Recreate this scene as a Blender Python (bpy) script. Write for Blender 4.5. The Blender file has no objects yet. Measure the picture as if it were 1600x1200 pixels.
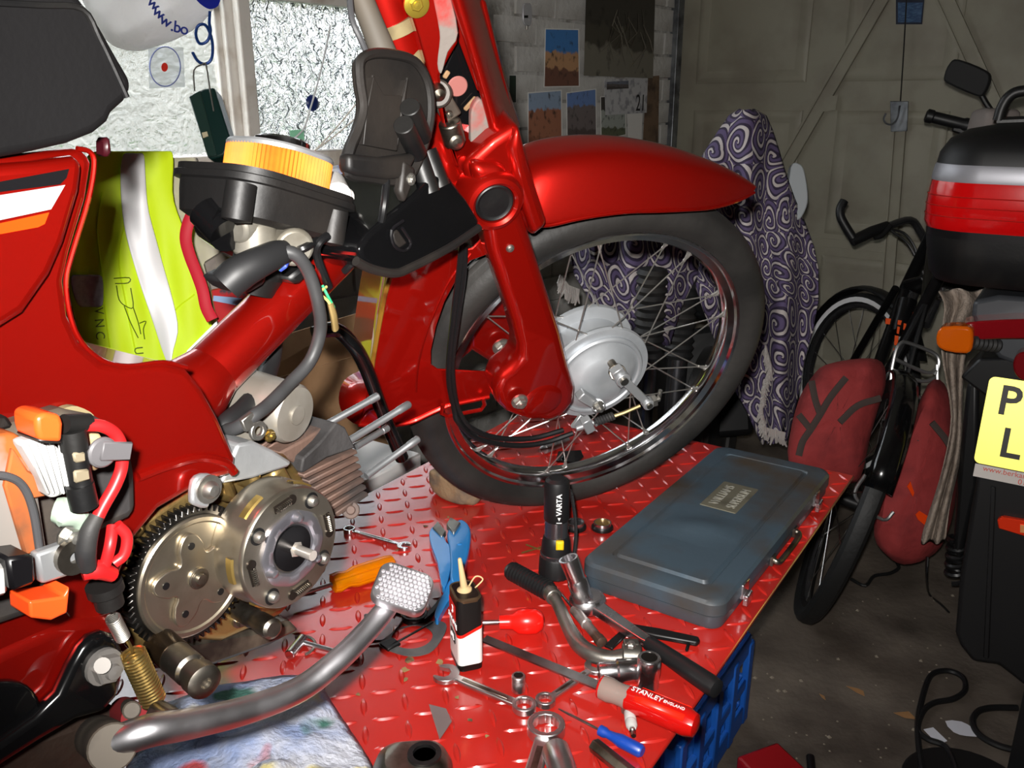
import bpy, math, random
from mathutils import Vector, Matrix, Quaternion
random.seed(7)
R = math.radians
scene = bpy.context.scene
COL = scene.collection

# ------------------------------------------------------------------ camera, light, exposure
F = 1350.0
PITCH = R(18)
CAM_H = 1.293
BENCH_Z = 0.68
cam_data = bpy.data.cameras.new('camera')
cam_data.sensor_width = 36.0
cam_data.lens = F / 1600 * 36.0
cam_data.clip_start = 0.02
cam = bpy.data.objects.new('camera', cam_data)
cam.location = (0, 0, CAM_H)
cam.rotation_euler = (R(90) - PITCH, 0, 0)
COL.objects.link(cam)
scene.camera = cam

FLASH_W = 120.0
fl = bpy.data.lights.new('camera_flash', 'SPOT')
fl.spot_size = R(104)
fl.spot_blend = 1.0
fl.energy = FLASH_W
fl.shadow_soft_size = 0.012
fl.color = (1.0, 0.97, 0.93)
flo = bpy.data.objects.new('camera_flash', fl)
flo.location = (-0.022, -0.02, CAM_H + 0.045)
flo.rotation_euler = (Vector((0.14, 1, -0.2)).to_track_quat('-Z', 'Y')).to_euler()
COL.objects.link(flo)

world = bpy.data.worlds.new('overcast_sky')
scene.world = world
world.use_nodes = True
wn_ = world.node_tree.nodes
wn_['Background'].inputs[0].default_value = (0.9, 0.95, 1.0, 1)
wn_['Background'].inputs[1].default_value = 7.0

vs = scene.view_settings
vs.view_transform = 'Standard'
vs.look = 'None'
vs.exposure = 0.0
vs.gamma = 1.0
vs.use_curve_mapping = False
scene.cycles.max_bounces = 8
scene.cycles.caustics_reflective = False
scene.cycles.caustics_refractive = True
scene.cycles.sample_clamp_indirect = 4.0

# ------------------------------------------------------------------ geometry of the place
CC, SS = math.cos(PITCH), math.sin(PITCH)
CAM = Vector((0, 0, CAM_H))
UP = Vector((0, 0, 1))
def ray(px, py):
    a = (px - 800) / F; b = (600 - py) / F
    return Vector((a, CC + b * SS, -SS + b * CC))
def P(px, py, d): return CAM + ray(px, py) * d
def ON(px, py, z=BENCH_Z):
    r = ray(px, py); return CAM + r * ((z - CAM_H) / r.z)
def ONP(px, py, p0, n, s=0.0):
    r = ray(px, py); return CAM + r * (((p0 - CAM).dot(n) + s) / r.dot(n))
def proj(p):
    q = p - CAM; d = q.y * CC - q.z * SS; u = q.y * SS + q.z * CC
    if d <= 0.02: return (-9999, -9999, d)
    return (800 + F * q.x / d, 600 - F * u / d, d)
BA = R(33.5)                                   # the bench and the moped on it
BH = Vector((math.sin(BA), math.cos(BA), 0))   # moped forward
BR = Vector((math.cos(BA), -math.sin(BA), 0))  # moped right hand side
BP0 = BR * -0.585
def BK(px, py, s=0.0): return ONP(px, py, BP0, BR, s)
WC = Vector((0.1145, 1.183, 0.937))            # front wheel, steered and leaning
WN = Vector((0.341, -0.86, -0.38)).normalized()
def WH(px, py, s=0.0): return ONP(px, py, WC, WN, s)
RA = R(40)                                     # the garage itself
WD = Vector((math.sin(RA), math.cos(RA), 0))
WNRM = Vector((math.cos(RA), -math.sin(RA), 0))
WL0 = P(850, 60, 3.31)
def WL(px, py, s=0.0): return ONP(px, py, WL0, WNRM, s)
CORNER = WL(1050, 162); CORNER.z = 0
def DR(px, py, s=0.0): return ONP(px, py, CORNER, -WD, s)

# ------------------------------------------------------------------ mesh helpers: each returns (verts, faces)
def join(*gs):
    v = []; f = []
    for g in gs:
        o = len(v); v += list(g[0]); f += [[i + o for i in q] for q in g[1]]
    return v, f
def xf(g, m): return [m @ Vector(p) for p in g[0]], g[1]
def frame(o, x, z=UP):
    x = Vector(x).normalized(); z = Vector(z); z = (z - x * z.dot(x)).normalized(); y = z.cross(x)
    m = Matrix((x, y, z)).transposed().to_4x4(); m.translation = o
    return m
def box(cx, cy, cz, sx, sy, sz):
    v = [Vector((cx + sx / 2 * a, cy + sy / 2 * b, cz + sz / 2 * c)) for c in (-1, 1) for b in (-1, 1) for a in (-1, 1)]
    return v, [[0, 2, 3, 1], [4, 5, 7, 6], [0, 1, 5, 4], [2, 6, 7, 3], [0, 4, 6, 2], [1, 3, 7, 5]]
def bar(a, b, w, t, up=UP):
    a = Vector(a); b = Vector(b); L = (b - a).length
    return xf(box(L / 2, 0, 0, L, w, t), frame(a, b - a, up))
def cat(pts, k=5, closed=False):
    pts = [Vector(p) for p in pts]; n = len(pts); out = []
    if n < 3: return pts
    for i in range(n if closed else n - 1):
        p0 = pts[(i - 1) % n] if (closed or i > 0) else pts[0] * 2 - pts[1]
        p1 = pts[i]; p2 = pts[(i + 1) % n]
        p3 = pts[(i + 2) % n] if (closed or i + 2 < n) else pts[-1] * 2 - pts[-2]
        for j in range(k):
            t = j / k
            out.append(0.5 * (2 * p1 + (p2 - p0) * t + (2 * p0 - 5 * p1 + 4 * p2 - p3) * t * t + (3 * p1 - p0 - 3 * p2 + p3) * t ** 3))
    if not closed: out.append(pts[-1].copy())
    return out
def tube(pts, r, n=10, closed=False, caps=True, flat=1.0, up=None):
    pts = [Vector(p) for p in pts]; N = len(pts); v = []; f = []
    rr = r if isinstance(r, (list, tuple)) else [r] * N
    if len(rr) != N: rr = [rr[0] + (rr[-1] - rr[0]) * 0 + _li(rr, i / (N - 1)) - rr[0] for i in range(N)]
    t0 = (pts[1] - pts[0]).normalized()
    x = Vector(up) if up is not None else (UP if abs(t0.z) < 0.9 else Vector((1, 0, 0)))
    x = (x - t0 * x.dot(t0)).normalized()
    for i in range(N):
        a = pts[i - 1] if (i or closed) else pts[0]; b = pts[(i + 1) % N] if (i < N - 1 or closed) else pts[-1]
        t = (b - a).normalized() if (b - a).length > 1e-9 else t0
        x = x - t * x.dot(t)
        x = x.normalized() if x.length > 1e-6 else t.orthogonal().normalized()
        y = t.cross(x)
        for k in range(n):
            q = 2 * math.pi * k / n
            v.append(pts[i] + x * (math.cos(q) * rr[i] * flat) + y * (math.sin(q) * rr[i]))
    for i in range(N if closed else N - 1):
        for k in range(n):
            a = i * n + k; b = i * n + (k + 1) % n; c = ((i + 1) % N) * n + (k + 1) % n; d = ((i + 1) % N) * n + k
            f.append([a, b, c, d])
    if caps and not closed:
        f.append([k for k in range(n)][::-1]); f.append([(N - 1) * n + k for k in range(n)])
    return v, f
def _li(a, t):
    u = t * (len(a) - 1); i = min(int(u), len(a) - 2); return a[i] + (a[i + 1] - a[i]) * (u - i)
def lathe(prof, n=32, o=(0, 0, 0), axis=UP, closed=False, ripple=None):
    o = Vector(o); z = Vector(axis).normalized(); x = z.orthogonal().normalized(); y = z.cross(x)
    v = []; f = []; M = len(prof)
    for (r, h) in prof:
        for k in range(n):
            q = 2 * math.pi * k / n
            rr = r * (ripple(q) if ripple else 1)
            v.append(o + z * h + x * (math.cos(q) * rr) + y * (math.sin(q) * rr))
    for i in range(M if closed else M - 1):
        for k in range(n):
            j = (i + 1) % M
            f.append([i * n + k, i * n + (k + 1) % n, j * n + (k + 1) % n, j * n + k])
    if not closed:
        if prof[0][0] > 1e-6: f.append([k for k in range(n)][::-1])
        if prof[-1][0] > 1e-6: f.append([(M - 1) * n + k for k in range(n)])
    return v, f
def cyl(a, b, r, n=20, r2=None):
    a = Vector(a); b = Vector(b); return lathe([(r, 0), (r if r2 is None else r2, (b - a).length)], n, a, b - a)
def prism(pts, vec):
    pts = [Vector(p) for p in pts]; vec = Vector(vec); n = len(pts)
    nrm = Vector((0, 0, 0))
    for i in range(n): nrm += (pts[i] - pts[0]).cross(pts[(i + 1) % n] - pts[0])
    if nrm.dot(vec) > 0: pts = pts[::-1]
    v = pts + [p + vec for p in pts]
    f = [list(range(n)), list(range(2 * n - 1, n - 1, -1))]
    f += [[i, i + n, (i + 1) % n + n, (i + 1) % n] for i in range(n)]
    return v, f
def annplate(outer, inner, vec):
    n = len(outer); vec = Vector(vec)
    o = [Vector(p) for p in outer]; i_ = [Vector(p) for p in inner]
    v = o + i_ + [p + vec for p in o] + [p + vec for p in i_]; f = []
    for k in range(n):
        j = (k + 1) % n
        f += [[k, n + k, n + j, j], [2 * n + k, 2 * n + j, 3 * n + j, 3 * n + k], [k, j, 2 * n + j, 2 * n + k], [n + k, 3 * n + k, 3 * n + j, n + j]]
    return v, f
def grid(rows, closed=False):
    m = len(rows[0]); v = [Vector(p) for r in rows for p in r]; f = []
    for i in range(len(rows) - 1):
        for k in range(m if closed else m - 1):
            j = (k + 1) % m
            f.append([i * m + k, i * m + j, (i + 1) * m + j, (i + 1) * m + k])
    return v, f
def circ(c, r, n=24, ax=UP, a0=0.0, a1=2 * math.pi, full=True):
    c = Vector(c); z = Vector(ax).normalized(); x = z.orthogonal().normalized(); y = z.cross(x)
    m = n if full else n + 1
    return [c + x * (r * math.cos(a0 + (a1 - a0) * k / n)) + y * (r * math.sin(a0 + (a1 - a0) * k / n)) for k in range(m)]
def hexbolt(o, ax, r, h, washer=1.35):
    """washer, hexagon head and shank end of a bolt seen head on"""
    o = Vector(o); ax = Vector(ax).normalized()
    g = [lathe([(r * 0.3, h), (r * 0.86, h), (r, h * 0.86), (r, h * 0.25)], 6, o, ax)]
    if washer: g.append(lathe([(0.0, h * 0.3), (r * washer, h * 0.3), (r * washer, 0)], 20, o, ax))
    g.append(lathe([(0, h * 1.35), (r * 0.5, h * 1.3), (r * 0.55, h * 0.9)], 12, o, ax))
    return join(*g)
def helix(a, b, r, turns, rw, n=10, m=6):
    a = Vector(a); b = Vector(b); z = (b - a).normalized(); x = z.orthogonal().normalized(); y = z.cross(x); N = int(turns * n)
    return tube([a + (b - a) * (i / N) + x * (r * math.cos(2 * math.pi * i / n)) + y * (r * math.sin(2 * math.pi * i / n)) for i in range(N + 1)], rw, m)

# ------------------------------------------------------------------ object helpers
SHIFT = {}
def root_of(o):
    while o.parent: o = o.parent
    return o
def props(o, label=None, cat_=None, group=None, kind=None):
    if label: o['label'] = label
    if cat_: o['category'] = cat_
    if group: o['group'] = group
    if kind: o['kind'] = kind
    return o
def thing(name, label, cat_, at=None, m=None, group=None):
    """an Empty at the thing's base; parts are given in world space (at) or in its own space (m)"""
    o = bpy.data.objects.new(name, None); o.empty_display_size = 0.02; COL.objects.link(o)
    if m is not None: o.matrix_world = m
    else:
        o.location = at; SHIFT[o] = Vector(at)
    return props(o, label, cat_, group)
def mesh_of(name, g, smooth=35):
    me = bpy.data.meshes.new(name)
    me.from_pydata([tuple(p) for p in g[0]], [], [list(q) for q in g[1]])
    me.validate()
    if smooth:
        me.polygons.foreach_set('use_smooth', [True] * len(me.polygons))
        if smooth < 180: me.set_sharp_from_angle(angle=R(smooth))
    return me
def mk(name, g, m, parent=None, bevel=None, sub=0, solid=None, smooth=35, base=None, label=None, cat_=None, group=None, kind=None, offset=0.0, fix=True):
    sh = Vector((0, 0, 0))
    if parent is not None: sh = SHIFT.get(root_of(parent), sh)
    elif base is not None: sh = Vector(base)
    g = ([Vector(p) - sh for p in g[0]], g[1])
    me = mesh_of(name, g, 180 if sub else smooth)
    if fix:
        import bmesh
        bm = bmesh.new(); bm.from_mesh(me); bmesh.ops.recalc_face_normals(bm, faces=bm.faces[:]); bm.to_mesh(me); bm.free()
    me.materials.append(m)
    o = bpy.data.objects.new(name, me); COL.objects.link(o)
    if parent is not None: o.parent = parent
    else: o.location = sh
    if solid:
        md = o.modifiers.new('s', 'SOLIDIFY'); md.thickness = solid; md.offset = offset
    if bevel:
        md = o.modifiers.new('b', 'BEVEL'); md.width = bevel[0]; md.segments = bevel[1]; md.limit_method = 'ANGLE'; md.angle_limit = R(38)
        md.harden_normals = False
    if sub:
        md = o.modifiers.new('u', 'SUBSURF'); md.levels = sub; md.render_levels = sub
    return props(o, label, cat_, group, kind)
def inst(name, me, mw, parent):
    o = bpy.data.objects.new(name, me); COL.objects.link(o); o.parent = parent
    sh = SHIFT.get(root_of(parent))
    o.matrix_local = (Matrix.Translation(-sh) @ mw) if sh is not None else mw
    return o
def lettering(name, txt, m, mw, size, parent, depth=0.0004, align='CENTER', bold=0.0, sx=1.0, spacing=1.0):
    cu = bpy.data.curves.new('t', 'FONT'); cu.body = txt; cu.size = size; cu.extrude = depth; cu.align_x = align; cu.align_y = 'CENTER'
    cu.offset = bold; cu.space_character = spacing; cu.resolution_u = 3
    ob = bpy.data.objects.new('t', cu); COL.objects.link(ob)
    bpy.context.view_layer.update()
    me = bpy.data.meshes.new_from_object(ob.evaluated_get(bpy.context.evaluated_depsgraph_get()))
    bpy.data.objects.remove(ob); bpy.data.curves.remove(cu)
    me.name = name; me.transform(Matrix.Diagonal((sx, 1, 1, 1))); me.materials.clear(); me.materials.append(m)
    return inst(name, me, mw, parent)

# ------------------------------------------------------------------ procedural materials
def lin(c):
    c = [x / 255 for x in c]
    return tuple([x / 12.92 if x <= 0.04045 else ((x + 0.055) / 1.055) ** 2.4 for x in c] + [1.0])
MATS = {}
def mat(name, col, rough=0.5, metal=0.0, col2=None, ns=20.0, lo=0.45, hi=0.65, bump=0.0, bs=60.0, coat=0.0, crough=0.05, trans=0.0, ior=1.45, spec=0.5, rough2=None, detail=5.0, stretch=None, sheen=0.0):
    if name in MATS: return MATS[name]
    m = bpy.data.materials.new(name); m.use_nodes = True; nt = m.node_tree; nd = nt.nodes; lk = nt.links
    b = nd['Principled BSDF']
    b.inputs['Base Color'].default_value = lin(col)
    b.inputs['Roughness'].default_value = rough; b.inputs['Metallic'].default_value = metal
    b.inputs['Coat Weight'].default_value = coat; b.inputs['Coat Roughness'].default_value = crough
    b.inputs['Transmission Weight'].default_value = trans; b.inputs['IOR'].default_value = ior
    b.inputs['Specular IOR Level'].default_value = spec
    if sheen: b.inputs['Sheen Weight'].default_value = sheen
    tc = nd.new('ShaderNodeTexCoord'); src = tc.outputs['Object']
    if stretch:
        mp = nd.new('ShaderNodeMapping'); mp.inputs['Scale'].default_value = stretch; lk.new(src, mp.inputs[0]); src = mp.outputs[0]
    if col2 or rough2 is not None:
        no = nd.new('ShaderNodeTexNoise'); no.inputs['Scale'].default_value = ns; no.inputs['Detail'].default_value = detail
        lk.new(src, no.inputs['Vector'])
        rp = nd.new('ShaderNodeValToRGB'); rp.color_ramp.elements[0].position = lo; rp.color_ramp.elements[1].position = hi
        lk.new(no.outputs['Fac'], rp.inputs[0])
        if col2:
            rp.color_ramp.elements[0].color = lin(col); rp.color_ramp.elements[1].color = lin(col2)
            lk.new(rp.outputs[0], b.inputs['Base Color'])
        if rough2 is not None:
            mr = nd.new('ShaderNodeMapRange'); mr.inputs[1].default_value = lo; mr.inputs[2].default_value = hi
            mr.inputs[3].default_value = rough; mr.inputs[4].default_value = rough2
            lk.new(no.outputs['Fac'], mr.inputs[0]); lk.new(mr.outputs[0], b.inputs['Roughness'])
    if bump:
        n2 = nd.new('ShaderNodeTexNoise'); n2.inputs['Scale'].default_value = bs; n2.inputs['Detail'].default_value = 6
        lk.new(src, n2.inputs['Vector'])
        bp = nd.new('ShaderNodeBump'); bp.inputs['Strength'].default_value = bump; bp.inputs['Distance'].default_value = 0.01
        lk.new(n2.outputs['Fac'], bp.inputs['Height']); lk.new(bp.outputs[0], b.inputs['Normal'])
    MATS[name] = m
    return m
M_RED = mat('candy_red_paint', (172, 18, 8), 0.37, 0.78, coat=1.0, crough=0.03)
M_CHROME = mat('chrome', (225, 225, 228), 0.1, 1.0, rough2=0.22, ns=30)
M_STEEL = mat('satin_steel', (176, 174, 172), 0.3, 1.0, col2=(138, 134, 130), ns=25)
M_ZINC = mat('zinc_plate', (176, 174, 168), 0.48, 1.0, col2=(150, 146, 138), ns=40)
M_DIRTSTEEL = mat('oily_steel', (150, 144, 134), 0.38, 1.0, col2=(92, 84, 72), ns=30)
M_ALU = mat('cast_aluminium', (196, 198, 200), 0.42, 0.75, col2=(166, 168, 170), ns=14, bump=0.04, bs=220)
M_CASE = mat('oil_stained_case', (166, 140, 88), 0.36, 0.85, col2=(96, 74, 40), ns=22, bump=0.12, bs=60)
M_BLACK = mat('black_plastic', (12, 12, 13), 0.45, 0, col2=(22, 21, 20), ns=18, bump=0.03, bs=150)
M_DUSTY = mat('dusty_black_plastic', (17, 16, 16), 0.52, 0, col2=(40, 35, 31), ns=9, lo=0.4, hi=0.75, bump=0.05, bs=90)
M_GLOSSBLK = mat('gloss_black_paint', (10, 10, 11), 0.18, 0, coat=0.6)
M_RUBBER = mat('black_rubber', (34, 34, 35), 0.62, 0, col2=(50, 48, 46), ns=16, bump=0.05, bs=120)
M_TYRE = mat('tyre_rubber', (32, 31, 30), 0.55, 0, col2=(50, 48, 46), ns=9, lo=0.38, hi=0.7, bump=0.06, bs=140, spec=0.3)
# ------------------------------------------------------------------ the garage
def struct(name, g, m, parent=None, **k):
    o = mk(name, g, m, parent, **k)
    if parent is None: o['kind'] = 'structure'
    return o
M_FLOOR = mat('concrete_floor', (104, 94, 84), 0.75, 0, col2=(60, 52, 46), ns=5, lo=0.36, hi=0.68, bump=0.25, bs=45, rough2=0.55, detail=9)
M_WALLP = mat('white_masonry_paint', (206, 204, 200), 0.6, 0, col2=(170, 166, 160), ns=7, lo=0.4, hi=0.75, bump=0.35, bs=45)
M_MORTAR = mat('painted_mortar', (196, 194, 190), 0.7, 0, col2=(150, 146, 140), ns=16, bump=0.5, bs=60)
M_CEIL = mat('plasterboard', (190, 186, 178), 0.8)
M_DOOR = mat('sage_door_paint', (150, 146, 130), 0.5, 0, col2=(136, 130, 116), ns=5, bump=0.03, bs=30)
M_GALV = mat('galvanised_steel', (148, 152, 156), 0.42, 0.8, col2=(88, 90, 94), ns=14, lo=0.35, hi=0.65)
def wpt(u, z, s=0.0): 
    p = CORNER - WD * u + WNRM * s; p.z = z; return p
def dpt(m_, z, s=0.0):
    p = CORNER + WNRM * m_ - WD * s; p.z = z; return p
WLEN = 6.2; DLEN = 3.0; CEIL_Z = 2.35
fl_pts = [wpt(-0.3, 0, -0.3), wpt(WLEN + .2, 0, -0.3), wpt(WLEN + .2, 0, DLEN + .2), wpt(-0.3, 0, DLEN + .2)]
struct('floor', prism([p - UP * 0.1 for p in fl_pts], (0, 0, 0.1)), M_FLOOR)
struct('ceiling', prism([p + UP * CEIL_Z for p in fl_pts], (0, 0, 0.1)), M_CEIL)
# window opening measured on the wall
def wu(px, py): 
    return (CORNER - WL(px, py)).dot(WD)
U_R = wu(742, 162); U_POST = wu(388, 100); U_L = U_POST + (U_POST - U_R) * 0.95
Z_S = WL(280, 277).z; Z_T = 2.12; Z_TR = WL(480, 2).z
def wbox(u0, u1, z0, z1, s0, s1):
    return prism([wpt(u0, z0, s0), wpt(u1, z0, s0), wpt(u1, z1, s0), wpt(u0, z1, s0)], WNRM * (s1 - s0))
wall = struct('wall_left', join(wbox(0, WLEN, 0, Z_S, -0.12, 0), wbox(0, WLEN, Z_T, CEIL_Z, -0.12, 0), wbox(0, U_R, Z_S, Z_T, -0.12, 0), wbox(U_L, WLEN, Z_S, Z_T, -0.12, 0)), M_MORTAR)
# bricks proud of the recessed joints
BLn, BHt = 0.235, 0.1
brick_me = {}
def brick_mesh(k, L):
    key = (k, round(L, 3))
    if key not in brick_me:
        rr = random.Random(k)
        g = box(0, 0, 0, L - 0.012, 0.016, BHt - 0.012)
        v = [Vector((p.x + rr.uniform(-.002, .002), p.y + (rr.uniform(-.0025, .003) if p.y > 0 else 0), p.z + rr.uniform(-.002, .002))) for p in g[0]]
        me = mesh_of('brick', (v, g[1]), 0); me.materials.append(M_WALLP); brick_me[key] = me
    return brick_me[key]
cands = []
row = 0; z = 0.0
while z < CEIL_Z - 0.05:
    u = 0.0; first = True
    while u < WLEN:
        L = BLn * (0.5 if (first and row % 2) else 1.0); first = False
        u1 = min(u + L, WLEN)
        if z + BHt <= Z_S + 0.04 or u1 <= U_R + 0.02 or u >= U_L:
            c = wpt((u + u1) / 2, z + BHt / 2, 0.004)
            pr = proj(c)
            cands.append((c, u1 - u, pr))
        u = u1
    z += BHt; row += 1
vis = [c for c in cands if -40 < c[2][0] < 1640 and -60 < c[2][1] < 1260]
vis.sort(key=lambda c: c[2][2]); keep = vis[:300]; rest = [c for c in cands if c not in keep]
BM = Matrix((WD, -WNRM, UP)).transposed().to_4x4()
BM = Matrix((-WD, WNRM, UP)).transposed().to_4x4()
for i, (c, L, pr) in enumerate(keep):
    m_ = BM.copy(); m_.translation = c
    inst('brick', brick_mesh(i % 6, L), m_, wall)
gs = []
for c, L, pr in rest:
    m_ = BM.copy(); m_.translation = c; gs.append(xf(box(0, 0, 0, L - .012, .016, BHt - .012), m_))
mk('brick_courses', join(*gs), M_WALLP, wall, kind='stuff', fix=False)
# other walls close the room
M_PLAIN = mat('grey_block_wall', (158, 154, 148), 0.8, 0, col2=(128, 124, 118), ns=6, bump=0.3, bs=30)
struct('wall_right', prism([wpt(-.2, 0, DLEN), wpt(WLEN, 0, DLEN), wpt(WLEN, CEIL_Z, DLEN), wpt(-.2, CEIL_Z, DLEN)], WNRM * 0.1), M_PLAIN)
struct('wall_back', prism([wpt(WLEN, 0, -.1), wpt(WLEN, 0, DLEN), wpt(WLEN, CEIL_Z, DLEN), wpt(WLEN, CEIL_Z, -.1)], -WD * 0.1), M_PLAIN)
struct('wall_front', join(prism([dpt(-.2, 0, -.06), dpt(DLEN + .1, 0, -.06), dpt(DLEN + .1, CEIL_Z, -.06), dpt(-.2, CEIL_Z, -.06)], WD * 0.1)), M_PLAIN)

# ---- window with patterned glass
M_WFRAME = mat('old_white_gloss', (226, 220, 212), 0.45, 0, col2=(176, 160, 142), ns=9, lo=0.5, hi=0.72, bump=0.1, bs=60)
def glass_mat():
    m = bpy.data.materials.new('patterned_glass'); m.use_nodes = True; nt = m.node_tree; nd = nt.nodes; lk = nt.links
    nd.remove(nd['Principled BSDF']); out = nd['Material Output']
    tc = nd.new('ShaderNodeTexCoord')
    no = nd.new('ShaderNodeTexNoise'); no.inputs['Scale'].default_value = 34; no.inputs['Detail'].default_value = 3.5; no.inputs['Distortion'].default_value = 1.2
    lk.new(tc.outputs['Object'], no.inputs['Vector'])
    bp = nd.new('ShaderNodeBump'); bp.inputs['Strength'].default_value = 1.0; bp.inputs['Distance'].default_value = 0.034
    lk.new(no.outputs['Fac'], bp.inputs['Height'])
    rf = nd.new('ShaderNodeBsdfRefraction'); rf.inputs['IOR'].default_value = 1.35; rf.inputs['Roughness'].default_value = 0.1
    lk.new(bp.outputs[0], rf.inputs['Normal'])
    tr = nd.new('ShaderNodeBsdfTranslucent'); tr.inputs['Color'].default_value = (0.85, 0.9, 0.92, 1); lk.new(bp.outputs[0], tr.inputs['Normal'])
    gl = nd.new('ShaderNodeBsdfGlossy'); gl.inputs['Roughness'].default_value = 0.08; lk.new(bp.outputs[0], gl.inputs['Normal'])
    m1 = nd.new('ShaderNodeMixShader'); m1.inputs[0].default_value = 0.08; lk.new(rf.outputs[0], m1.inputs[1]); lk.new(tr.outputs[0], m1.inputs[2])
    m2 = nd.new('ShaderNodeMixShader'); m2.inputs[0].default_value = 0.06; lk.new(m1.outputs[0], m2.inputs[1]); lk.new(gl.outputs[0], m2.inputs[2])
    lk.new(m2.outputs[0], out.inputs['Surface'])
    return m
M_GLASS = glass_mat()
pw = 0.085
wf = join(wbox(U_R - .0, U_R + .06, Z_S, Z_T, -.09, -.02), wbox(U_L - .06, U_L, Z_S, Z_T, -.09, -.02),
          wbox(U_R, U_L, Z_T - .06, Z_T, -.09, -.02), wbox(U_R, U_L, Z_S, Z_S + .05, -.09, -.02))
win = struct('window_1', wf, M_WFRAME, bevel=(0.006, 2))
mk('mullion', join(wbox(U_POST - pw / 2, U_POST + pw / 2, Z_S, Z_T, -.09, -.03), wbox(U_POST - pw * .26, U_POST + pw * .2, Z_S + .03, Z_T, -.03, 0.0), wbox(U_POST + pw * .42, U_POST + pw * .7, Z_S + .03, Z_T, -.08, -.05)), M_WFRAME, win, bevel=(0.004, 2))
mk('transom', wbox(U_R, U_POST - pw / 2, Z_TR, Z_TR + .07, -.09, -.03), M_WFRAME, win, bevel=(0.004, 2))
mk('sill', wbox(U_R - .03, U_L + .03, Z_S - .03, Z_S + .002, -.1, .06), M_WFRAME, win, bevel=(0.005, 2))
for (a, b, c, d) in ((U_R + .05, U_POST - pw / 2 + .005, Z_S + .04, Z_TR + .01), (U_R + .05, U_POST - pw / 2 + .005, Z_TR + .06, Z_T - .05), (U_POST + pw / 2 - .005, U_L - .05, Z_S + .04, Z_T - .05)):
    mk('glass_pane', grid([[wpt(a, c, -.06), wpt(b, c, -.06)], [wpt(a, d, -.06), wpt(b, d, -.06)]]), M_GLASS, win)
# garden outside: lawn, and a hedge added to mask bright sky in the glass
M_LAWN = mat('outside_lawn', (84, 98, 76), 0.9); M_ADDED_HEDGE = mat('hedge_painted_sky_gaps', (140, 136, 128), 0.9, col2=(56, 58, 50), ns=3.5, lo=.42, hi=.58)  # hedge's pale tone paints in bright sky gaps between dark leaves
struct('ground_outside', prism([wpt(-6, -.3, -.3), wpt(14, -.3, -.3), wpt(14, -.3, -14), wpt(-6, -.3, -14)], (0, 0, .1)), M_LAWN)
hr = random.Random(3)
rows = []
for j in range(9):
    rows.append([wpt(-5 + i * .5, -.2 + (2.7 + .3 * max(0, 4 - (-5 + i * .5))) * math.sin(min(1, j / 6) * 1.57) * (1 + .1 * hr.random()), -5.2 - (0 if j < 6 else (j - 5) * .4) + .25 * hr.random()) for i in range(38)])
struct('added_hedge', grid(rows), M_ADDED_HEDGE, sub=1)

# ---- garage door: pressed panels, rails, bracing, cable and hook
def dm(px, py): return (DR(px, py) - CORNER).dot(WNRM)
def dz(px, py): return DR(px, py).z
def dbox(m0, m1, z0, z1, s0, s1):
    return prism([dpt(m0, z0, s0), dpt(m1, z0, s0), dpt(m1, z1, s0), dpt(m0, z1, s0)], -WD * (s1 - s0))
M0 = dm(1060, 162)
door = struct('door_1', dbox(M0 - .05, DLEN - .1, 0.01, 2.15, -.03, 0), M_DOOR)
def pressed(m0, m1, z0, z1):
    """a pressed panel: rounded step down, flat trough, raised bevelled field"""
    q = lambda d, s: [dpt(m0 + d, z0 + d, s), dpt(m1 - d, z0 + d, s), dpt(m1 - d, z1 - d, s), dpt(m0 + d, z1 - d, s)]
    rws = [q(0, 0.0), q(.0, .006), q(.014, .014), q(.03, .014), q(.05, .004), q(.055, .004), q(.085, .016)]
    g = grid(rws, True); n = len(g[0]); g[1].append([n - 4, n - 3, n - 2, n - 1])
    return g
z_r1 = dz(1200, 150); z_r2 = dz(1316, 383)
H_S = z_r1 - z_r2
c1 = (dm(1090, 100), dm(1262, 100)); c2 = (dm(1318, 100), dm(1496, 100)); cw = c2[0] - c1[0]
cols = [c1, c2, (c2[0] + cw, c2[1] + cw), (c2[0] + 2 * cw, c2[1] + 2 * cw)]
zz = z_r1
rowsz = [(z_r1 + .055, z_r1 + H_S - .035), (z_r1 + H_S + .055, min(2.1, z_r1 + 2 * H_S - .035)), (z_r2 + .045, z_r1 - .06), (z_r2 - H_S + .045, z_r2 - .05), (max(.05, z_r2 - 2 * H_S + .045), z_r2 - H_S - .05)]
for (a, b) in cols:
    for (c, d) in rowsz:
        if b < DLEN - .1 and d - c > .2: mk('door_panel', pressed(a, b, c, d), M_DOOR, door)
for zr in (z_r1 + H_S, z_r1, z_r2, z_r2 - H_S):
    if zr < 2.12: mk('rail', join(dbox(M0, DLEN - .1, zr + .012, zr + .022, 0, .006), dbox(M0, DLEN - .1, zr - .024, zr - .014, 0, .006), dbox(M0, DLEN - .1, zr - .014, zr + .012, 0, .003)), M_DOOR, door)
def dbrace(a, b, w=.06):
    A = DR(*a, .018); B = DR(*b, .018); 
    t = (B - A).normalized(); sd = t.cross(WD)
    return join(bar(A, B, w, .004, -WD), bar(A + sd * w * .42 - WD * .006, B + sd * w * .42 - WD * .006, w * .16, .014, -WD), bar(A - sd * w * .42 - WD * .006, B - sd * w * .42 - WD * .006, w * .16, .014, -WD))
mk('brace', dbrace((1388, -20), (1212, 285)), M_DOOR, door)
mk('brace', dbrace((1468, -20), (1556, 172)), M_DOOR, door)
mk('brace', dbrace((1409, 165), (1374, 620), .05), M_DOOR, door)
mk('gusset', prism([DR(1290, 152, .03), DR(1310, 148, .03), DR(1306, 172, .03), DR(1276, 176, .03)], -WD * .003), M_DOOR, door)
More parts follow.
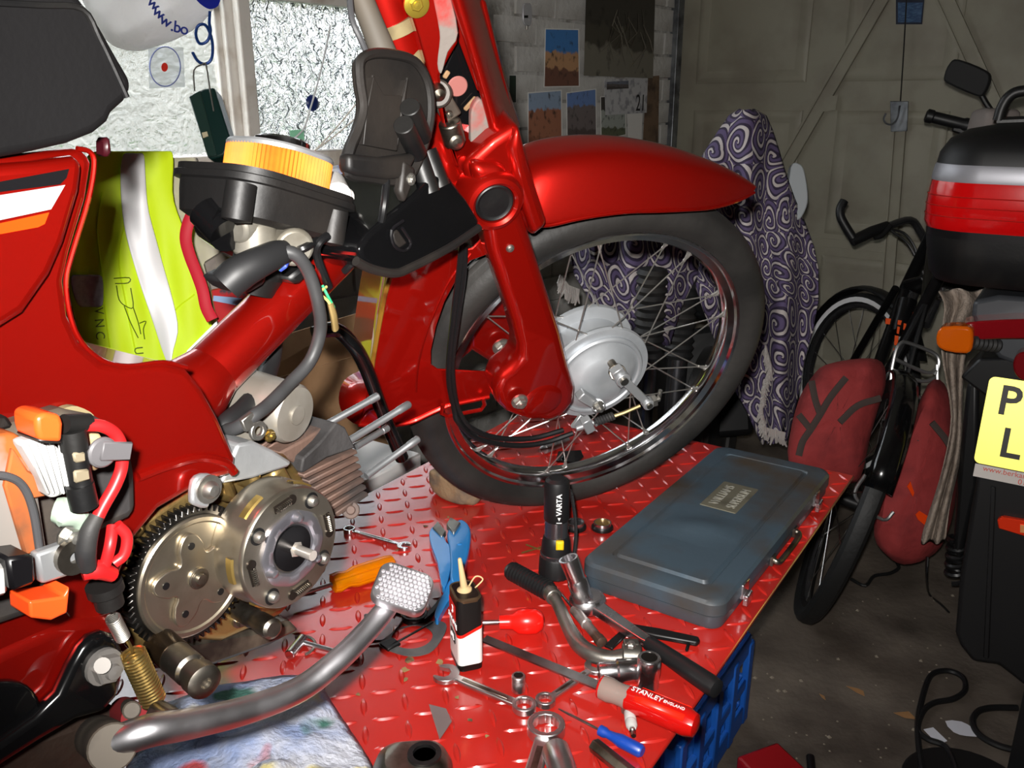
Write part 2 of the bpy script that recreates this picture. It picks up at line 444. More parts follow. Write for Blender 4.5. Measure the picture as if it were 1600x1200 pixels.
lp = [DR(1391, 158, .03), DR(1420, 158, .03), DR(1418, 205, .03), DR(1392, 206, .03)]
mk('latch_plate', prism(lp, -WD * .004), M_GALV, door, bevel=(.003, 1))
M_CABLE = mat('thin_dark_cable', (30, 28, 26), 0.6)
mk('cable', tube([DR(1417, -10, .05), DR(1412, 80, .06), DR(1407, 158, .05)], .0028, 6), M_CABLE, door)
mk('hook', tube(cat([DR(1406, 165, .06), DR(1402, 185, .06), DR(1394, 194, .07), DR(1385, 193, .07), DR(1381, 186, .07), DR(1384, 177, .07)], 4), .004, 6), M_GALV, door)
M_BLUELAB = mat('blue_label', (36, 70, 110), 0.4, col2=(70, 104, 140), ns=60, stretch=(1, 1, 4)); M_NAVY = mat('navy_print', (14, 24, 48), 0.5); M_PAPER = mat('white_paper', (232, 230, 226), 0.7)
lab = mk('warning_label', prism([DR(1400, -6, .02), DR(1445, -6, .02), DR(1441, 38, .02), DR(1400, 38, .02)], -WD * .002), M_NAVY, door)
mk('label_field', prism([DR(1403, 4, .023), DR(1442, 4, .023), DR(1439, 35, .023), DR(1403, 35, .023)], -WD * .001), M_BLUELAB, lab)
struct('trim_1', join(dbox(M0 - .085, M0 + .005, 0, 2.2, 0, .05), dbox(M0 - .105, M0 - .085, 0, 2.2, .0, .02)), M_GALV, bevel=(.004, 2))

# ------------------------------------------------------------------ the red lift bench
M_BENCH = mat('red_bench_paint', (184, 36, 28), 0.3, 0, col2=(158, 30, 24), ns=6, lo=0.42, hi=0.62, bump=0.02, bs=60, coat=1.0, crough=0.12)
def bpt(h, r, z): 
    p = BH * h + BR * r; p.z = z; return p
B_R, B_L, B_FAR, B_NEAR = -0.264, -0.918, 1.473, -0.55
bench = thing('lift_bench', 'red painted tread plate bench carrying the moped', 'bench', bpt(.5, -.6, 0))
def bslab(h0, h1, r0, r1, z0, z1): return prism([bpt(h0, r0, z0), bpt(h1, r0, z0), bpt(h1, r1, z0), bpt(h0, r1, z0)], (0, 0, z1 - z0))
top = mk('bench_top', bslab(B_NEAR, B_FAR, B_L, B_R, BENCH_Z - .005, BENCH_Z), M_BENCH, bench, bevel=(.0015, 1))
for r0 in (B_R - .075, B_L + .03): mk('side_rail', bslab(B_NEAR + .03, B_FAR - .03, r0, r0 + .04, BENCH_Z - .075, BENCH_Z - .005), M_BENCH, bench, bevel=(.003, 1))
for h0 in (B_NEAR + .03, 0.5, B_FAR - .07): mk('cross_rail', bslab(h0, h0 + .04, B_L + .07, B_R - .075, BENCH_Z - .07, BENCH_Z - .006), M_BENCH, bench, bevel=(.003, 1))
for h0 in (0.0, 0.75):
    for r0 in (-.5, B_L + .05): mk('leg', bslab(h0, h0 + .05, r0, r0 + .05, 0, BENCH_Z - .07), M_BENCH, bench, bevel=(.003, 1))
# tread bars
def lozenge(L=.03, W=.0036, Hh=.002):
    v = []; f = []; n = 8
    for i in range(n + 1):
        t = -1 + 2 * i / n; w = W * (1 - t * t) ** .8 / 1 + .0001; h = Hh * (1 - t ** 4) 
        v += [Vector((t * L / 2, -w, 0)), Vector((t * L / 2, -w * .45, h)), Vector((t * L / 2, w * .45, h)), Vector((t * L / 2, w, 0))]
    for i in range(n):
        for k in range(3): f.append([i * 4 + k, i * 4 + k + 1, i * 4 + 5 + k, i * 4 + 4 + k][::-1])
    return v, f
loz = mesh_of('tread_bar', lozenge()); loz.materials.append(M_BENCH)
pitch = .031; bumps = []
i = 0
while B_NEAR + .02 + i * pitch < B_FAR - .012:
    j = 0
    while B_L + .02 + j * pitch < B_R - .012:
        c = bpt(B_NEAR + .02 + i * pitch, B_L + .02 + j * pitch, BENCH_Z)
        a = BA + (R(45) if (i + j) % 2 else R(-45))
        m_ = frame(c, (math.sin(a), math.cos(a), 0)); pr = proj(c)
        bumps.append((pr, m_)); j += 1
    i += 1
inv = [b for b in bumps if -20 < b[0][0] < 1400 and b[0][1] < 1220 and b[0][2] > .1 and not (b[0][0] < 180)]
inv.sort(key=lambda b: b[0][2]); near = inv[:300]; ids = set(id(b) for b in near)
for pr, m_ in near: inst('tread_bar', loz, m_, top)
mk('tread_bars_beyond', join(*[xf(lozenge(), b[1]) for b in bumps if id(b) not in ids]), M_BENCH, top, kind='stuff', fix=False)
# ------------------------------------------------------------------ the red moped
moped = thing('moped', 'dismantled candy red moped standing on the red bench', 'moped', WC - UP * 0.253)
def BKL(pts, s=0.0): return [BK(p[0], p[1], p[2] if len(p) > 2 else s) for p in pts]
def WHL(pts, s=0.0): return [WH(p[0], p[1], p[2] if len(p) > 2 else s) for p in pts]
def mirw(p): p = Vector(p); return p - WN * (2 * (p - WC).dot(WN))
def bplate(name, pts, s0, s1, m, parent, bevel=(.004, 2), smooth_n=0, **k):
    q = BKL(pts, s1)
    if smooth_n: q = cat(q, smooth_n, True)
    return mk(name, prism(q, BR * (s0 - s1)), m, parent, bevel=bevel, **k)
def wplate(name, pts, s0, s1, m, parent, bevel=(.004, 2), smooth_n=0, **k):
    q = WHL(pts, s1)
    if smooth_n: q = cat(q, smooth_n, True)
    return mk(name, prism(q, WN * (s0 - s1)), m, parent, bevel=bevel, **k)
def bseries(pts, k=5): return cat(BKL(pts), k)

# ---- front wheel
wheel = mk('front_wheel', lathe([(.2225, .0155), (.229, .022), (.238, .0275), (.249, .0295), (.259, .0265), (.2665, .020), (.2675, .0185), (.2655, .0175), (.2705, .011), (.2685, .0095), (.2705, .008), (.2722, .003), (.2702, .0018), (.2702, -.0018), (.2722, -.003), (.2705, -.008), (.2685, -.0095), (.2705, -.011), (.2665, -.020), (.259, -.0265), (.249, -.0295), (.238, -.0275), (.229, -.022), (.2225, -.0155)], 96, WC, WN, True), M_TYRE, moped, label='black rubber tyre')
rim = mk('rim', lathe([(.2262, .0165), (.2275, .0185), (.225, .0198), (.2215, .0185), (.2195, .0145), (.2105, .0115), (.2075, .006), (.2066, 0), (.2075, -.006), (.2105, -.0115), (.2195, -.0145), (.2215, -.0185), (.225, -.0198), (.2275, -.0185), (.2262, -.0165), (.2135, -.006), (.2125, 0), (.2135, .006)], 96, WC, WN, True), M_CHROME, wheel)
0 and mk('rim_stripe_wall', lathe([(.2282, .0225), (.2297, .0235), (.2312, .0248), (.2297, .022)], 96, WC, WN, True), mat('tyre_mould_line', (84, 40, 40), .6), wheel)
M_HUB = mat('hub_alloy', (186, 190, 194), 0.45, 0.55, col2=(170, 174, 178), ns=20)
mk('hub', lathe([(.02, -.055), (.05, -.052), (.058, -.042), (.078, -.040), (.079, -.036), (.078, -.032), (.062, -.028), (.060, .004), (.0775, .012), (.079, .0165), (.0775, .021), (.066, .022), (.03, .022)], 72, WC, WN), M_HUB, wheel)
mk('brake_plate', lathe([(.0665, .018), (.0668, .026), (.0645, .0285), (.0615, .0285), (.0595, .0265), (.055, .0275), (.043, .037), (.03, .042), (.014, .0435), (0, .0435)], 64, WC, WN), M_HUB, wheel)
WX = WN.orthogonal().normalized(); WX = (UP - WN * UP.dot(WN)).normalized(); WY = WN.cross(WX)
def wp(r, a, s): return WC + (WX * math.cos(a) + WY * math.sin(a)) * r + WN * s
M_SPOKE = mat('spoke_wire', (196, 192, 186), 0.3, 0.9)
sp_me = {}
for k in range(36):
    far = k % 2; q = k // 2
    ang_h = 2 * math.pi * (q + (.5 if far else 0)) / 18
    d_ = R(62) * (1 if q % 2 else -1) * .8
    a = wp(.0725, ang_h, -.036 if far else .0185); ang_r = 2 * math.pi * (k + .25) / 36 * 1.0
    ang_r = ang_h + d_ * .62
    b = wp(.2085, ang_r, -.004 if far else .004)
    L = round((b - a).length, 4)
    key = L
    if key not in sp_me:
        g = join(cyl((0, 0, 0), (L - .012, 0, 0), .00105, 6), lathe([(.0018, 0), (.0019, .012), (.0027, .0125), (.0027, .0155), (0, .0165)], 8, (L - .014, 0, 0), (1, 0, 0)), lathe([(0, -.002), (.002, -.001), (.002, .001), (0, .002)], 8, (0, 0, 0), (0, 0, 1)))
        sp_me[key] = mesh_of('spoke', g); sp_me[key].materials.append(M_SPOKE)
    inst('spoke', sp_me[key], frame(a, b - a, WN), wheel)
M_DULLALU = mat('dull_alloy', (168, 170, 172), 0.4, 0.6)
for a_ in (60, 100, 140, 20, 180, 220, 260, 300, 340):
    pass
# brake arm, clamp, cable adjuster
pa, pb = WH(972, 591, .075), WH(1012, 630, .075)
mk('brake_arm', join(bar(pa, pb, .012, .005, WN), cyl(pa - WN * .004, pa + WN * .006, .0105, 24), cyl(pb - WN * .006, pb + WN * .006, .0085, 20), bar(WH(962, 576, .071), WH(975, 598, .071), .017, .012, WN)), M_DULLALU, wheel, bevel=(.001, 1))
mk('brake_cam', cyl(pa - WN * .035, pa + WN * .009, .0058, 16), M_DIRTSTEEL, wheel)
mk('cam_spring', helix(WH(963, 580, .045), WH(966, 583, .066), .0105, 4, .0014), M_DIRTSTEEL, wheel)
mk('arm_pin', cyl(pb - WN * .008, pb + WN * .008, .0045, 14), M_DIRTSTEEL, wheel)
mk('brake_stop_bolt', hexbolt(WH(934, 633, .058), WN, .0062, .01), M_ZINC, wheel)
mk('anchor_lug', join(cyl(WH(934, 633, .025), WH(934, 633, .058), .0105, 20), bar(WH(905, 615, .05), WH(934, 633, .05), .014, .014, WN)), M_DULLALU, wheel, bevel=(.002, 2))
mk('cable_adjuster', join(cyl(WH(1004, 632, .075), WH(1030, 623, .075), .004, 12), cyl(WH(1018, 627, .075), WH(1024, 625, .075), .009, 6), cyl(WH(1029, 624, .07), WH(1032, 610, .07), .003, 8)), M_ZINC, wheel)
cb = [WH(1000, 634, .075), WH(975, 645, .074), WH(955, 652, .072)]
mk('inner_cable', tube(cb, .003, 8), mat('brass_rod', (150, 130, 92), .4, .9), wheel)
mk('cable_boot', helix(WH(958, 650, .072), WH(930, 660, .07), .0045, 7, .0022), M_RUBBER, wheel)
mk('cable_stop', join(bar(WH(914, 655, .07), WH(922, 672, .07), .014, .012, WN), cyl(WH(928, 660, .07), WH(900, 670, .068), .0042, 12)), M_DULLALU, wheel, bevel=(.001, 1))
mk('cable_stay', prism([WH(890, 665, .05), WH(905, 645, .05), WH(925, 655, .05), WH(918, 668, .05)], WN * .006), M_DULLALU, wheel, bevel=(.001, 1))
# ---- fork: pressed leg on each side of the wheel
LEG = [(736, 258), (752, 330), (764, 395), (783, 450), (802, 506), (811, 541), (811, 562), (797, 577), (778, 591), (771, 612), (777, 632), (792, 647), (815, 656), (858, 662), (884, 650), (899, 630), (901, 608), (890, 572), (878, 522), (855, 449), (832, 376), (806, 300), (792, 258)]
fork = wplate('fork', LEG, .052, .098, M_RED, moped, bevel=(.016, 6))
far_leg = [mirw(p) for p in WHL([(764, 395), (783, 450), (802, 506), (811, 541), (797, 577), (775, 600), (775, 632), (815, 656), (858, 662), (899, 630), (890, 572), (878, 522), (855, 449), (832, 376)], .06)]
mk('fork_leg', prism(far_leg, -WN * .04), M_RED, fork, bevel=(.01, 3))
# pressed swellings on the near leg
mk('link_housing', lathe([(.033, -.006), (.031, .0015), (.026, .0045), (.018, .006), (.0, .0068)], 48, WH(846, 624, .094), WN), M_RED, fork)
0 and wplate('leg_rib', [(782, 600), (800, 583), (820, 590), (846, 607), (885, 606), (884, 612), (848, 614), (822, 600), (803, 594), (787, 612)], .096, .1025, M_RED, fork, bevel=(.003, 3), smooth_n=3)
mk('pivot_bolt', hexbolt(WH(811, 626, .104), WN, .0078, .009), M_ZINC, fork)
mk('rivet', lathe([(0, .0035), (.003, .003), (.0045, .0012), (.0048, 0)], 18, WH(797, 388, .0985), WN), M_ZINC, fork)
0 and mk('leg_seam', tube(cat(WHL([(845, 380), (862, 440), (884, 520), (893, 560)], .068), 4), .0042, 8), M_RED, fork)
# crown: round boss with black plug
BOSS = WH(771, 315, .098)
mk('crown_boss', lathe([(.033, -.028), (.0325, .002), (.029, .007), (.0245, .0085), (.0215, .006), (.0205, .001)], 48, BOSS, WN), M_RED, fork)
mk('black_plug', lathe([(.0208, 0), (.0205, .004), (.019, .005), (.0165, .0035), (.0155, .0035), (0, .004)], 40, BOSS, WN), M_BLACK, fork, label='round black rubber plug')
CROWN = [(722, 262), (770, 218), (812, 192), (828, 258), (838, 300), (856, 352), (834, 376), (806, 330), (800, 395), (764, 395), (752, 357), (738, 300)]
wplate('fork_crown', CROWN, .02, .085, M_RED, fork, bevel=(.012, 4))
wplate('crown_side', [(812, 196), (829, 262), (858, 352), (834, 372), (808, 300), (795, 235)], .05, .0935, M_RED, fork, bevel=(.008, 3))
# ---- upper fork cover with the opened side
sh_rows = []
for (a, b) in (((690, -60), (728, -90)), ((705, 0), (758, 0)), ((725, 60), (770, 52)), ((745, 130), (790, 125)), ((760, 180), (803, 170)), ((768, 222), (815, 200))):
    sh_rows.append([WH(a[0], a[1], .062), WH(a[0] * .72 + b[0] * .28, a[1] * .72 + b[1] * .28, .066), WH(a[0] * .35 + b[0] * .65, a[1] * .35 + b[1] * .65, .035), WH(b[0], b[1], -.03)])
sh_rows = [cat(r_, 4) for r_ in sh_rows]
cover = mk('fork_cover', grid(sh_rows), M_RED, moped, solid=.003, sub=1)
lip = [(628, -70), (690, -70), (702, 0), (716, 40), (716, 68), (702, 92), (688, 118), (704, 215), (722, 262), (712, 262), (696, 208), (674, 128), (655, 60), (636, 0)]
wplate('cover_edge', lip, .035, .06, M_RED, cover, bevel=(.006, 3))
M_PRIMER = mat('grey_primer', (112, 104, 98), 0.75, 0, col2=(150, 40, 36), ns=22, lo=.52, hi=.7, bump=.1, bs=90)
wplate('primer_patch', [(676, -20), (698, -20), (716, 52), (700, 82), (690, 116), (684, 100), (688, 60), (684, 30)], .0585, .0612, M_PRIMER, cover, bevel=(.001, 1), smooth_n=3)
wplate('primer_patch', [(738, 170), (752, 155), (764, 190), (769, 212), (756, 222), (738, 228), (736, 200)], .052, .0612, M_PRIMER, cover, bevel=(.002, 2), smooth_n=3)
0 and wplate('primer_patch', [(726, 228), (756, 218), (790, 205), (800, 202), (802, 208), (770, 222), (738, 242), (728, 242)], .084, .0858, M_PRIMER, cover, bevel=(.0005, 1), smooth_n=3)
wplate('inner_bracket', [(715, 58), (748, 146), (758, 152), (738, 172), (735, 222), (722, 226), (706, 214), (696, 160), (688, 118)], .018, .034, M_GLOSSBLK, cover, bevel=(.003, 2))
wplate('cover_back', [(640, 0), (760, 0), (806, 190), (740, 235), (700, 215)], -.02, .0, M_RED, cover)
mk('damper_window', lathe([(0, .001), (.0095, .001), (.0105, 0)], 28, WH(715, 135, .036), WN), mat('pink_primer', (140, 84, 78), .7), cover)
mk('wire_clip', bar(WH(726, 172, .038), WH(744, 152, .038), .005, .003, WN), mat('tan_rust', (150, 118, 84), .7, col2=(96, 70, 46)), cover, bevel=(.001, 1))
mk('wire_clip', bar(WH(694, 122, .038), WH(701, 111, .038), .005, .003, WN), MATS['tan_rust'], cover, bevel=(.001, 1))
lk_ = mk('steering_lock', join(cyl(WH(688, 148, .03), WH(684, 146, .062), .0135, 28), bar(WH(680, 140, .05), WH(706, 182, .05), .02, .014, WN)), mat('dirty_lock_body', (52, 46, 42), .5, .3, col2=(90, 80, 70)), cover, bevel=(.002, 2))
mk('lock_bolt', join(lathe([(0, .008), (.006, .006), (.0085, .001), (.0085, -.004)], 24, WH(684, 145, .064), WN), hexbolt(WH(700, 176, .056), WN, .004, .006, None)), M_DIRTSTEEL, cover)
mk('lock_barrel', join(cyl(WH(702, 190, .06), WH(711, 224, .06), .0115, 20), lathe([(0, .004), (.007, .003), (.009, 0)], 24, WH(713, 222, .07), WN)), M_DIRTSTEEL, cover, bevel=(.002, 2))
mk('yellow_bolt', join(lathe([(.0115, 0), (.0115, .003), (.008, .004)], 28, WH(650, 6, .061), WN), hexbolt(WH(650, 6, .064), WN, .006, .004, None)), mat('yellow_zinc', (206, 178, 70), .3, .85), cover)
# ---- front mudguard
crown_l = [(800, 262), (826, 240), (870, 227), (920, 220), (970, 219), (1020, 225), (1070, 236), (1120, 254), (1160, 274), (1184, 293)]
ridge_l = [(810, 300), (838, 272), (880, 259), (925, 253), (975, 253), (1022, 257), (1068, 264), (1112, 274), (1152, 284), (1182, 294)]
lower_l = [(838, 352), (860, 352), (900, 343), (940, 336), (985, 331), (1028, 330), (1072, 328), (1112, 325), (1150, 315), (1178, 301)]
mid_l = [((a[0] + b[0]) / 2, (a[1] + b[1]) / 2) for a, b in zip(ridge_l, lower_l)]
w_ = [.046, .046, .046, .046, .046, .045, .042, .034, .021, .005]
near_rows = [[WH(p[0], p[1], w_[i] * f_) for i, p in enumerate(l)] for l, f_ in ((crown_l, 0), ([((a[0] * .6 + b[0] * .4), (a[1] * .6 + b[1] * .4)) for a, b in zip(crown_l, ridge_l)], .42), (ridge_l, .8), (mid_l, 1.12), (lower_l, 1.38))]
rows_ = near_rows[::-1] + [[mirw(p) for p in r_] for r_ in near_rows[1:]]
fender = mk('front_mudguard', grid(rows_), M_RED, moped, solid=.0016, sub=2)
mk('mudguard_bead', tube(cat([p for p in near_rows[-1]], 4), .0022, 8), M_RED, fender)
# ---- rear half of the mudguard behind the fork
RG = [(612, 424), (700, 395), (738, 388), (754, 372), (762, 398), (735, 408), (712, 440), (695, 472), (682, 510), (674, 548), (674, 570), (684, 577), (735, 580), (786, 582), (775, 600), (764, 620), (726, 628), (700, 634), (672, 646), (640, 660), (600, 664), (562, 662), (578, 600), (583, 560), (592, 505), (601, 460)]
guard = wplate('rear_mudguard', RG, .046, .049, M_RED, moped, bevel=(.001, 1))
gedge = [(614, 420), (603, 455), (594, 500), (586, 545), (580, 585), (576, 608)]
el = cat(WHL(gedge, .0475), 4)
mk('guard_crown', grid([[p + WX * 0 for p in el], [p - WN * .02 + (el[0] - el[-1]).normalized().cross(WN) * .012 for p in el], [p - WN * .047 + (el[0] - el[-1]).normalized().cross(WN) * .015 for p in el], [p - WN * .095 for p in el]]), M_RED, guard, solid=.002)
mk('guard_edge', tube(el, .003, 8), mat('masked_gold_edge', (150, 110, 40), .35, .4, col2=(90, 20, 14), ns=30), guard)
fl1 = cat(WHL([(578, 604), (560, 622), (558, 645), (562, 662)], .05), 3)
flap = cat([WH(585, 580, -.03), WH(560, 582, -.02), WH(538, 596, .0), WH(530, 622, .02), WH(536, 645, .035), WH(552, 660, .045), WH(562, 663, .05)], 3)
flap_in = [p.lerp(WH(590, 625, .05), .55) for p in flap]; flap_c = [WH(600, 640, .05) for p in flap]
mk('guard_tail', grid([flap, flap_in, [p.lerp(WH(602, 632, .05), .97) for p in flap]]), M_RED, guard, solid=.003)
mk('guard_rib', tube(cat(WHL([(736, 396), (704, 436), (678, 490), (660, 540), (652, 580), (650, 612)], .0495), 4), .0015, 6), M_RED, guard)
mk('guard_lip', tube(cat(WHL([(764, 620), (726, 628), (700, 634), (672, 646), (640, 660), (600, 665), (560, 663)], .049), 4), .0032, 8), M_RED, guard)
mk('cable_guide', tube(WHL([(692, 632), (690, 646), (700, 650), (752, 640), (757, 632), (755, 622)], .056), .0028, 8), M_RED, guard)
mk('link_arm', join(bar(mirw(WH(880, 590, .09)), WH(700, 552, -.07), .034, .022, WN)), M_RED, fork, bevel=(.005, 3))
mk('link_bolt', hexbolt(WH(783, 541, -.052), WN, .009, .009, 1.5), M_ZINC, fork)
# brake and speedometer cables down the leg
M_CBL = mat('black_cable', (18, 18, 19), 0.35)
for (dx, pts) in ((0, [(722, 380), (717, 430), (708, 500), (702, 560), (702, 600), (710, 640), (716, 660), (745, 685), (800, 696), (850, 692), (895, 677)]), (0, [(726, 382), (724, 430), (716, 490), (707, 560), (708, 602), (716, 640), (735, 668), (775, 684), (830, 685), (880, 672)])):
    mk('brake_cable', tube(cat([WH(p[0], p[1], .06 if i < 6 else .066) for i, p in enumerate(pts)], 4), .0038, 8), M_CBL, moped)
# ---- frame: spine tube, body shell
tb0, tb1 = BK(290, 622), BK(622, 292)
spine = mk('frame_tube', lathe([(.0245, 0), (.0245, (tb1 - tb0).length)], 40, tb0, tb1 - tb0), M_RED, moped)
mk('tube_collar', lathe([(.031, -.02), (.030, .0), (.0265, .012), (.0245, .02)], 40, BK(306, 606), tb1 - tb0), M_RED, spine)
mk('head_gusset', prism(BKL([(575, 338), (560, 300), (600, 275), (640, 285), (690, 240), (720, 300), (700, 330), (650, 330), (620, 350)], -.03), BR * .06), M_RED, spine, bevel=(.012, 3))
mk('head_tube', cyl(BK(580, -60), BK(700, 300), .026, 32), M_RED, spine)
mk('bearing_cup', lathe([(.03, 0), (.031, .012), (.027, .014), (.027, .03), (.03, .032), (.03, .045)], 32, BK(612, 22), BK(640, 90) - BK(612, 22)), mat('tan_dirty_cup', (132, 118, 84), .5, .4, col2=(90, 78, 56)), spine)
body = bplate('body_shell', [(-70, 246), (40, 240), (120, 232), (140, 236), (147, 256), (138, 312), (113, 395), (103, 440), (110, 495), (128, 535), (160, 563), (200, 572), (255, 566), (292, 574), (318, 606), (345, 655), (371, 715), (368, 742), (330, 752), (296, 770), (250, 797), (213, 842), (188, 905), (183, 965), (130, 985), (70, 1010), (-70, 1070)], -.075, .085, M_RED, moped, bevel=(.006, 4))
bplate('side_cover', [(-70, 262), (60, 252), (118, 243), (134, 252), (128, 300), (104, 380), (82, 430), (40, 490), (-70, 560)], .08, .098, M_RED, body, bevel=(.012, 4))
M_STW = mat('silver_stripe', (160, 158, 160), .35); M_STO = mat('orange_stripe', (214, 62, 6), .35); M_STK = mat('black_stripe', (16, 15, 17), .3)
bplate('stripe', [(-70, 302), (0, 284), (108, 264), (104, 278), (94, 288), (0, 300), (-70, 316)], .0978, .0986, M_STK, body, bevel=None, label='black stripe')
bplate('stripe', [(-70, 325), (0, 305), (102, 289), (80, 327), (0, 344), (-70, 362)], .0978, .0986, M_STW, body, bevel=None, label='silver stripe')
bplate('stripe', [(-70, 368), (0, 349), (77, 332), (70, 350), (60, 355), (0, 366), (-70, 386)], .0978, .0986, M_STO, body, bevel=None, label='orange stripe')
mk('body_lip', tube(cat(BKL([(120, 232), (140, 237), (147, 256), (138, 312), (113, 395), (103, 440), (110, 495), (128, 535), (160, 563), (200, 572), (255, 566), (292, 574)], .0815), 4), .0016, 8), M_RED, body)
mk('weld_flange', tube(cat(BKL([(215, 745), (260, 728), (310, 715), (350, 722), (366, 738)], .086), 4), .0035, 8), M_RED, body)
# chrome-headed mount bolt and tab
bplate('engine_tab', [(303, 752), (318, 741), (338, 744), (345, 760), (332, 774), (326, 795), (304, 790), (300, 780)], .088, .094, M_ALU, body, bevel=(.002, 2), smooth_n=2)
mk('mount_bolt', join(lathe([(0, .008), (.004, .0075), (.0065, .004), (.007, 0)], 24, BK(325, 764, .094), BR), lathe([(.0105, 0), (.0105, .002), (0, .0025)], 24, BK(325, 764, .0935), BR)), M_ZINC, body)
# ---- seat
seat = bplate('seat', [(-90, -60), (60, -60), (125, -6), (160, 42), (188, 92), (208, 126), (207, 140), (198, 158), (178, 176), (172, 190), (150, 208), (110, 224), (40, 240), (-90, 262)], -.1, .1, mat('black_vinyl', (7, 6, 7), .75, 0, col2=(10, 9, 10), ns=8, bump=.04, bs=260, spec=.2), moped, bevel=(.022, 4))
mk('seat_piping', tube(cat(BKL([(-60, 2), (60, 8), (128, 14), (155, 60), (178, 108), (198, 152)], .1), 4), .0018, 8), M_BLACK, seat)
mk('seat_hinge', prism(BKL([(147, 216), (157, 212), (160, 242), (148, 245)], .03), BR * .012), mat('maroon', (50, 8, 16), .4), seat, bevel=(.002, 1))
# ---- lower red arm, black stand bracket
bplate('swing_arm', [(-70, 1045), (0, 1012), (60, 985), (120, 962), (172, 958), (196, 985), (150, 1020), (110, 1075), (60, 1120), (-70, 1190)], .03, .088, M_RED, moped, bevel=(.012, 4))
bplate('stand_bracket', [(128, 1014), (145, 996), (164, 989), (182, 994), (193, 1012), (196, 1048), (188, 1088), (164, 1114), (120, 1126), (62, 1160), (0, 1200), (-60, 1235), (-60, 1190), (0, 1160), (55, 1122), (92, 1086), (112, 1042)], .088, .1, M_GLOSSBLK, moped, bevel=(.005, 3))
bplate('frame_socket', [(-30, 1080), (10, 1066), (45, 1072), (64, 1100), (52, 1132), (10, 1150), (-40, 1165)], .085, .094, M_GLOSSBLK, moped, bevel=(.004, 3), smooth_n=3)
mk('stand_nut', join(hexbolt(BK(160, 1040, .1), BR, .0098, .011, 1.25), cyl(BK(160, 1040, .1), BK(160, 1040, .116), .005, 16)), mat('dull_nut', (140, 136, 132), .65, .7), moped)
bplate('under_plate', [(-60, 1210), (60, 1150), (180, 1108), (205, 1120), (205, 1170), (150, 1215), (-60, 1240)], -.02, .06, mat('grimy_rust', (52, 38, 30), .7, .3, col2=(20, 17, 15), ns=14, bump=.2), moped, bevel=(.006, 2))
mk('lower_bolt', join(cyl(BK(160, 1160, .06), BK(176, 1172, .115), .0115, 24), lathe([(0, .002), (.009, .001), (.0115, 0)], 24, BK(176, 1172, .115), BR)), mat('grimy_bolt', (92, 84, 74), .6, .2, col2=(60, 54, 48)), moped, bevel=(.001, 1))
mk('red_bush', cyl(BK(192, 1110, .06), BK(212, 1122, .1), .0095, 24), mat('red_rubber', (120, 12, 18), .75), moped)
# ---- electrics in the open battery bay
M_BOX = mat('dirty_battery_tray', (48, 46, 46), .6, 0, col2=(86, 76, 64), ns=14, bump=.1)
bay = bplate('battery_tray', [(-60, 680), (0, 672), (36, 660), (100, 640), (150, 650), (186, 668), (206, 692), (214, 738), (216, 800), (204, 812), (160, 832), (130, 860), (60, 960), (-60, 1000)], .07, .1, M_BOX, moped, bevel=(.006, 2))
bplate('battery', [(-60, 690), (28, 676), (52, 700), (80, 880), (-60, 930)], .1, .124, mat('rusty_battery_strap', (140, 134, 128), .6, .1, col2=(176, 92, 40), ns=12, lo=.48, hi=.55), bay, bevel=(.004, 2))
bplate('rust_strap', [(20, 700), (44, 735), (76, 752), (74, 776), (50, 780), (66, 860), (40, 868), (8, 760)], .124, .128, mat('rust', (178, 88, 34), .8, 0, col2=(110, 70, 44), ns=24), bay, bevel=(.001, 1))
bplate('rectifier_block', [(34, 692), (68, 684), (96, 700), (112, 770), (80, 782), (70, 752)], .126, .14, mat('white_ceramic', (190, 190, 188), .5, col2=(160, 158, 154), ns=40), bay, bevel=(.003, 2))
for k in range(5): bplate('block_rib', [(40 + k * 13, 694 - k), (46 + k * 13, 693 - k), (80 + k * 8, 772), (75 + k * 8, 774)], .14, .1425, MATS['white_ceramic'], bay, bevel=(.0008, 1))
M_ORANGE = mat('orange_cap', (255, 84, 30), .35, coat=.3)
bplate('terminal_cap', [(56, 652), (70, 644), (96, 648), (100, 662), (98, 692), (62, 690), (57, 672)], .135, .158, M_ORANGE, bay, bevel=(.004, 3), label='orange plastic terminal cap')
bplate('terminal_edge', [(58, 686), (98, 688), (98, 694), (64, 693)], .136, .1575, M_BLACK, bay, bevel=(.001, 1))
mk('fuse_holder', join(cyl(BK(112, 672, .145), BK(117, 702, .145), .0072, 20), cyl(BK(116, 700, .145), BK(128, 760, .145), .0062, 20), cyl(BK(124, 756, .145), BK(132, 792, .145), .0075, 20), cyl(BK(100, 662, .146), BK(138, 660, .144), .0052, 16)), M_BLACK, bay)
bplate('fuse_tag', [(114, 708), (134, 706), (136, 722), (118, 724)], .15, .1525, mat('cream_tag', (120, 110, 90), .6), bay, bevel=(.001, 1))
bplate('fuse_tag', [(116, 736), (140, 733), (143, 750), (118, 756)], .15, .1525, MATS['cream_tag'], bay, bevel=(.001, 1))
bplate('regulator', [(132, 680), (160, 676), (172, 720), (150, 740), (138, 730)], .11, .135, mat('tan_regulator', (176, 152, 112), .6, col2=(120, 100, 74)), bay, bevel=(.003, 2))
M_REDC = mat('red_cable', (196, 28, 30), .4, coat=.2)
mk('battery_cable', tube(bseries([(136, 664, .146), (160, 666, .147), (180, 678, .146), (190, 700, .146), (190, 730, .145), (180, 758, .145), (162, 790, .145), (146, 822, .145)], 5), .0036, 12), M_REDC, bay, label='red battery cable')
mk('cable_sleeve', tube(bseries([(152, 806, .146), (140, 830, .146), (134, 862, .144), (136, 886, .14)], 4), [.004, .0052, .0058, .0052], 12), M_RUBBER, bay)
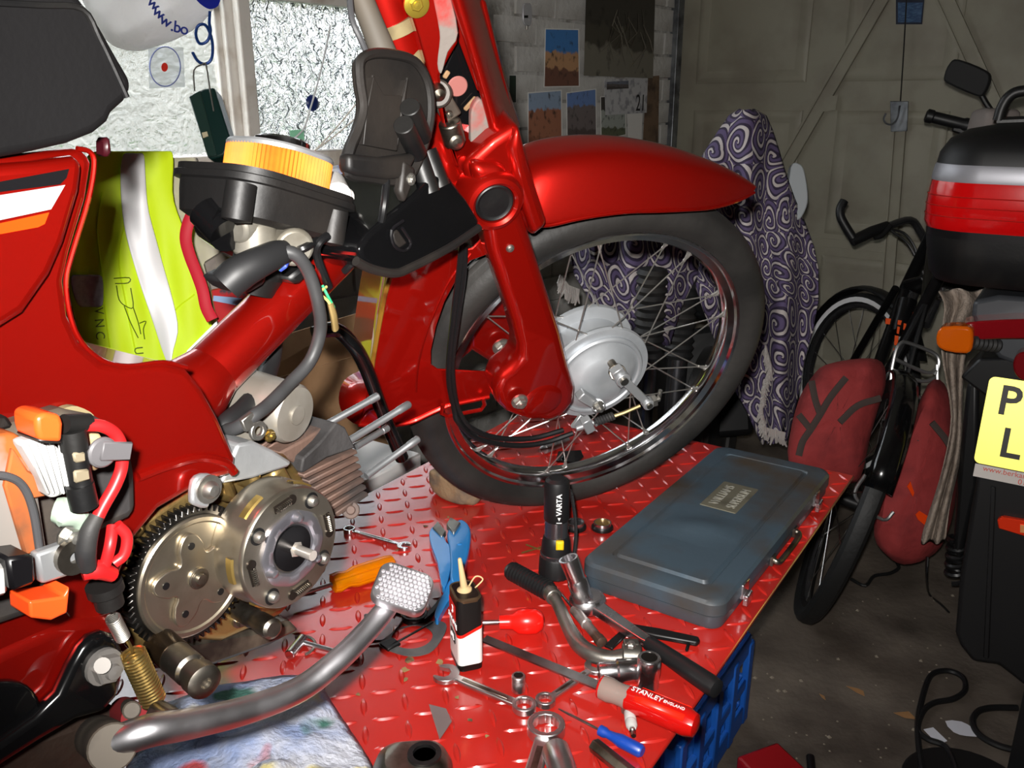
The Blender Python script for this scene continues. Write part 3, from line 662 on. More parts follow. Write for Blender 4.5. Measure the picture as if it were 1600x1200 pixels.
mk('cable_tie', join(lathe([(0, .004), (.0085, .003), (.009, 0)], 24, BK(158, 706, .148), BR), xf(box(0, 0, 0, .019, .011, .002), frame(BK(182, 705, .152), BK(200, 706, .152) - BK(170, 706, .152), BR))), mat('clear_nylon', (84, 82, 84), .5), bay, bevel=(.001, 1))
for pts in ([(176, 822, .135), (172, 852, .14), (164, 884, .138)], [(182, 820, .138), (198, 838, .14), (194, 866, .14), (178, 880, .138)]): mk('battery_cable', tube(bseries(pts, 5), .0034, 12), M_REDC, bay, label='red battery cable')
mk('cable_lug', tube(bseries([(128, 896, .135), (150, 890, .137), (176, 898, .136)], 5), [.0045, .006, .0045], 12), M_REDC, bay)
mk('grey_cable', tube(bseries([(-30, 742, .13), (10, 744, .132), (36, 760, .132), (52, 800, .131), (62, 862, .13)], 5), .0022, 10), mat('grey_cable', (66, 66, 68), .5), bay)
bplate('relay', [(10, 872), (54, 866), (58, 912), (18, 926)], .128, .15, M_STK, bay, bevel=(.002, 1))
bplate('relay', [(-40, 885), (12, 882), (14, 930), (-40, 944)], .128, .145, mat('white_ceramic', (226, 226, 222)), bay, bevel=(.002, 1))
bplate('earth_bracket', [(56, 866), (96, 852), (118, 846), (132, 862), (130, 882), (110, 900), (66, 914)], .13, .138, M_DULLALU, bay, bevel=(.002, 2))
mk('bracket_ring', join(annplate(circ(BK(112, 868, .138), .0105, 24, BR), circ(BK(112, 868, .138), .0035, 24, BR), BR * .004)), M_DIRTSTEEL, bay)
mk('terminal_screw', hexbolt(BK(108, 838, .135), BR, .0055, .006), M_ZINC, bay)
bplate('connector', [(46, 940), (100, 932), (110, 916), (106, 958), (80, 970), (48, 966)], .12, .142, M_ORANGE, bay, bevel=(.004, 3), label='orange connector')
mk('green_lead', tube(bseries([(86, 796, .13), (104, 800, .134), (124, 812, .136), (130, 840, .136)], 4), [.007, .009, .006, .002], 10), mat('grey_green_tape', (150, 166, 150), .5), bay)
bplate('rust_bracket', [(-60, 650), (10, 648), (24, 668), (-60, 690)], .086, .1, MATS['grimy_rust'], bay, bevel=(.002, 1))
mk('rust_tab', prism(cat(BKL([(76, 650), (90, 636), (112, 632), (138, 646), (120, 656)], .086), 3, True), BR * .006), mat('khaki_tab', (128, 116, 84), .7), bay)
# ------------------------------------------------------------------ engine of the moped
engine = bplate('engine', [(186, 860), (212, 822), (262, 782), (330, 742), (400, 708), (452, 712), (474, 740), (505, 800), (528, 840), (505, 900), (440, 965), (350, 1005), (262, 1000), (205, 960)], -.07, .045, M_CASE, moped, bevel=(.008, 3))
bplate('case_flange', [(192, 860), (222, 818), (300, 764), (345, 760), (330, 800), (262, 830), (220, 880), (214, 940), (250, 985), (215, 970), (196, 930)], .04, .06, M_CASE, engine, bevel=(.003, 2))
for pts in ([(340, 755), (362, 742), (376, 772), (366, 790), (344, 780)], [(394, 734), (412, 726), (410, 766), (396, 770)], [(424, 742), (444, 722), (462, 752), (458, 772), (430, 768)], [(300, 770), (332, 760), (336, 782), (312, 790)], [(205, 985), (238, 962), (262, 992), (250, 1030), (222, 1020)], [(196, 830), (222, 808), (236, 828), (214, 850)]):
    bplate('case_boss', pts, .03, .066, M_CASE, engine, bevel=(.005, 2))
bplate('case_top', [(345, 757), (372, 694), (398, 690), (428, 704), (457, 722), (452, 730), (396, 748)], -.03, .072, M_ALU, engine, bevel=(.004, 2), label='grey alloy upper casing')
bplate('lower_case', [(205, 985), (300, 1002), (400, 985), (455, 970), (470, 985), (420, 1010), (330, 1042), (240, 1048)], -.03, .04, mat('black_oily', (46, 42, 38), .35, .5, col2=(100, 92, 80)), engine, bevel=(.004, 2))
# primary gear
GC = BK(292, 895, .062); GR = .0505; BXU = UP; BYV = BR.cross(BXU)
def gp(c, r, a, h=0.0): return c + BXU * (r * math.cos(a)) + BH * (r * math.sin(a)) + BR * h
nt = 64; outl = []
for k in range(nt):
    for (dr, da) in ((0, 0), (0, .32), (.0042, .42), (.0042, .72)): outl.append(gp(GC, GR + dr, 2 * math.pi * (k + da) / nt, .008))
gear = mk('primary_gear', prism(outl, BR * -.011), mat('dark_gear_steel', (62, 60, 58), .3, .9, col2=(36, 34, 32), ns=40), engine, bevel=(.0005, 1), label='dark toothed gear')
M_GEAR = mat('machined_gear_face', (190, 180, 162), .3, .95, col2=(168, 158, 140), ns=30)
gc2 = gp(GC, 0, 0, .0065)
mk('gear_face', lathe([(.0475, 0), (.0475, .003), (.046, .0042), (.043, .0042), (.0415, .003), (.0, .003)], 72, gc2, BR), M_GEAR, engine)
fl_ = []
for k in range(96):
    q = 2 * math.pi * k / 96; fl_.append(gp(gc2, .0300 + .0075 * math.cos(5 * q + .4) - (.0022 if math.cos(5 * q + .4) < -.6 else 0), q, .003))
mk('gear_flower_plate', prism(fl_, BR * .0036), M_GEAR, engine, bevel=(.0008, 2), label='lobed steel retaining plate')
for k in range(5): mk('plate_hole', lathe([(.0028, 0), (.0028, .0008), (0, .0009)], 16, gp(gc2, .0275, 2 * math.pi * k / 5 - .08, .0064), BR), M_BLACK, engine)
mk('gear_shaft', join(cyl(gp(gc2, 0, 0, .004), gp(gc2, 0, 0, .009), .0078, 24), lathe([(.0085, 0), (.0085, .003), (.006, .004)], 20, gp(gc2, 0, 0, .005), BR), cyl(gp(gc2, 0, 0, .009), gp(gc2, 0, 0, .012), .004, 14)), M_DIRTSTEEL, engine)
# clutch
KC = BK(456, 856, .105); KR = .0492
kp = lambda r, a, h=0.0: gp(KC, r, a, h)
mk('clutch_drum', lathe([(.03, -.036), (.048, -.036), (.0505, -.033), (.0508, -.022), (.0495, -.0195), (.0495, -.004), (.0488, -.001), (.0478, 0), (.02, 0)], 96, KC, BR), mat('clutch_steel', (188, 180, 166), .3, .95, col2=(160, 150, 132), ns=18), engine, label='round steel clutch drum')
for k in range(6):
    a0 = 2 * math.pi * k / 6 + .3
    rws = []
    for i in range(6):
        a = a0 + .42 * i / 5; rws.append([gp(KC, .0496, a, -.0165), gp(KC, .0512, a, -.0155), gp(KC, .0512, a, -.0095), gp(KC, .0496, a, -.0085)])
    mk('drum_window', grid(rws), mat('gold_friction', (196, 166, 96), .35, .9), engine)
mk('clutch_hub', join(lathe([(.031, 0), (.031, .0022), (.029, .0034), (.0225, .0034), (.0205, .002), (.0195, -.006), (.0, -.006)], 60, KC, BR, ripple=lambda q: 1 + .02 * math.cos(8 * q))), mat('blued_steel', (172, 170, 178), .3, .9, col2=(130, 126, 136)), engine)
mk('clutch_well', lathe([(.0185, -.0005), (.0185, -.0052), (0, -.0055)], 40, KC + BR * .0022, BR), mat('dark_well', (34, 34, 36), .25, .8), engine)
mk('clutch_shaft', join(cyl(kp(.004, 2.2, -.005), kp(.004, 2.2, .02), .0042, 20), lathe([(.0085, 0), (.0085, .005), (.006, .006)], 6, kp(.004, 2.2, -.004), BR)), mat('pale_steel', (214, 206, 196), .3, .8), engine)
for k in range(4):
    a = R(45 + 90 * k - 8)
    mk('clutch_bolt', join(lathe([(.0066, -.0005), (.0066, .0004), (.0052, .0005)], 24, kp(.0395, a), BR), lathe([(0, .006), (.003, .0055), (.0046, .003), (.0048, 0)], 20, kp(.0395, a), BR)), M_ZINC, engine)
    mk('bolt_recess', lathe([(.0068, 0), (.0068, .0006), (0, .0007)], 24, kp(.0395, a), BR), M_BLACK, engine)
    b0 = a + R(33); b1 = a + R(55)
    mk('spring_slot', join(bar(kp(.0405, b0, .0005), kp(.0405, b1, .0005), .0062, .0012, BR), lathe([(.0042, 0), (.0042, .0012), (0, .0013)], 16, kp(.0405, b1 + .06), BR)), mat('dark_slot', (40, 34, 30), .4, .6), engine)
    mk('clutch_spring', helix(kp(.0405, b0, .0022), kp(.0405, b1, .0022), .002, 9, .0005, 8, 5), M_DIRTSTEEL, engine)
for k in range(3): mk('hub_boss', lathe([(0, .007), (.003, .006), (.0045, .002), (.005, 0)], 18, kp(.0262, R(10 + 120 * k), .002), BR), MATS['blued_steel'], engine)
# shafts
s0, s1 = BK(222, 982, .04), BK(322, 1068, .135)
t_ = s1 - s0
mk('kickstart_shaft', lathe([(.016, 0), (.0165, t_.length * .1), (.0125, t_.length * .13), (.0122, t_.length * .55)], 28, s0, t_), mat('oily_brown_shaft', (74, 58, 40), .25, .8, col2=(40, 32, 26)), engine)
mk('shaft_end', lathe([(.0118, t_.length * .54), (.0118, t_.length * .78), (.0096, t_.length * .8), (.0096, t_.length * .85), (.0122, t_.length * .87), (.0122, t_.length * .98), (.009, t_.length), (.004, t_.length), (.003, t_.length * .97)], 28, s0, t_), M_DIRTSTEEL, engine)
s0, s1 = BK(358, 944, .03), BK(428, 984, .1); t_ = s1 - s0
mk('gearchange_shaft', lathe([(.0085, 0), (.0085, t_.length * .55), (.0075, t_.length * .58), (.0075, t_.length * .68), (.0085, t_.length * .7), (.0085, t_.length * .97), (.006, t_.length), (0, t_.length)], 24, s0, t_), M_DIRTSTEEL, engine)
for (x, y) in ((246, 1010), (372, 968), (236, 1075), (205, 845), (402, 970)): mk('case_bolt', hexbolt(BK(x, y, .045), BR, .005, .007), M_DIRTSTEEL, engine)
# return springs
M_BRASS = mat('brass_spring', (206, 178, 110), .3, .95)
mk('return_spring', join(helix(BK(207, 1020, .11), BK(240, 1094, .115), .0075, 16, .0011, 12), tube(BKL([(196, 996, .11), (204, 1010, .11), (207, 1020, .11)]), .0012, 6)), M_BRASS, moped, label='brass coil spring')
mk('switch_spring', join(helix(BK(176, 965, .115), BK(192, 996, .112), .0042, 14, .0007, 10), tube(BKL([(172, 948, .116), (178, 958, .116), (182, 945, .116)]), .0009, 6)), M_ZINC, moped)
mk('brake_switch', join(cyl(BK(165, 920, .118), BK(172, 946, .118), .0085, 20), lathe([(.011, 0), (.011, .006), (.009, .007)], 16, BK(162, 912, .118), BK(172, 946, .118) - BK(162, 912, .118))), M_DUSTY, moped)
# ---- cylinder: stacked fins, studs, starter motor
M_FIN = mat('rusty_fin', (98, 76, 66), .7, .25, col2=(62, 56, 54), ns=16, bump=.15, bs=90)
M_FINTOP = mat('sooty_fin', (62, 60, 60), .7, .2, col2=(42, 40, 40), ns=18, bump=.15, bs=90)
core = bplate('cylinder', [(470, 745), (480, 715), (520, 680), (552, 705), (572, 760), (545, 800), (520, 802)], -.05, .035, M_FIN, moped, bevel=(.004, 2))
for k in range(7):
    u = k / 6; l = (474 + 50 * u, 746 + 60 * u); r_ = (557 + 17 * u, 706 + 66 * u)
    th = 7.5
    mk('fin', prism([BK(l[0], l[1] - th * .5, .05), BK(r_[0], r_[1] - th * .5, .05), BK(r_[0] + 3, r_[1] + th * .35, .05), BK(l[0] + 3, l[1] + th * .35, .05)], BR * -.09), M_FIN, core, bevel=(.001, 1))
bplate('fin', [(470, 738), (474, 716), (500, 692), (526, 660), (540, 668), (556, 700), (510, 716), (474, 740)], .012, .046, M_FINTOP, core, bevel=(.003, 2))
bplate('fin', [(436, 708), (470, 690), (512, 664), (526, 660), (500, 690), (474, 712), (466, 728)], .0, .036, M_FIN, core, bevel=(.002, 2))
for k in range(5): bplate('fin', [(404 + k * 13, 700 + k * 2), (440 + k * 13, 672 + k * 0), (444 + k * 13, 676), (408 + k * 13, 706 + k * 2)], -.03, .02, M_FIN, core, bevel=(.001, 1))
mk('base_lug', join(cyl(BK(548, 797, .02), BK(548, 797, .05), .0085, 20), cyl(BK(548, 797, .05), BK(548, 797, .053), .0045, 14)), M_FIN, core, bevel=(.001, 1))
M_STUD = mat('stud_steel', (150, 152, 154), .42, .8)
for (a, b, sa, sb) in (((512, 662), (592, 618), .0, .02), ((543, 690), (640, 631), .04, .05), ((556, 698), (606, 668), .01, .01), ((572, 744), (654, 685), .04, .05)):
    A, B = BK(a[0], a[1], sa), BK(b[0], b[1], sb); d_ = B - A
    mk('stud', lathe([(.0036, 0), (.0036, d_.length * .8), (.0041, d_.length * .81), (.0041, d_.length * .98), (.003, d_.length)], 14, A, d_), M_STUD, core)
M_STARTER = mat('starter_zinc', (168, 164, 156), .45, .55, col2=(140, 134, 124), ns=12)
A, B = BK(368, 618, -.02), BK(462, 648, .045); d_ = B - A; Ld = d_.length
starter = mk('starter_motor', lathe([(.026, -.01), (.027, Ld * .2), (.0265, Ld * .8), (.0262, Ld * .95), (.024, Ld), (.012, Ld + .001), (.0085, Ld + .001), (.0085, Ld + .003), (.0, Ld + .003)], 48, A, d_), M_STARTER, moped, label='grey cylindrical starter motor')
bplate('starter_bracket', [(340, 640), (372, 586), (392, 578), (420, 592), (440, 600), (440, 690), (404, 696), (356, 690)], -.06, -.01, M_STARTER, starter, bevel=(.004, 2))
bplate('starter_bracket', [(360, 668), (398, 650), (414, 668), (436, 676), (410, 690), (368, 692)], .02, .045, M_STARTER, starter, bevel=(.003, 2))
for (x, y) in ((384, 606), (420, 680)): mk('bracket_bolt', hexbolt(BK(x, y, .046 if y > 650 else -.01), BR, .004, .005), M_BRASS, starter)
mk('hose_clip', join(annplate(circ(BK(400, 672, .06), .008, 20, BR), circ(BK(400, 672, .06), .004, 20, BR), BR * .004), bar(BK(384, 650, .062), BK(392, 668, .062), .012, .004, BR)), M_ZINC, moped, bevel=(.0006, 1))
# ---- hoses and wires
M_HOSE = mat('grey_rubber_hose', (52, 52, 53), .5, 0, col2=(42, 42, 42)); M_DHOSE = mat('dark_hose', (28, 28, 29), .5)
mk('breather_hose', tube(bseries([(430, 392, .05), (462, 398, .06), (484, 430, .06), (498, 480, .06), (500, 520, .055), (484, 565, .05), (450, 602, .05), (420, 632, .055), (396, 650, .06), (370, 668, .05), (345, 674, .03)], 5), .0056, 12), M_HOSE, moped)
mk('fuel_hose', tube(bseries([(430, 500, -.03), (424, 560, -.02), (410, 600, .0), (384, 636, .02), (356, 660, .03), (344, 676, .03)], 5), .0088, 14), M_DHOSE, moped)
mk('wiring_loom', tube(bseries([(512, 368, .055), (498, 380, .055), (495, 398, .05), (506, 430, .05), (514, 448, .045)], 4), .0036, 8), M_CBL, moped)
mk('wiring_loom', tube(bseries([(496, 376, .05), (478, 386, .055), (466, 392, .05), (458, 400, .04)], 4), .0036, 8), M_CBL, moped)
mk('green_wire', tube(bseries([(504, 446, .05), (512, 462, .055), (522, 480, .055)], 4), .0013, 6), mat('green_wire', (44, 150, 104), .4), moped)
mk('yellow_wire', tube(bseries([(510, 448, .05), (500, 458, .055), (512, 470, .055), (520, 484, .055)], 4), .0013, 6), mat('yellow_wire', (190, 180, 110), .4), moped)
mk('connector_sleeve', tube(bseries([(516, 474, .055), (521, 492, .055), (524, 512, .05)], 3), [.0042, .0052, .0054], 10, flat=.6), mat('tan_sleeve', (150, 128, 82), .35, 0, trans=.3), moped)
mk('throttle_cable', tube(bseries([(546, -10, .02), (550, 30, .03), (562, 58, .035), (576, 90, .035)], 4), .0028, 8), mat('grey_cable', (66, 66, 68)), moped)
mk('choke_cable', tube(bseries([(604, 282, .07), (600, 320, .075), (594, 352, .07), (578, 384, .06), (552, 410, .05), (538, 424, .04)], 5), .0034, 8), M_CBL, moped)
mk('black_downtube', tube(bseries([(490, 522, -.12), (508, 516, -.115), (530, 518, -.11), (556, 545, -.1), (574, 580, -.1), (596, 640, -.1), (618, 692, -.1), (628, 716, -.1)], 5), .0088, 14), M_GLOSSBLK, moped)
for k, c_ in enumerate(((214, 180, 60), (70, 150, 80), (60, 80, 170))): mk('coil_wire', tube(bseries([(430 + k * 4, 418 + k * 2, .05), (440 + k * 3, 408 + k * 4, .055), (447 + k, 404 + k * 4, .05)], 4), .0016, 6), mat('coil_wire_%d' % k, c_, .4), moped)
# ---- air cleaner: tray, lid lugs, neck, pleated element
ax_ = BK(537, 338, .05) - BK(297, 268, .05); AL = ax_.length
AF = frame(BK(416, 300, .045), ax_, (BH * -.1 + UP * 1 + BR * .2))
AL *= .84
AF = frame(BK(418, 300, .0), ax_, (ray(414, 286).cross(ax_) * -1 if ray(414, 286).cross(ax_).z < 0 else ray(414, 286).cross(ax_)))
def rrect(L, W, r, z, n=6):
    o = []
    for (cx, cy, a) in ((L / 2 - r, W / 2 - r, 0), (-L / 2 + r, W / 2 - r, 90), (-L / 2 + r, -W / 2 + r, 180), (L / 2 - r, -W / 2 + r, 270)):
        for k in range(n + 1): q = R(a + 90 * k / n); o.append(Vector((cx + r * math.cos(q), cy + r * math.sin(q), z)))
    return o
TILT = Matrix.Rotation(R(-9), 4, 'X')
AFM = AF @ TILT
rings = [rrect(AL * .80, .085, .02, -.032), rrect(AL * .90, .1, .026, -.028), rrect(AL * .95, .104, .03, -.012), rrect(AL * .95, .106, .03, -.003), rrect(AL * 1.03, .112, .032, -.002), rrect(AL * 1.03, .112, .032, .003), rrect(AL * .99, .108, .03, .004), rrect(AL * .99, .108, .03, .009), rrect(AL * .93, .1, .028, .009), rrect(AL * .92, .098, .028, -.004)]
g = grid(rings, True); n_ = len(rings[0]); g[1].append(list(range(n_))); g[1].append([len(g[0]) - 1 - k for k in range(n_)])
tray = mk('air_cleaner_tray', xf(g, AFM), M_DUSTY, moped)
for lx in (-.5, .27): mk('tray_lug', xf(join(lathe([(.011, -.034), (.0115, -.03), (.0115, -.006)], 20, (AL * lx, -.046, 0)), lathe([(.0115, -.034), (0, -.0365)], 20, (AL * lx, -.046, 0))), AFM), M_DUSTY, tray)
flen = AL * .63; fx = AL * .06
NP = 150
def oval(L, W, z, amp=0.0, np_=NP):
    o = []
    base = rrect(L, W, W * .42, 0, 10); base.append(base[0].copy()); cum = [0]
    for i in range(len(base) - 1): cum.append(cum[-1] + (base[i + 1] - base[i]).length)
    i = 0
    for k in range(np_):
        s_ = cum[-1] * k / np_
        while cum[i + 1] < s_: i += 1
        q = base[i].lerp(base[i + 1], (s_ - cum[i]) / max(1e-9, cum[i + 1] - cum[i]))
        rr = (-.0012 if k % 2 else .0012) if amp else 0
        o.append(Vector((fx + q.x, q.y, z)) + Vector((q.x / L, q.y / W, 0)).normalized() * rr)
    return o
mk('filter_element', xf(grid([oval(flen, .078, .006, .02), oval(flen, .078, .034, .02)], True), AFM), mat('orange_filter_paper', (216, 116, 26), .7, 0, col2=(202, 100, 20), ns=30), tray, smooth=0, label='orange pleated air filter')
g = grid([oval(flen * 1.02, .081, .033), oval(flen * 1.03, .082, .036), oval(flen * 1.0, .079, .038), oval(flen * .8, .06, .038)], True); nn = len(g[0]); g[1].append([nn - NP + k for k in range(NP)])
mk('filter_frame', xf(g, AFM), M_DULLALU, tray)
g = grid([oval(flen * .5, .055, .038), oval(flen * .48, .053, .045), oval(flen * .42, .046, .047)], True); nn = len(g[0]); g[1].append([nn - NP + k for k in range(NP)])
mk('filter_lid', xf(g, AFM), M_CHROME, tray)
mk('intake_neck', join(xf(lathe([(.02, -.085), (.021, -.078), (.0235, -.07), (.021, -.064), (.0215, -.04), (.023, -.03)], 32, (AL * .0, -.01, 0)), AF)), M_BLACK, tray)
M_CARB = mat('carburettor_alloy', (142, 138, 128), .45, .55, col2=(110, 104, 92), ns=20)
carb = mk('carburettor', join(cyl(BK(362, 352, .02), BK(398, 338, .02), .016, 24), prism(BKL([(356, 392), (392, 366), (410, 384), (412, 404), (376, 402)], -.02), BR * .05), cyl(BK(444, 370, .02), BK(462, 388, .05), .016, 24), cyl(BK(395, 345, .02), BK(400, 395, .02), .018, 24)), M_CARB, moped, bevel=(.003, 2))
mk('carburettor_cap', join(cyl(BK(320, 330, .0), BK(352, 364, .02), .014, 20), cyl(BK(335, 345, .0), BK(358, 360, .02), .018, 20)), M_GLOSSBLK, carb)
mk('intake_boot', tube(bseries([(352, 446, .04), (372, 428, .045), (400, 412, .05), (430, 398, .05), (446, 392, .05)], 4), [.0135, .0138, .0125, .0112, .009], 20), M_DHOSE, moped)
bplate('rubber_flap', [(350, 436), (376, 424), (420, 420), (420, 444), (390, 462), (368, 452)], -.0, .034, M_DHOSE, moped, bevel=(.006, 2))
mk('coil_block', prism(BKL([(412, 430), (446, 404), (462, 412), (430, 440)], .0), BR * .03), M_BLACK, moped, bevel=(.003, 1))
mk('clear_bottle_neck', join(cyl(BK(520, 288, .0), BK(528, 306, .03), .012, 20), cyl(BK(512, 300, .02), BK(542, 310, .02), .009, 16)), mat('milky_plastic', (206, 204, 200), .4), moped)
# ---- black covers by the steering head
CV = [(562, 98), (574, 86), (600, 83), (640, 91), (660, 110), (671, 140), (673, 180), (666, 216), (656, 246), (645, 268), (632, 280), (610, 283), (575, 278), (543, 270), (547, 234), (560, 202), (568, 168), (563, 130)]
cov = bplate('splash_cover', CV, .055, .066, M_DUSTY, moped, bevel=(.004, 3), smooth_n=3)
mk('cover_rim', tube(cat(BKL(CV, .069), 4, True), .0042, 8, closed=True), M_DUSTY, cov)
for pts in ([(582, 118), (576, 150), (570, 190), (566, 222)], [(636, 122), (628, 160), (622, 200), (618, 235)]): mk('cover_rib', tube(cat(BKL(pts, .068), 4), [.0012, .003, .003, .0015], 8), M_DUSTY, cov)
bplate('cover_ridge', [(584, 120), (600, 148), (628, 150), (636, 124), (628, 156), (620, 236), (568, 226), (574, 170)], .064, .0725, M_DUSTY, cov, bevel=(.003, 2))
bplate('cover_step', [(546, 240), (600, 246), (646, 240), (654, 244), (642, 268), (630, 279), (608, 281), (560, 275), (546, 268)], .064, .078, M_DUSTY, cov, bevel=(.005, 3))
for a, b in (((640, 166), (660, 214)), ((630, 194), (652, 240))): mk('rubber_tube', cyl(BK(a[0], a[1], .085), BK(b[0], b[1], .07), .009, 20), M_BLACK, cov, bevel=(.0008, 1))
mk('grey_stem', tube(BKL([(558, -20, .01), (582, 40, .02), (604, 96, .03)]), [.0105, .011, .0125], 20), mat('dusty_grey_tube', (80, 74, 66), .65, 0, col2=(84, 76, 66), ns=12), moped)
bx = bplate('tool_box', [(566, 408), (560, 388), (575, 366), (610, 335), (648, 305), (672, 280), (692, 270), (704, 276), (728, 308), (750, 344), (748, 358), (690, 392), (640, 420), (616, 428), (586, 422)], -.04, .075, M_GLOSSBLK, moped, bevel=(.008, 3), label='glossy black plastic box')
mk('box_flange', tube(cat(BKL([(556, 408), (580, 420), (616, 427), (642, 418), (700, 388), (748, 356)], .076), 4), .0042, 10), M_DUSTY, bx)
bplate('box_slot', [(613, 364), (622, 358), (638, 380), (626, 388), (616, 378)], .07, .0765, M_DUSTY, bx, bevel=(.002, 2))
mk('box_rib', tube(cat(BKL([(630, 345), (612, 360), (616, 384), (632, 392), (642, 380), (628, 356)], .077), 3), .0016, 6), M_STK, bx)
for a, b in (((652, 244), (672, 302)), ((666, 236), (688, 292))): mk('rubber_tube', cyl(BK(a[0], a[1], .06), BK(b[0], b[1], .07), .0098, 20), M_BLACK, bx)
bplate('box_strap', [(632, 250), (650, 262), (648, 284), (634, 318), (626, 300)], .07, .08, M_DUSTY, bx, bevel=(.003, 2))
mk('strap_bolt', hexbolt(BK(642, 280, .08), BR, .004, .003), M_ZINC, bx)
# ---- brake pedal
M_PEDAL = mat('polished_pedal', (226, 224, 228), .34, 1.0, rough2=.44, ns=18)
pd = bseries([(170, 1164, .13), (232, 1142, .145), (300, 1130, .15), (390, 1108, .155), (470, 1076, .16), (530, 1030, .165), (570, 990, .165), (600, 955, .165), (618, 928, .165)], 6)
pedal = mk('brake_pedal', tube(pd, [.0105, .0102, .0098, .0095, .0093, .009, .0088, .0085], 24), M_PEDAL, moped, label='chromed brake pedal arm')
mk('pedal_bracket', prism(BKL([(222, 1120), (234, 1096), (252, 1090), (272, 1112), (272, 1132), (238, 1140)], .125), BR * .02), M_DIRTSTEEL, pedal, bevel=(.003, 2))
pc = BK(630, 916, .175)
PFm = frame(pc, P(668, 932, .64) - P(592, 906, .64), (pc - CAM).normalized() * -.6 + UP * .8)
pw_, pl_ = .0385, .046
g = grid([rrect(pl_ * .85, pw_ * .8, .008, -.013), rrect(pl_, pw_, .01, -.008), rrect(pl_, pw_, .01, -.002), rrect(pl_ * .95, pw_ * .94, .009, 0)], True); n_ = len(rrect(1, 1, .1, 0)); g[1].append(list(range(n_))); g[1].append([len(g[0]) - 1 - k for k in range(n_)])
mk('pedal_pad', xf(g, PFm), M_PEDAL, pedal)
nub = lathe([(.0017, 0), (.0015, .0008), (.0008, .0016), (0, .0018)], 8)
gs = [xf(nub, PFm @ Matrix.Translation((-.0195 + .0039 * i + (.00195 if j % 2 else 0), -.0155 + .0039 * j, 0))) for i in range(11) for j in range(9) if not ((i in (0, 10)) and j in (0, 1, 7, 8))]
mk('pad_studs', join(*gs), M_PEDAL, pedal, kind='stuff', fix=False)
mk('pivot_tube', join(cyl(BK(150, 1150, .06), BK(176, 1168, .14), .0145, 24), cyl(BK(196, 1104, .06), BK(206, 1110, .1), .006, 16)), MATS['grimy_bolt'], pedal, bevel=(.001, 1))
# ------------------------------------------------------------------ things on the bench
def bframe(a, b, lift=0.0, z=UP):
    A = ON(a[0], a[1], BENCH_Z + lift); B = ON(b[0], b[1], BENCH_Z + lift)
    m = frame(A, B - A, z); return m, (B - A).length
TZ = .0012   # the tread bars carry the tools
M_TOOL = mat('satin_tool_chrome', (214, 210, 210), .36, 1.0, col2=(186, 182, 180), ns=20)
M_MIRROR = mat('bright_tool_chrome', (226, 224, 226), .22, 1.0, rough2=.34, ns=24)
# ---- blue-grey steel tool box
tq = [ON(917, 868, BENCH_Z + .041), ON(1120, 950, BENCH_Z + .041), ON(1288, 740, BENCH_Z + .041), ON(1133, 692, BENCH_Z + .041)]
tc_ = (tq[0] + tq[1] + tq[2] + tq[3]) / 4; tc_.z = BENCH_Z + TZ
ta = R(34.2); TM = frame(tc_, (math.sin(ta), math.cos(ta), 0))
TLn, TWd = .485, .192
M_TBOX = mat('worn_blue_grey_enamel', (72, 88, 100), .42, .35, col2=(74, 60, 44), ns=9, lo=.46, hi=.74, rough2=.6, bump=.06, bs=40, detail=8)
tbx = thing('toolbox', 'flat blue-grey steel toolbox with rubbed rusty lid on the bench', 'toolbox', m=TM)
def ring_solid(rs):
    g = grid(rs, True); n = len(rs[0]); g[1].append(list(range(n))[::-1]); g[1].append([len(g[0]) - n + k for k in range(n)]); return g
mk('base', ring_solid([rrect(TLn - .004, TWd - .004, .018, 0), rrect(TLn, TWd, .02, .004), rrect(TLn, TWd, .02, .0175), rrect(TLn + .004, TWd + .004, .02, .0178), rrect(TLn + .004, TWd + .004, .02, .019)]), M_TBOX, tbx)
lid = mk('lid', ring_solid([rrect(TLn + .006, TWd + .006, .022, .0205), rrect(TLn + .005, TWd + .005, .0215, .035), rrect(TLn - .002, TWd - .002, .019, .0395), rrect(TLn - .012, TWd - .012, .016, .041), rrect(TLn - .06, TWd - .052, .01, .041), rrect(TLn - .064, TWd - .056, .008, .0385), rrect(TLn - .07, TWd - .062, .007, .0385), rrect(TLn - .075, TWd - .067, .006, .0425)]), M_TBOX, tbx)
mk('hinge_seam', ring_solid([rrect(TLn - .004, TWd - .004, .0205, .018), rrect(TLn - .004, TWd - .004, .0205, .0208)]), mat('rust_seam', (60, 44, 28), .8, .1), tbx)
# shallow dent next to the name plate
dent = []
for i in range(9):
    dent.append([Vector((-.125 + .1 * i / 8, -.06 + .11 * j / 8, .0424 + .009 * math.exp(-((i - 4) / 2.2) ** 2 - ((j - 4 + (i - 4) * .4) / 2.4) ** 2))) for j in range(9)])
mk('dent', grid(dent), M_TBOX, lid, smooth=180)
M_PLATE = mat('name_plate_tin', (120, 116, 100), .5, .5, col2=(88, 84, 72), ns=30)
npm = Matrix.Translation((.045, .002, .0425))
npl = mk('name_plate', join(ring_solid([rrect(.1, .056, .002, .0425), rrect(.098, .054, .002, .0435)])), M_PLATE, lid)
npl.data.transform(Matrix.Translation((.045, .002, 0)))
M_EMB = mat('raised_letter', (176, 174, 164), .4, .5)
lettering('lettering', 'WILLIAMS', M_EMB, Matrix.Translation((.045, .013, .0436)), .02, lid, .0005, sx=.86)
lettering('lettering', 'SUPERSLIM', M_EMB, Matrix.Translation((.045, -.013, .0436)), .02, lid, .0005, sx=.78)
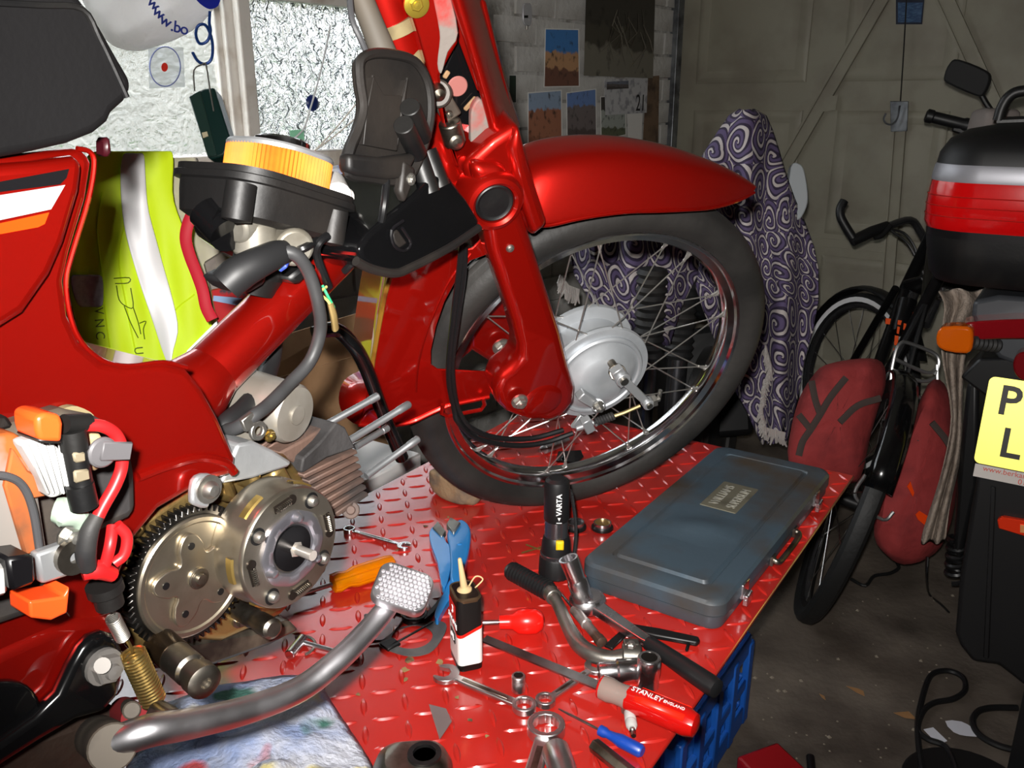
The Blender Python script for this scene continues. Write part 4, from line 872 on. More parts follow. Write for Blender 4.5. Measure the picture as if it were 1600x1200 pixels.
for lx in (-.165, .155):
    la = mk('latch', join(box(lx, -TWd / 2 - .003, .024, .022, .004, .02), tube([(lx - .009, -TWd / 2 - .008, .012), (lx, -TWd / 2 - .012, .024), (lx + .009, -TWd / 2 - .008, .012)], .0018, 8), box(lx, -TWd / 2 - .008, .012, .018, .006, .014)), M_MIRROR, tbx, bevel=(.001, 1))
mk('handle', join(tube(cat([(-.05, -TWd / 2 - .003, .012), (-.05, -TWd / 2 - .009, .01), (-.035, -TWd / 2 - .011, .0075), (.035, -TWd / 2 - .011, .0075), (.05, -TWd / 2 - .009, .01), (.05, -TWd / 2 - .003, .012)], 4), .0042, 10), box(-.05, -TWd / 2 - .003, .012, .014, .004, .014), box(.05, -TWd / 2 - .003, .012, .014, .004, .014)), M_DIRTSTEEL, tbx)
# ---- torch
b_ = ON(868, 897, BENCH_Z + TZ)
M_TB = mat('torch_rubber', (20, 20, 21), .45); M_GUN = mat('gunmetal', (112, 112, 116), .25, .9)
torch = thing('torch', 'black torch with yellow switch standing on its head', 'torch', m=frame(b_, (1, 0, 0)))
mk('head', lathe([(.0, 0), (.021, 0), (.0235, .003), (.0225, .028), (.021, .031)], 40, ripple=lambda q: 1 + .018 * (1 if math.sin(q * 16) > 0 else -1)), M_TB, torch)
mk('bezel_ring', lathe([(.0215, .030), (.0215, .0345), (.0195, .036)], 40), M_GUN, torch)
mk('body', lathe([(.0195, .034), (.0185, .05), (.016, .06), (.0158, .085)], 40), M_GUN, torch)
mk('switch_collar', lathe([(.0203, .036), (.0193, .05), (.0172, .0585), (.0162, .06)], 40), M_TB, torch)
mk('grip', lathe([(.0158, .083), (.0172, .085), (.0172, .134), (.0155, .14), (.011, .1435), (.0, .144)], 40), M_TB, torch)
sd = Vector((-.06 - b_.x * 1, -1, 0)).normalized()
mk('switch', xf(join(box(0, 0, 0, .0105, .005, .013), box(0, -.0022, 0, .0085, .004, .0105)), Matrix.Translation(Vector((.004, -.0182, .054)))), mat('yellow_rubber', (232, 190, 20), .5), torch, bevel=(.001, 2), label='yellow switch')
mt = Matrix.Translation((.0025, -.0173, .108)) @ Matrix.Rotation(R(90), 4, 'X') @ Matrix.Rotation(R(90), 4, 'Z')
M_WHITE = mat('white_print', (225, 225, 225), .5)
lettering('lettering', 'VARTA', M_WHITE, mt @ Matrix.Translation((.004, 0, 0)), .0098, torch, .0004, bold=.0002)
mk('emblem', xf(join(prism([(-.002, .0045, 0), (.0, 0, 0), (.002, .0045, 0)], (0, 0, .0004)), prism([(-.0035, -.0035, 0), (.0035, -.0035, 0), (.0035, -.0025, 0), (-.0035, -.0025, 0)], (0, 0, .0004))), mt @ Matrix.Translation((-.019, 0, 0)) @ Matrix.Rotation(R(-90), 4, 'Z')), M_WHITE, torch)
lp = [P(882, 768, 1.16), P(891, 766, 1.165), P(896, 790, 1.17), P(900, 830, 1.165), P(896, 870, 1.16), P(889, 885, 1.15)]
lp = [torch.matrix_world.inverted() @ q if False else (frame(b_, (1, 0, 0)).inverted() @ q) for q in lp]
mk('lanyard', tube(cat(lp, 5), .0042, 8, flat=.5), mat('black_webbing', (16, 16, 17), .8, bump=.4, bs=400), torch)
# ---- sockets
def socket(name, label, M, prof, m=M_MIRROR, group='chrome sockets lying on the bench', hexr=.6):
    t = thing(name, label, 'socket', m=M, group=group)
    mk('body', lathe(prof, 32), m, t)
    H = prof[-1][1]; r = prof[-1][0]
    mk('drive', lathe([(r * .78, 0), (r * .74, -.009), (0, -.0092)], 12, (0, 0, H + .0003)), mat('socket_bore', (58, 54, 50), .35, .9), t)
    mk('mouth', annplate(circ((0, 0, H), r * .97, 24), circ((0, 0, H), r * .74, 24), (0, 0, .0006)), m, t)
    return t
socket('socket', 'large chrome socket standing upright below the ratchet handle', frame(ON(1012, 1072, BENCH_Z + TZ), (1, 0, 0)), [(.0115, 0), (.012, .001), (.012, .015), (.0128, .018), (.0128, .036), (.0122, .037)])
socket('socket', 'small chrome socket standing upright beside the combination spanner', frame(ON(810, 1079, BENCH_Z + TZ), (1, 0, 0)), [(.007, 0), (.0075, .001), (.0075, .012), (.007, .0135), (.0075, .014), (.0075, .019), (.007, .0195)], M_TOOL)
m_, L = bframe((998, 1046), (936, 1050), .013)
socket('socket', 'stepped chrome socket lying against the kickstart lever', m_ @ Matrix.Rotation(R(90), 4, 'Y'), [(.0125, 0), (.013, .001), (.013, .024), (.0105, .026), (.0105, L - .001), (.01, L)])
m_, L = bframe((890, 1235), (868, 1172), .0135)
socket('socket', 'chrome socket at the lower picture edge beside the ring spanner', m_ @ Matrix.Rotation(R(90), 4, 'Y'), [(.012, 0), (.0125, .001), (.0125, .022), (.0135, .025), (.0135, L), (.013, L + .001)], M_TOOL)
m_, L = bframe((1000, 1222), (928, 1164), .008)
t = thing('box_spanner', 'dark chrome tubular box spanner at the lower picture edge', 'spanner', m=m_)
mk('tube_body', xf(lathe([(.0078, 0), (.0078, L), (.006, L), (.006, L - .02)], 6), Matrix.Rotation(R(90), 4, 'Y')), M_DIRTSTEEL, t, bevel=(.0012, 2))
# ---- spanners
def spanner(label, a, b, w=.01, th=.005, m=M_TOOL, ringr=None, openr=None):
    """open jaw at pixel a, ring at pixel b"""
    M, L = bframe(a, b, TZ)
    t = thing('combination_spanner', label, 'spanner', m=M, group='combination spanners on the bench')
    rr = ringr or w * .95; orr = openr or w * 1.15
    mk('shaft', prism([(orr * .6, -w * .34, th * .15), (L * .3, -w * .42, th * .15), (L - rr * .7, -w * .36, th * .15), (L - rr * .7, w * .36, th * .15), (L * .3, w * .42, th * .15), (orr * .6, w * .34, th * .15)], (0, 0, th * .8)), m, t, bevel=(th * .2, 2))
    mk('shaft_groove', prism([(L * .22, -w * .16, th * .96), (L * .8, -w * .14, th * .96), (L * .8, w * .14, th * .96), (L * .22, w * .16, th * .96)], (0, 0, th * .06)), M_DIRTSTEEL, t, bevel=(th * .02, 1))
    pts = []
    for k in range(15):
        q = R(40 + 280 * k / 14); pts.append(Vector((-math.cos(q) * orr, math.sin(q) * orr * 1.02, 0)))
    hw = orr * .5
    pts += [Vector((-orr * .72, -hw, 0)), Vector((orr * .05, -hw, 0)), Vector((orr * .3, -hw * .5, 0)), Vector((orr * .3, hw * .5, 0)), Vector((orr * .05, hw, 0)), Vector((-orr * .72, hw, 0))]
    rot = Matrix.Rotation(R(15), 4, 'Z')
    mk('jaw', xf(prism(pts, (0, 0, th)), rot), m, t, bevel=(th * .14, 2))
    ic = [Vector((L + math.cos(2 * math.pi * k / 24) * rr * (.66 + .05 * (k % 2)), math.sin(2 * math.pi * k / 24) * rr * (.66 + .05 * (k % 2)), 0)) for k in range(24)]
    oc = [Vector((L + math.cos(2 * math.pi * k / 24) * rr, math.sin(2 * math.pi * k / 24) * rr, 0)) for k in range(24)]
    mk('ring', annplate(oc, ic, (0, 0, th * 1.35)), m, t, bevel=(th * .12, 2))
    return t
spanner('small chrome spanner lying beside the clutch', (632, 856), (546, 831), .0095, .005, M_MIRROR)
spanner('chrome spanner lying in front of the oil can', (697, 1057), (819, 1108), .0135, .0058)
spanner('chrome spanner lying crosswise under the long blade', (931, 1045), (852, 1099), .0115, .0052)
spanner('big ring spanner pointing out of the lower picture edge', (800, 1330), (853, 1145), .022, .009, ringr=.0195)
# ---- ratchet with the socket on its drive
m_, L = bframe((918, 940), (1122, 1078), .012)
rt = thing('ratchet', 'chrome ratchet with black grip and deep socket pointing up', 'ratchet', m=m_)
k1 = L * .5
g = ring_solid([[Vector((x, y, -.009)) for x, y, _ in [(v.x, v.y, 0) for v in circ((0, 0, 0), .020, 32)]], circ((0, 0, -.004), .0235, 32), circ((0, 0, .004), .0235, 32), circ((0, 0, .009), .0205, 32)])
mk('head', g, M_MIRROR, rt)
mk('selector', join(lathe([(.0165, .009), (.0165, .0105), (.014, .0112), (0, .0112)], 32), lathe([(.004, .011), (.0035, .0135), (0, .014)], 14, (.011, -.006, 0))), M_TOOL, rt)
mk('shank', grid([[Vector((x, -w, -h)), Vector((x, w, -h)), Vector((x, w, h)), Vector((x, -w, h))] for x, w, h in ((.012, .011, .006), (.028, .0095, .0055), (k1 * .6, .0085, .005), (k1 * .95, .0075, .0048), (k1 + .004, .0065, .0055))], True), M_MIRROR, rt, bevel=(.0018, 2))
mk('grip', xf(lathe([(.007, 0), (.009, .002), (.0098, .02), (.0112, L * .3), (.0118, L * .45), (.0105, L * .5 - .002), (.006, L * .5)], 24, ripple=lambda q: 1 - .06 * (math.cos(q * 4) > .6)), Matrix.Translation((k1, 0, 0)) @ Matrix.Rotation(R(90), 4, 'Y')), M_TB, rt)
sA = m_.inverted() @ ON(912, 936, BENCH_Z + .022); sB = m_.inverted() @ P(888, 872, (ON(912, 936, BENCH_Z + .022) - CAM).dot(Vector((0, CC, -SS))) - .012)
d_ = sB - sA; Ls = d_.length
mk('deep_socket', lathe([(.0128, 0), (.0128, Ls * .42), (.0115, Ls * .47), (.0112, Ls * .5), (.0125, Ls * .97), (.0122, Ls), (.0098, Ls), (.0092, Ls * .8), (.0, Ls * .8)], 32, sA, d_), M_MIRROR, rt)
# ---- kickstart lever
M_LEVER = mat('worn_cast_steel', (140, 136, 130), .42, .85, col2=(98, 94, 88), ns=18, bump=.05)
a_, b2 = ON(796, 890, BENCH_Z + .02), ON(862, 926, BENCH_Z + .018)
kl = thing('kickstart_lever', 'cranked steel kickstart lever with ribbed black rubber', 'lever', ON(905, 1000, BENCH_Z))
d_ = b2 - a_; prof = []
nr = 13
for k in range(nr):
    u = .05 + .9 * k / nr; prof += [(.0105, d_.length * u), (.0128, d_.length * (u + .02)), (.0128, d_.length * (u + .045)), (.0105, d_.length * (u + .062))]
mk('rubber_sleeve', lathe([(.0115, d_.length * .02)] + prof + [(.0105, d_.length)], 24, a_, d_), M_TB, kl, label='ribbed black rubber sleeve')
mk('end_cap', lathe([(0, -.004), (.007, -.003), (.009, .0), (.009, .008)], 20, a_, d_), M_LEVER, kl)
ap = [ON(860, 926, BENCH_Z + .018), ON(872, 945, BENCH_Z + .017), ON(888, 980, BENCH_Z + .015), ON(904, 1006, BENCH_Z + .013), ON(926, 1022, BENCH_Z + .012), ON(955, 1029, BENCH_Z + .012), ON(985, 1026, BENCH_Z + .013)]
mk('arm', tube(cat(ap, 5), [.008, .0078, .0085, .0098, .0098, .0092, .011], 18), M_LEVER, kl)
mk('collar', join(cyl(ON(856, 922, BENCH_Z + .018), ON(866, 934, BENCH_Z + .018), .0105, 20)), M_LEVER, kl, bevel=(.001, 1))
e_ = ON(988, 1024, BENCH_Z + .014)
mk('clamp_boss', join(cyl(e_ + Vector((-.012, 0, -.0)), e_ + Vector((.01, -.002, 0)), .0135, 24), box(e_.x - .001, e_.y + .006, e_.z + .009, .018, .012, .012)), M_LEVER, kl, bevel=(.002, 2))
mk('clamp_bolt', hexbolt(ON(986, 1012, BENCH_Z + .028), UP, .0055, .006, None), M_ZINC, kl)
# ---- screwdrivers
def fluted(L, r, n=6, depth=.12): return lathe([(r * .5, 0), (r * .86, .002), (r * .98, L * .1), (r * .82, L * .2), (r * .8, L * .26), (r, L * .36), (r, L * .88), (r * .9, L * .97), (r * .55, L)], 36, ripple=lambda q: 1 - depth * max(0, math.cos(q * n)) ** 6)
M_AMBER = mat('amber_acetate', (255, 150, 6), .12, 0, trans=.55, ior=1.4, coat=.4)
m_, L = bframe((518, 913), (616, 881), .014)
sdv = thing('screwdriver', 'clear amber handled screwdriver beside the clutch', 'screwdriver', m=m_)
RY = Matrix.Rotation(R(90), 4, 'Y')
mk('handle', xf(fluted(L, .0145), RY), M_AMBER, sdv, label='clear amber handle')
mk('blade', xf(lathe([(.0032, -.09), (.0032, .0)], 12), RY), M_STEEL, sdv)
mk('ferrule', xf(lathe([(.004, .001), (.004, L * .35), (0, L * .36)], 12), RY), M_DIRTSTEEL, sdv)
m_, L = bframe((779, 972), (850, 970), .0155)
sdv = thing('screwdriver', 'stubby screwdriver with bulbous red handle', 'screwdriver', m=m_)
M_REDP = mat('red_handle_plastic', (226, 24, 16), .3, coat=.4)
mk('handle', xf(lathe([(.004, 0), (.0085, .001), (.009, L * .22), (.0095, L * .3), (.0145, L * .42), (.0158, L * .62), (.0152, L * .82), (.011, L * .95), (.005, L)], 32), RY), M_REDP, sdv, label='bulbous red handle')
mk('blade', xf(lathe([(.0028, -.03), (.0028, 0)], 12), RY), M_STEEL, sdv)
m_, L = bframe((936, 1140), (1004, 1175), .0075)
sdv = thing('screwdriver', 'small blue handled screwdriver with thin blade', 'screwdriver', m=m_)
mk('handle', xf(lathe([(.003, 0), (.0055, .001), (.0055, L * .14), (.0042, L * .2), (.005, L * .35), (.0068, L * .5), (.0068, L * .95), (.005, L)], 24, ripple=lambda q: 1 - .05 * (math.cos(q * 6) > .5)), RY), mat('blue_handle_plastic', (20, 62, 150), .35), sdv, label='blue handle')
bl = (ON(873, 1108, BENCH_Z + .003) - ON(936, 1140, BENCH_Z + .003)).length
mk('blade', xf(lathe([(.0007, -bl), (.0014, -bl * .7), (.0014, 0)], 10), RY), M_STEEL, sdv)
# long blade with the red handle
m_, L = bframe((937, 1072), (1090, 1135), .016)
sc = thing('scraper', 'long flat steel blade with red and clear handle', 'scraper', m=m_)
bl = (ON(756, 1004, BENCH_Z + .008) - ON(937, 1072, BENCH_Z + .012)).length
mk('blade', prism([(-bl, -.0062, -.001), (0, -.0068, -.001), (.01, -.0068, -.001), (.01, .0068, -.001), (0, .0068, -.001), (-bl, .0062, -.001)], (0, 0, .002)), M_STEEL, sc)
mk('handle', xf(lathe([(.010, 0), (.0125, .002), (.013, .012), (.0115, .02), (.0115, .028), (.0145, .045), (.0148, L * .9), (.012, L * .98), (.006, L)], 36, ripple=lambda q: 1 - .05 * max(0, math.cos(q * 4)) ** 8), RY), mat('clear_red_acetate', (196, 20, 16), .14, 0, trans=.25, coat=.4), sc)
for q in (-40, 50): mk('handle_stripe', xf(grid([[Vector((x, math.sin(R(q + dq)) * .01515, math.cos(R(q + dq)) * .01515)) for dq in (-14, -5, 5, 14)] for x in (.046, L * .5, L * .9)]), Matrix.Identity(4)), mat('signal_red', (232, 34, 16), .3), sc, solid=.0008)
mk('clear_nose', xf(lathe([(.0128, .004), (.0133, .013), (.0119, .02), (.0119, .028), (.0128, .036)], 36), RY), mat('hazy_acetate', (176, 160, 150), .2, 0, trans=.5), sc)
lettering('lettering', 'STANLEY', M_WHITE, frame(Vector((0, 0, 0)), (1, 0, 0)) @ Matrix.Rotation(R(8), 4, 'X') @ Matrix.Translation((L * .5, .0005, .0152)) , .0085, sc, .0003)
lettering('lettering', 'ENGLAND', M_WHITE, Matrix.Rotation(R(8), 4, 'X') @ Matrix.Translation((L * .77, .0005, .0152)), .005, sc, .0003)
# ---- brown handled scriber
m_, L = bframe((872, 922), (942, 1006), .008)
t = thing('pin_punch', 'worn brown and steel pin punch beside the kickstart lever', 'punch', m=m_)
mk('tip', xf(lathe([(.0012, 0), (.0022, L * .35), (.004, L * .38)], 12), RY), M_STEEL, t)
mk('barrel', xf(lathe([(.004, L * .37), (.0066, L * .39), (.0066, L * .62), (.0072, L * .63), (.0072, L * .66), (.006, L * .67), (.006, L * .9), (.007, L * .91), (.007, L * .98), (.003, L)], 20), RY), mat('brown_barrel', (86, 66, 56), .35, .5, col2=(160, 150, 146), ns=20), t)
# ---- black tyre levers
M_LEV = mat('black_lever', (26, 25, 25), .4, .4)
m_, L = bframe((985, 982), (1090, 1003), .006)
t = mk('tyre_lever', xf(join(prism([(0, -.006, -.003), (L * .4, -.008, -.003), (L, -.0065, -.003), (L + .003, 0, -.003), (L, .0065, -.003), (L * .4, .008, -.003), (0, .006, -.003)], (0, 0, .007)), box(L * .88, -.012, -.001, .004, .018, .004)), m_), M_LEV, None, bevel=(.002, 2), base=m_.translation, label='black lever lying along the toolbox front', cat_='lever')
m_, L = bframe((950, 1012), (990, 976), .003)
mk('tyre_lever', xf(prism([(0, -.006, -.002), (L, -.005, -.002), (L, .005, -.002), (0, .006, -.002)], (0, 0, .004)), m_), M_LEV, None, bevel=(.0015, 2), base=m_.translation, label='short black lever crossing under the ratchet shank', cat_='lever')
# ---- blue locking pliers
M_BLUEP = mat('blue_dipped_grip', (38, 122, 190), .25, coat=.5)
pl = thing('pliers', 'blue handled pliers lying with open jaws', 'pliers', ON(705, 880))
def onl(pts, z): return [ON(p[0], p[1], BENCH_Z + z) for p in pts]
mk('grip', prism(cat(onl([(671, 842), (678, 832), (688, 836), (697, 856), (706, 868), (704, 900), (697, 926), (690, 924), (684, 890), (674, 862)], .003), 3, True), UP * .011), M_BLUEP, pl, bevel=(.003, 3))
mk('grip', prism(cat(onl([(699, 846), (706, 832), (722, 824), (735, 838), (734, 868), (726, 900), (722, 922), (705, 922), (704, 892), (702, 866)], .004), 3, True), UP * .014), M_BLUEP, pl, bevel=(.004, 3))
mk('grip', prism(cat(onl([(704, 915), (722, 915), (712, 935), (700, 950), (690, 968), (684, 978), (679, 972), (684, 955), (694, 935)], .002), 3, True), UP * .01), M_BLUEP, pl, bevel=(.003, 2))
mk('lever', prism(onl([(694, 930), (700, 934), (678, 962), (664, 974), (660, 968), (676, 952)], .003), UP * .005), M_LEV, pl, bevel=(.001, 1))
mk('jaw', prism(onl([(676, 832), (684, 822), (697, 838), (690, 846)], .008), UP * .009), M_ZINC, pl, bevel=(.001, 1))
mk('jaw', prism(onl([(698, 828), (704, 818), (720, 826), (709, 842)], .012), UP * .011), M_ZINC, pl, bevel=(.001, 1))
mk('rivet', lathe([(.004, 0), (.0035, .0012), (0, .0016)], 16, ON(718, 850, BENCH_Z + .0178)), M_BLUEP, pl)
# ---- oil can
A, B, C_ = ON(700, 1022, BENCH_Z + TZ), ON(717, 1051, BENCH_Z + TZ), ON(756, 1047, BENCH_Z + TZ)
ox = (C_ - B); ow = ox.length; ox = Matrix.Rotation(R(9), 3, 'Z') @ ox; om = frame((B + C_) / 2, ox); od = .021
oy = om.to_3x3() @ Vector((0, 1, 0)); om.translation = (B + C_) / 2 + oy * od
oh = .092
can = thing('oil_can', 'small black red and white oil can with pale spout', 'can', m=om)
M_CANK = mat('can_black', (20, 17, 16), .35, .2); M_CANW = mat('can_white', (226, 222, 218), .4); M_CANR = mat('can_red', (214, 28, 18), .35)
mk('body', ring_solid([rrect(ow - .003, 2 * od - .003, .005, 0), rrect(ow, 2 * od, .006, .0015), rrect(ow, 2 * od, .006, oh - .002), rrect(ow - .002, 2 * od - .002, .005, oh)]), M_CANK, can)
mk('shoulder', ring_solid([rrect(ow + .001, 2 * od + .001, .009, oh - .003), rrect(ow + .001, 2 * od + .001, .009, oh), rrect(ow - .003, 2 * od - .003, .008, oh + .0015), rrect(ow - .004, 2 * od - .004, .008, oh - .003)]), mat('brown_tin', (92, 72, 52), .4, .6, col2=(60, 46, 34)), can)
def canring(z0, z1f, e=.0004):
    ro = rrect(ow + 2 * e, 2 * od + 2 * e, .006, 0); 
    return grid([[Vector((v.x, v.y, z0)) for v in ro], [Vector((v.x, v.y, z1f(v))) for v in ro]], True)
wave = lambda v: oh * (.56 + .05 * math.sin((v.x / ow) * 3.0 + (0 if v.y < 0 else 3.14)))
mk('white_label', canring(oh * .1, wave), M_CANW, can, label='white label field')
rows_ = rrect(ow + .0014, 2 * od + .0014, .006, 0)
mk('red_wave', grid([[Vector((v.x, v.y, wave(v) - .002)) for v in rows_], [Vector((v.x, v.y, wave(v) + .002)) for v in rows_]], True), M_CANR, can)
lm = Matrix.Translation((-ow / 2 - .0008, -.002, oh * .5)) @ Matrix.Rotation(R(-90), 4, 'Z') @ Matrix.Rotation(R(90), 4, 'X')
mk('red_panel', xf(prism([(-od * .75, .016, 0), (od * .5, .016, 0), (od * .5, .036, 0), (-od * .75, .036, 0)], (0, 0, .0003)), lm), M_CANR, can)
lettering('lettering', '3-IN-ONE', M_WHITE, lm @ Matrix.Translation((-.001, .012, .0006)), .0085, can, .0003, bold=.0001)
lettering('lettering', '3', M_WHITE, lm @ Matrix.Translation((-.001, .026, .0006)), .014, can, .0003)
mk('oil_box', xf(prism([(-.010, -.014, 0), (.008, -.014, 0), (.008, -.001, 0), (-.010, -.001, 0)], (0, 0, .0008)), lm), M_CANK, can)
lettering('lettering', 'OIL', M_WHITE, lm @ Matrix.Translation((-.001, -.0075, .0012)), .009, can, .0003)
mk('spout', lathe([(.0085, 0), (.0085, .003), (.0042, .006), (.0022, .042), (.0015, .043), (0, .043)], 20, (.0, .002, oh - .002), (-.12, .0, 1)), mat('aged_ivory_plastic', (196, 168, 124), .45), can)
mk('cap_loop', tube(cat([(.004, .004, oh), (.014, .006, oh + .012), (.022, .004, oh + .008), (ow / 2 - .002, .002, oh)], 5), .0009, 6), MATS['aged_ivory_plastic'], can)
# ---- bearing cups
def cup(label, px, inner):
    o_ = ON(px[0], px[1], BENCH_Z + TZ); t = thing('bearing_cup', label, 'bearing cup', m=frame(o_, (1, 0, 0)), group='bearing cups behind the torch')
    mk('flange', lathe([(.0165, 0), (.0168, .001), (.0165, .004), (.012, .0045)], 36), M_LEV, t)
    mk('cup_wall', lathe([(.0125, .003), (.0132, .005), (.0132, .011), (.0118, .011), (.011, .004), (0, .004)], 36), M_MIRROR, t)
    mk('race', lathe([(.0116, .009), (.0105, .005), (0, .0048)], 36), inner, t)
cup('steel bearing cup with brassy inside beside the toolbox', (941, 826), mat('brassy_race', (168, 132, 72), .35, .8))
cup('steel bearing cup half hidden behind the torch strap', (899, 825), M_GUN)
# ---- split pins
M_PIN = mat('brass_pin', (176, 146, 84), .35, .9)
mk('split_pin', tube(cat(onl([(815, 864), (842, 856), (852, 852), (856, 855), (852, 859), (842, 858), (822, 851)], .003), 4), .0013, 8), M_PIN, base=ON(840, 856), label='brass split pin lying left of the torch', cat_='pin')
# ---- T handle
tt = thing('t_handle', 'chrome T handled key by the pedal', 'key', ON(475, 1005))
mk('cross_bar', cyl(ON(452, 1024, BENCH_Z + .007), ON(474, 997, BENCH_Z + .007), .0062, 20), M_MIRROR, tt, bevel=(.001, 2))
mk('shank', cyl(ON(470, 1003, BENCH_Z + .007), ON(560, 1028, BENCH_Z + .004), .0032, 16), M_MIRROR, tt)
# ---- circlip, seal, gaskets
def arcpts(c, r, a0, a1, n, z): 
    o_ = ON(c[0], c[1], BENCH_Z + z); return [o_ + Vector((r * math.cos(R(a0 + (a1 - a0) * k / n)), r * math.sin(R(a0 + (a1 - a0) * k / n)), 0)) for k in range(n + 1)]
mk('circlip', tube(arcpts((464, 1010), .021, -50, 110, 16, .002), .0018, 8), M_ZINC, base=ON(464, 1010), label='open steel circlip behind the T handled key', cat_='clip')
M_GASK = mat('grey_gasket', (72, 72, 74), .6, .2, col2=(96, 94, 92))
go = cat(onl([(600, 1000), (622, 985), (662, 974), (688, 972), (698, 980), (690, 1000), (672, 1020), (640, 1026), (604, 1016), (592, 1008)], .002), 4, True)
gc_ = ON(644, 996, BENCH_Z + .002)
gi = []
for p in go:
    d_ = (p - gc_); q = d_.normalized() * .0245; gi.append(gc_ + q)
mk('cylinder_gasket', annplate(go, gi, UP * .0015), M_GASK, base=gc_, label='grey cylinder gasket with round hole behind the oil can', cat_='gasket')
mk('paper_gasket', tube(cat(onl([(566, 996), (572, 975), (570, 962), (576, 960), (600, 956), (630, 962), (622, 980), (600, 1000), (580, 1000)], .0015), 4, True), .0014, 6, closed=True), M_GASK, base=ON(590, 980), label='thin dark gasket lying behind the pedal', cat_='gasket')
mk('oil_seal', lathe([(.0165, 0), (.0168, .006), (.0155, .0075), (.0125, .0075), (.012, .004), (.0115, .001)], 36, ON(648, 966, BENCH_Z + TZ), closed=True), M_LEV, base=ON(648, 966), label='black ring shaped oil seal beside the pedal pad', cat_='seal')
mk('ring_holder', join(bar(ON(612, 1008, BENCH_Z + .005), ON(676, 972, BENCH_Z + .005), .003, .002), bar(ON(600, 1012, BENCH_Z + .004), ON(620, 1002, BENCH_Z + .004), .016, .004)), M_LEV, base=ON(640, 990), bevel=(.0006, 1), label='thin black feeler strip lying across the cylinder gasket', cat_='feeler')
# ---- spark plug, blade, nuts
m_, L = bframe((983, 1113), (990, 1150), .006)
sp = thing('spark_plug', 'white spark plug lying under the red handle', 'spark plug', m=m_)
mk('insulator', xf(lathe([(.0055, .0), (.0058, L * .1), (.0062, L * .35), (.0058, L * .38), (.0062, L * .42), (.0058, L * .6), (.0045, L * .66), (.004, L * .7)], 20), RY), mat('white_ceramic', (190, 190, 188)), sp)
mk('terminal', xf(lathe([(.003, L * .69), (.0034, L * .8), (.0022, L * .84), (.003, L * .9), (.0025, L), (0, L)], 14), RY), M_STEEL, sp)
mk('shell', xf(lathe([(.007, -.014), (.008, -.012), (.008, -.002), (.006, .001)], 6), RY), M_ZINC, sp)
mk('utility_blade', prism(onl([(670, 1101), (697, 1108), (706, 1128), (687, 1156)], .0025), UP * .0008), mat('blade_steel', (150, 142, 140), .4, .7), base=ON(688, 1125), label='trapezoid utility knife blade on the bench', cat_='blade')
nut_o = ON(331, 1036, BENCH_Z + .001)
mk('nut', join(lathe([(.0062, 0), (.0068, .001), (.0068, .0045), (.0062, .0055), (.004, .0055), (.004, .002)], 6, nut_o), lathe([(.0045, .005), (.0048, .011), (.004, .012), (0, .012)], 20, nut_o)), M_STEEL, base=nut_o, label='small steel nut standing beside the kickstart shaft', cat_='nut')
# ---- bits seen through the wheel
mk('mount_bracket', join(prism(onl([(868, 722), (872, 708), (908, 706), (912, 716), (902, 726)], .003), UP * .004), lathe([(.005, 0), (.005, .004), (0, .005)], 16, ON(882, 716, BENCH_Z + .007))), M_GLOSSBLK, base=ON(890, 716), bevel=(.001, 1), label='black metal bracket seen through the wheel spokes', cat_='bracket')
A, B = ON(848, 702, BENCH_Z + .011), ON(885, 688, BENCH_Z + .011)
mk('grease_tube', join(lathe([(.004, -.008), (.006, 0), (.0095, .004), (.0095, (B - A).length), (.006, (B - A).length + .004)], 20, A, B - A)), M_DULLALU, base=A, label='small grey metal cylinder lying behind the wheel', cat_='cylinder')
# ---- stone chock under the tyre
def lump(c, sx, sy, sz, seed, n=2, m=None, amp=.18):
    import bmesh
    from mathutils import noise
    bm = bmesh.new(); bmesh.ops.create_cube(bm, size=2); bmesh.ops.subdivide_edges(bm, edges=bm.edges[:], cuts=4, use_grid_fill=True)
    v = []; 
    for q in bm.verts:
        p = q.co.normalized().lerp(q.co, .62); p *= 1 + amp * noise.noise(p * 1.7 + Vector((seed, 0, 0)))
        w = Vector((p.x * sx, p.y * sy, p.z * sz)); v.append(m @ w if m else w + Vector(c))
    f = [[a.index for a in g.verts] for g in bm.faces]; bm.free()
    return v, f
cm = frame(ON(712, 757, BENCH_Z + .022), ON(760, 790) - ON(660, 748))
mk('wheel_chock', lump((0, 0, 0), .05, .026, .024, 3, m=cm), mat('mottled_stone', (140, 116, 88), .8, 0, col2=(92, 84, 76), ns=26, bump=.3, bs=70), base=ON(712, 757), sub=1, label='mottled stone chock wedged under the front tyre', cat_='chock')
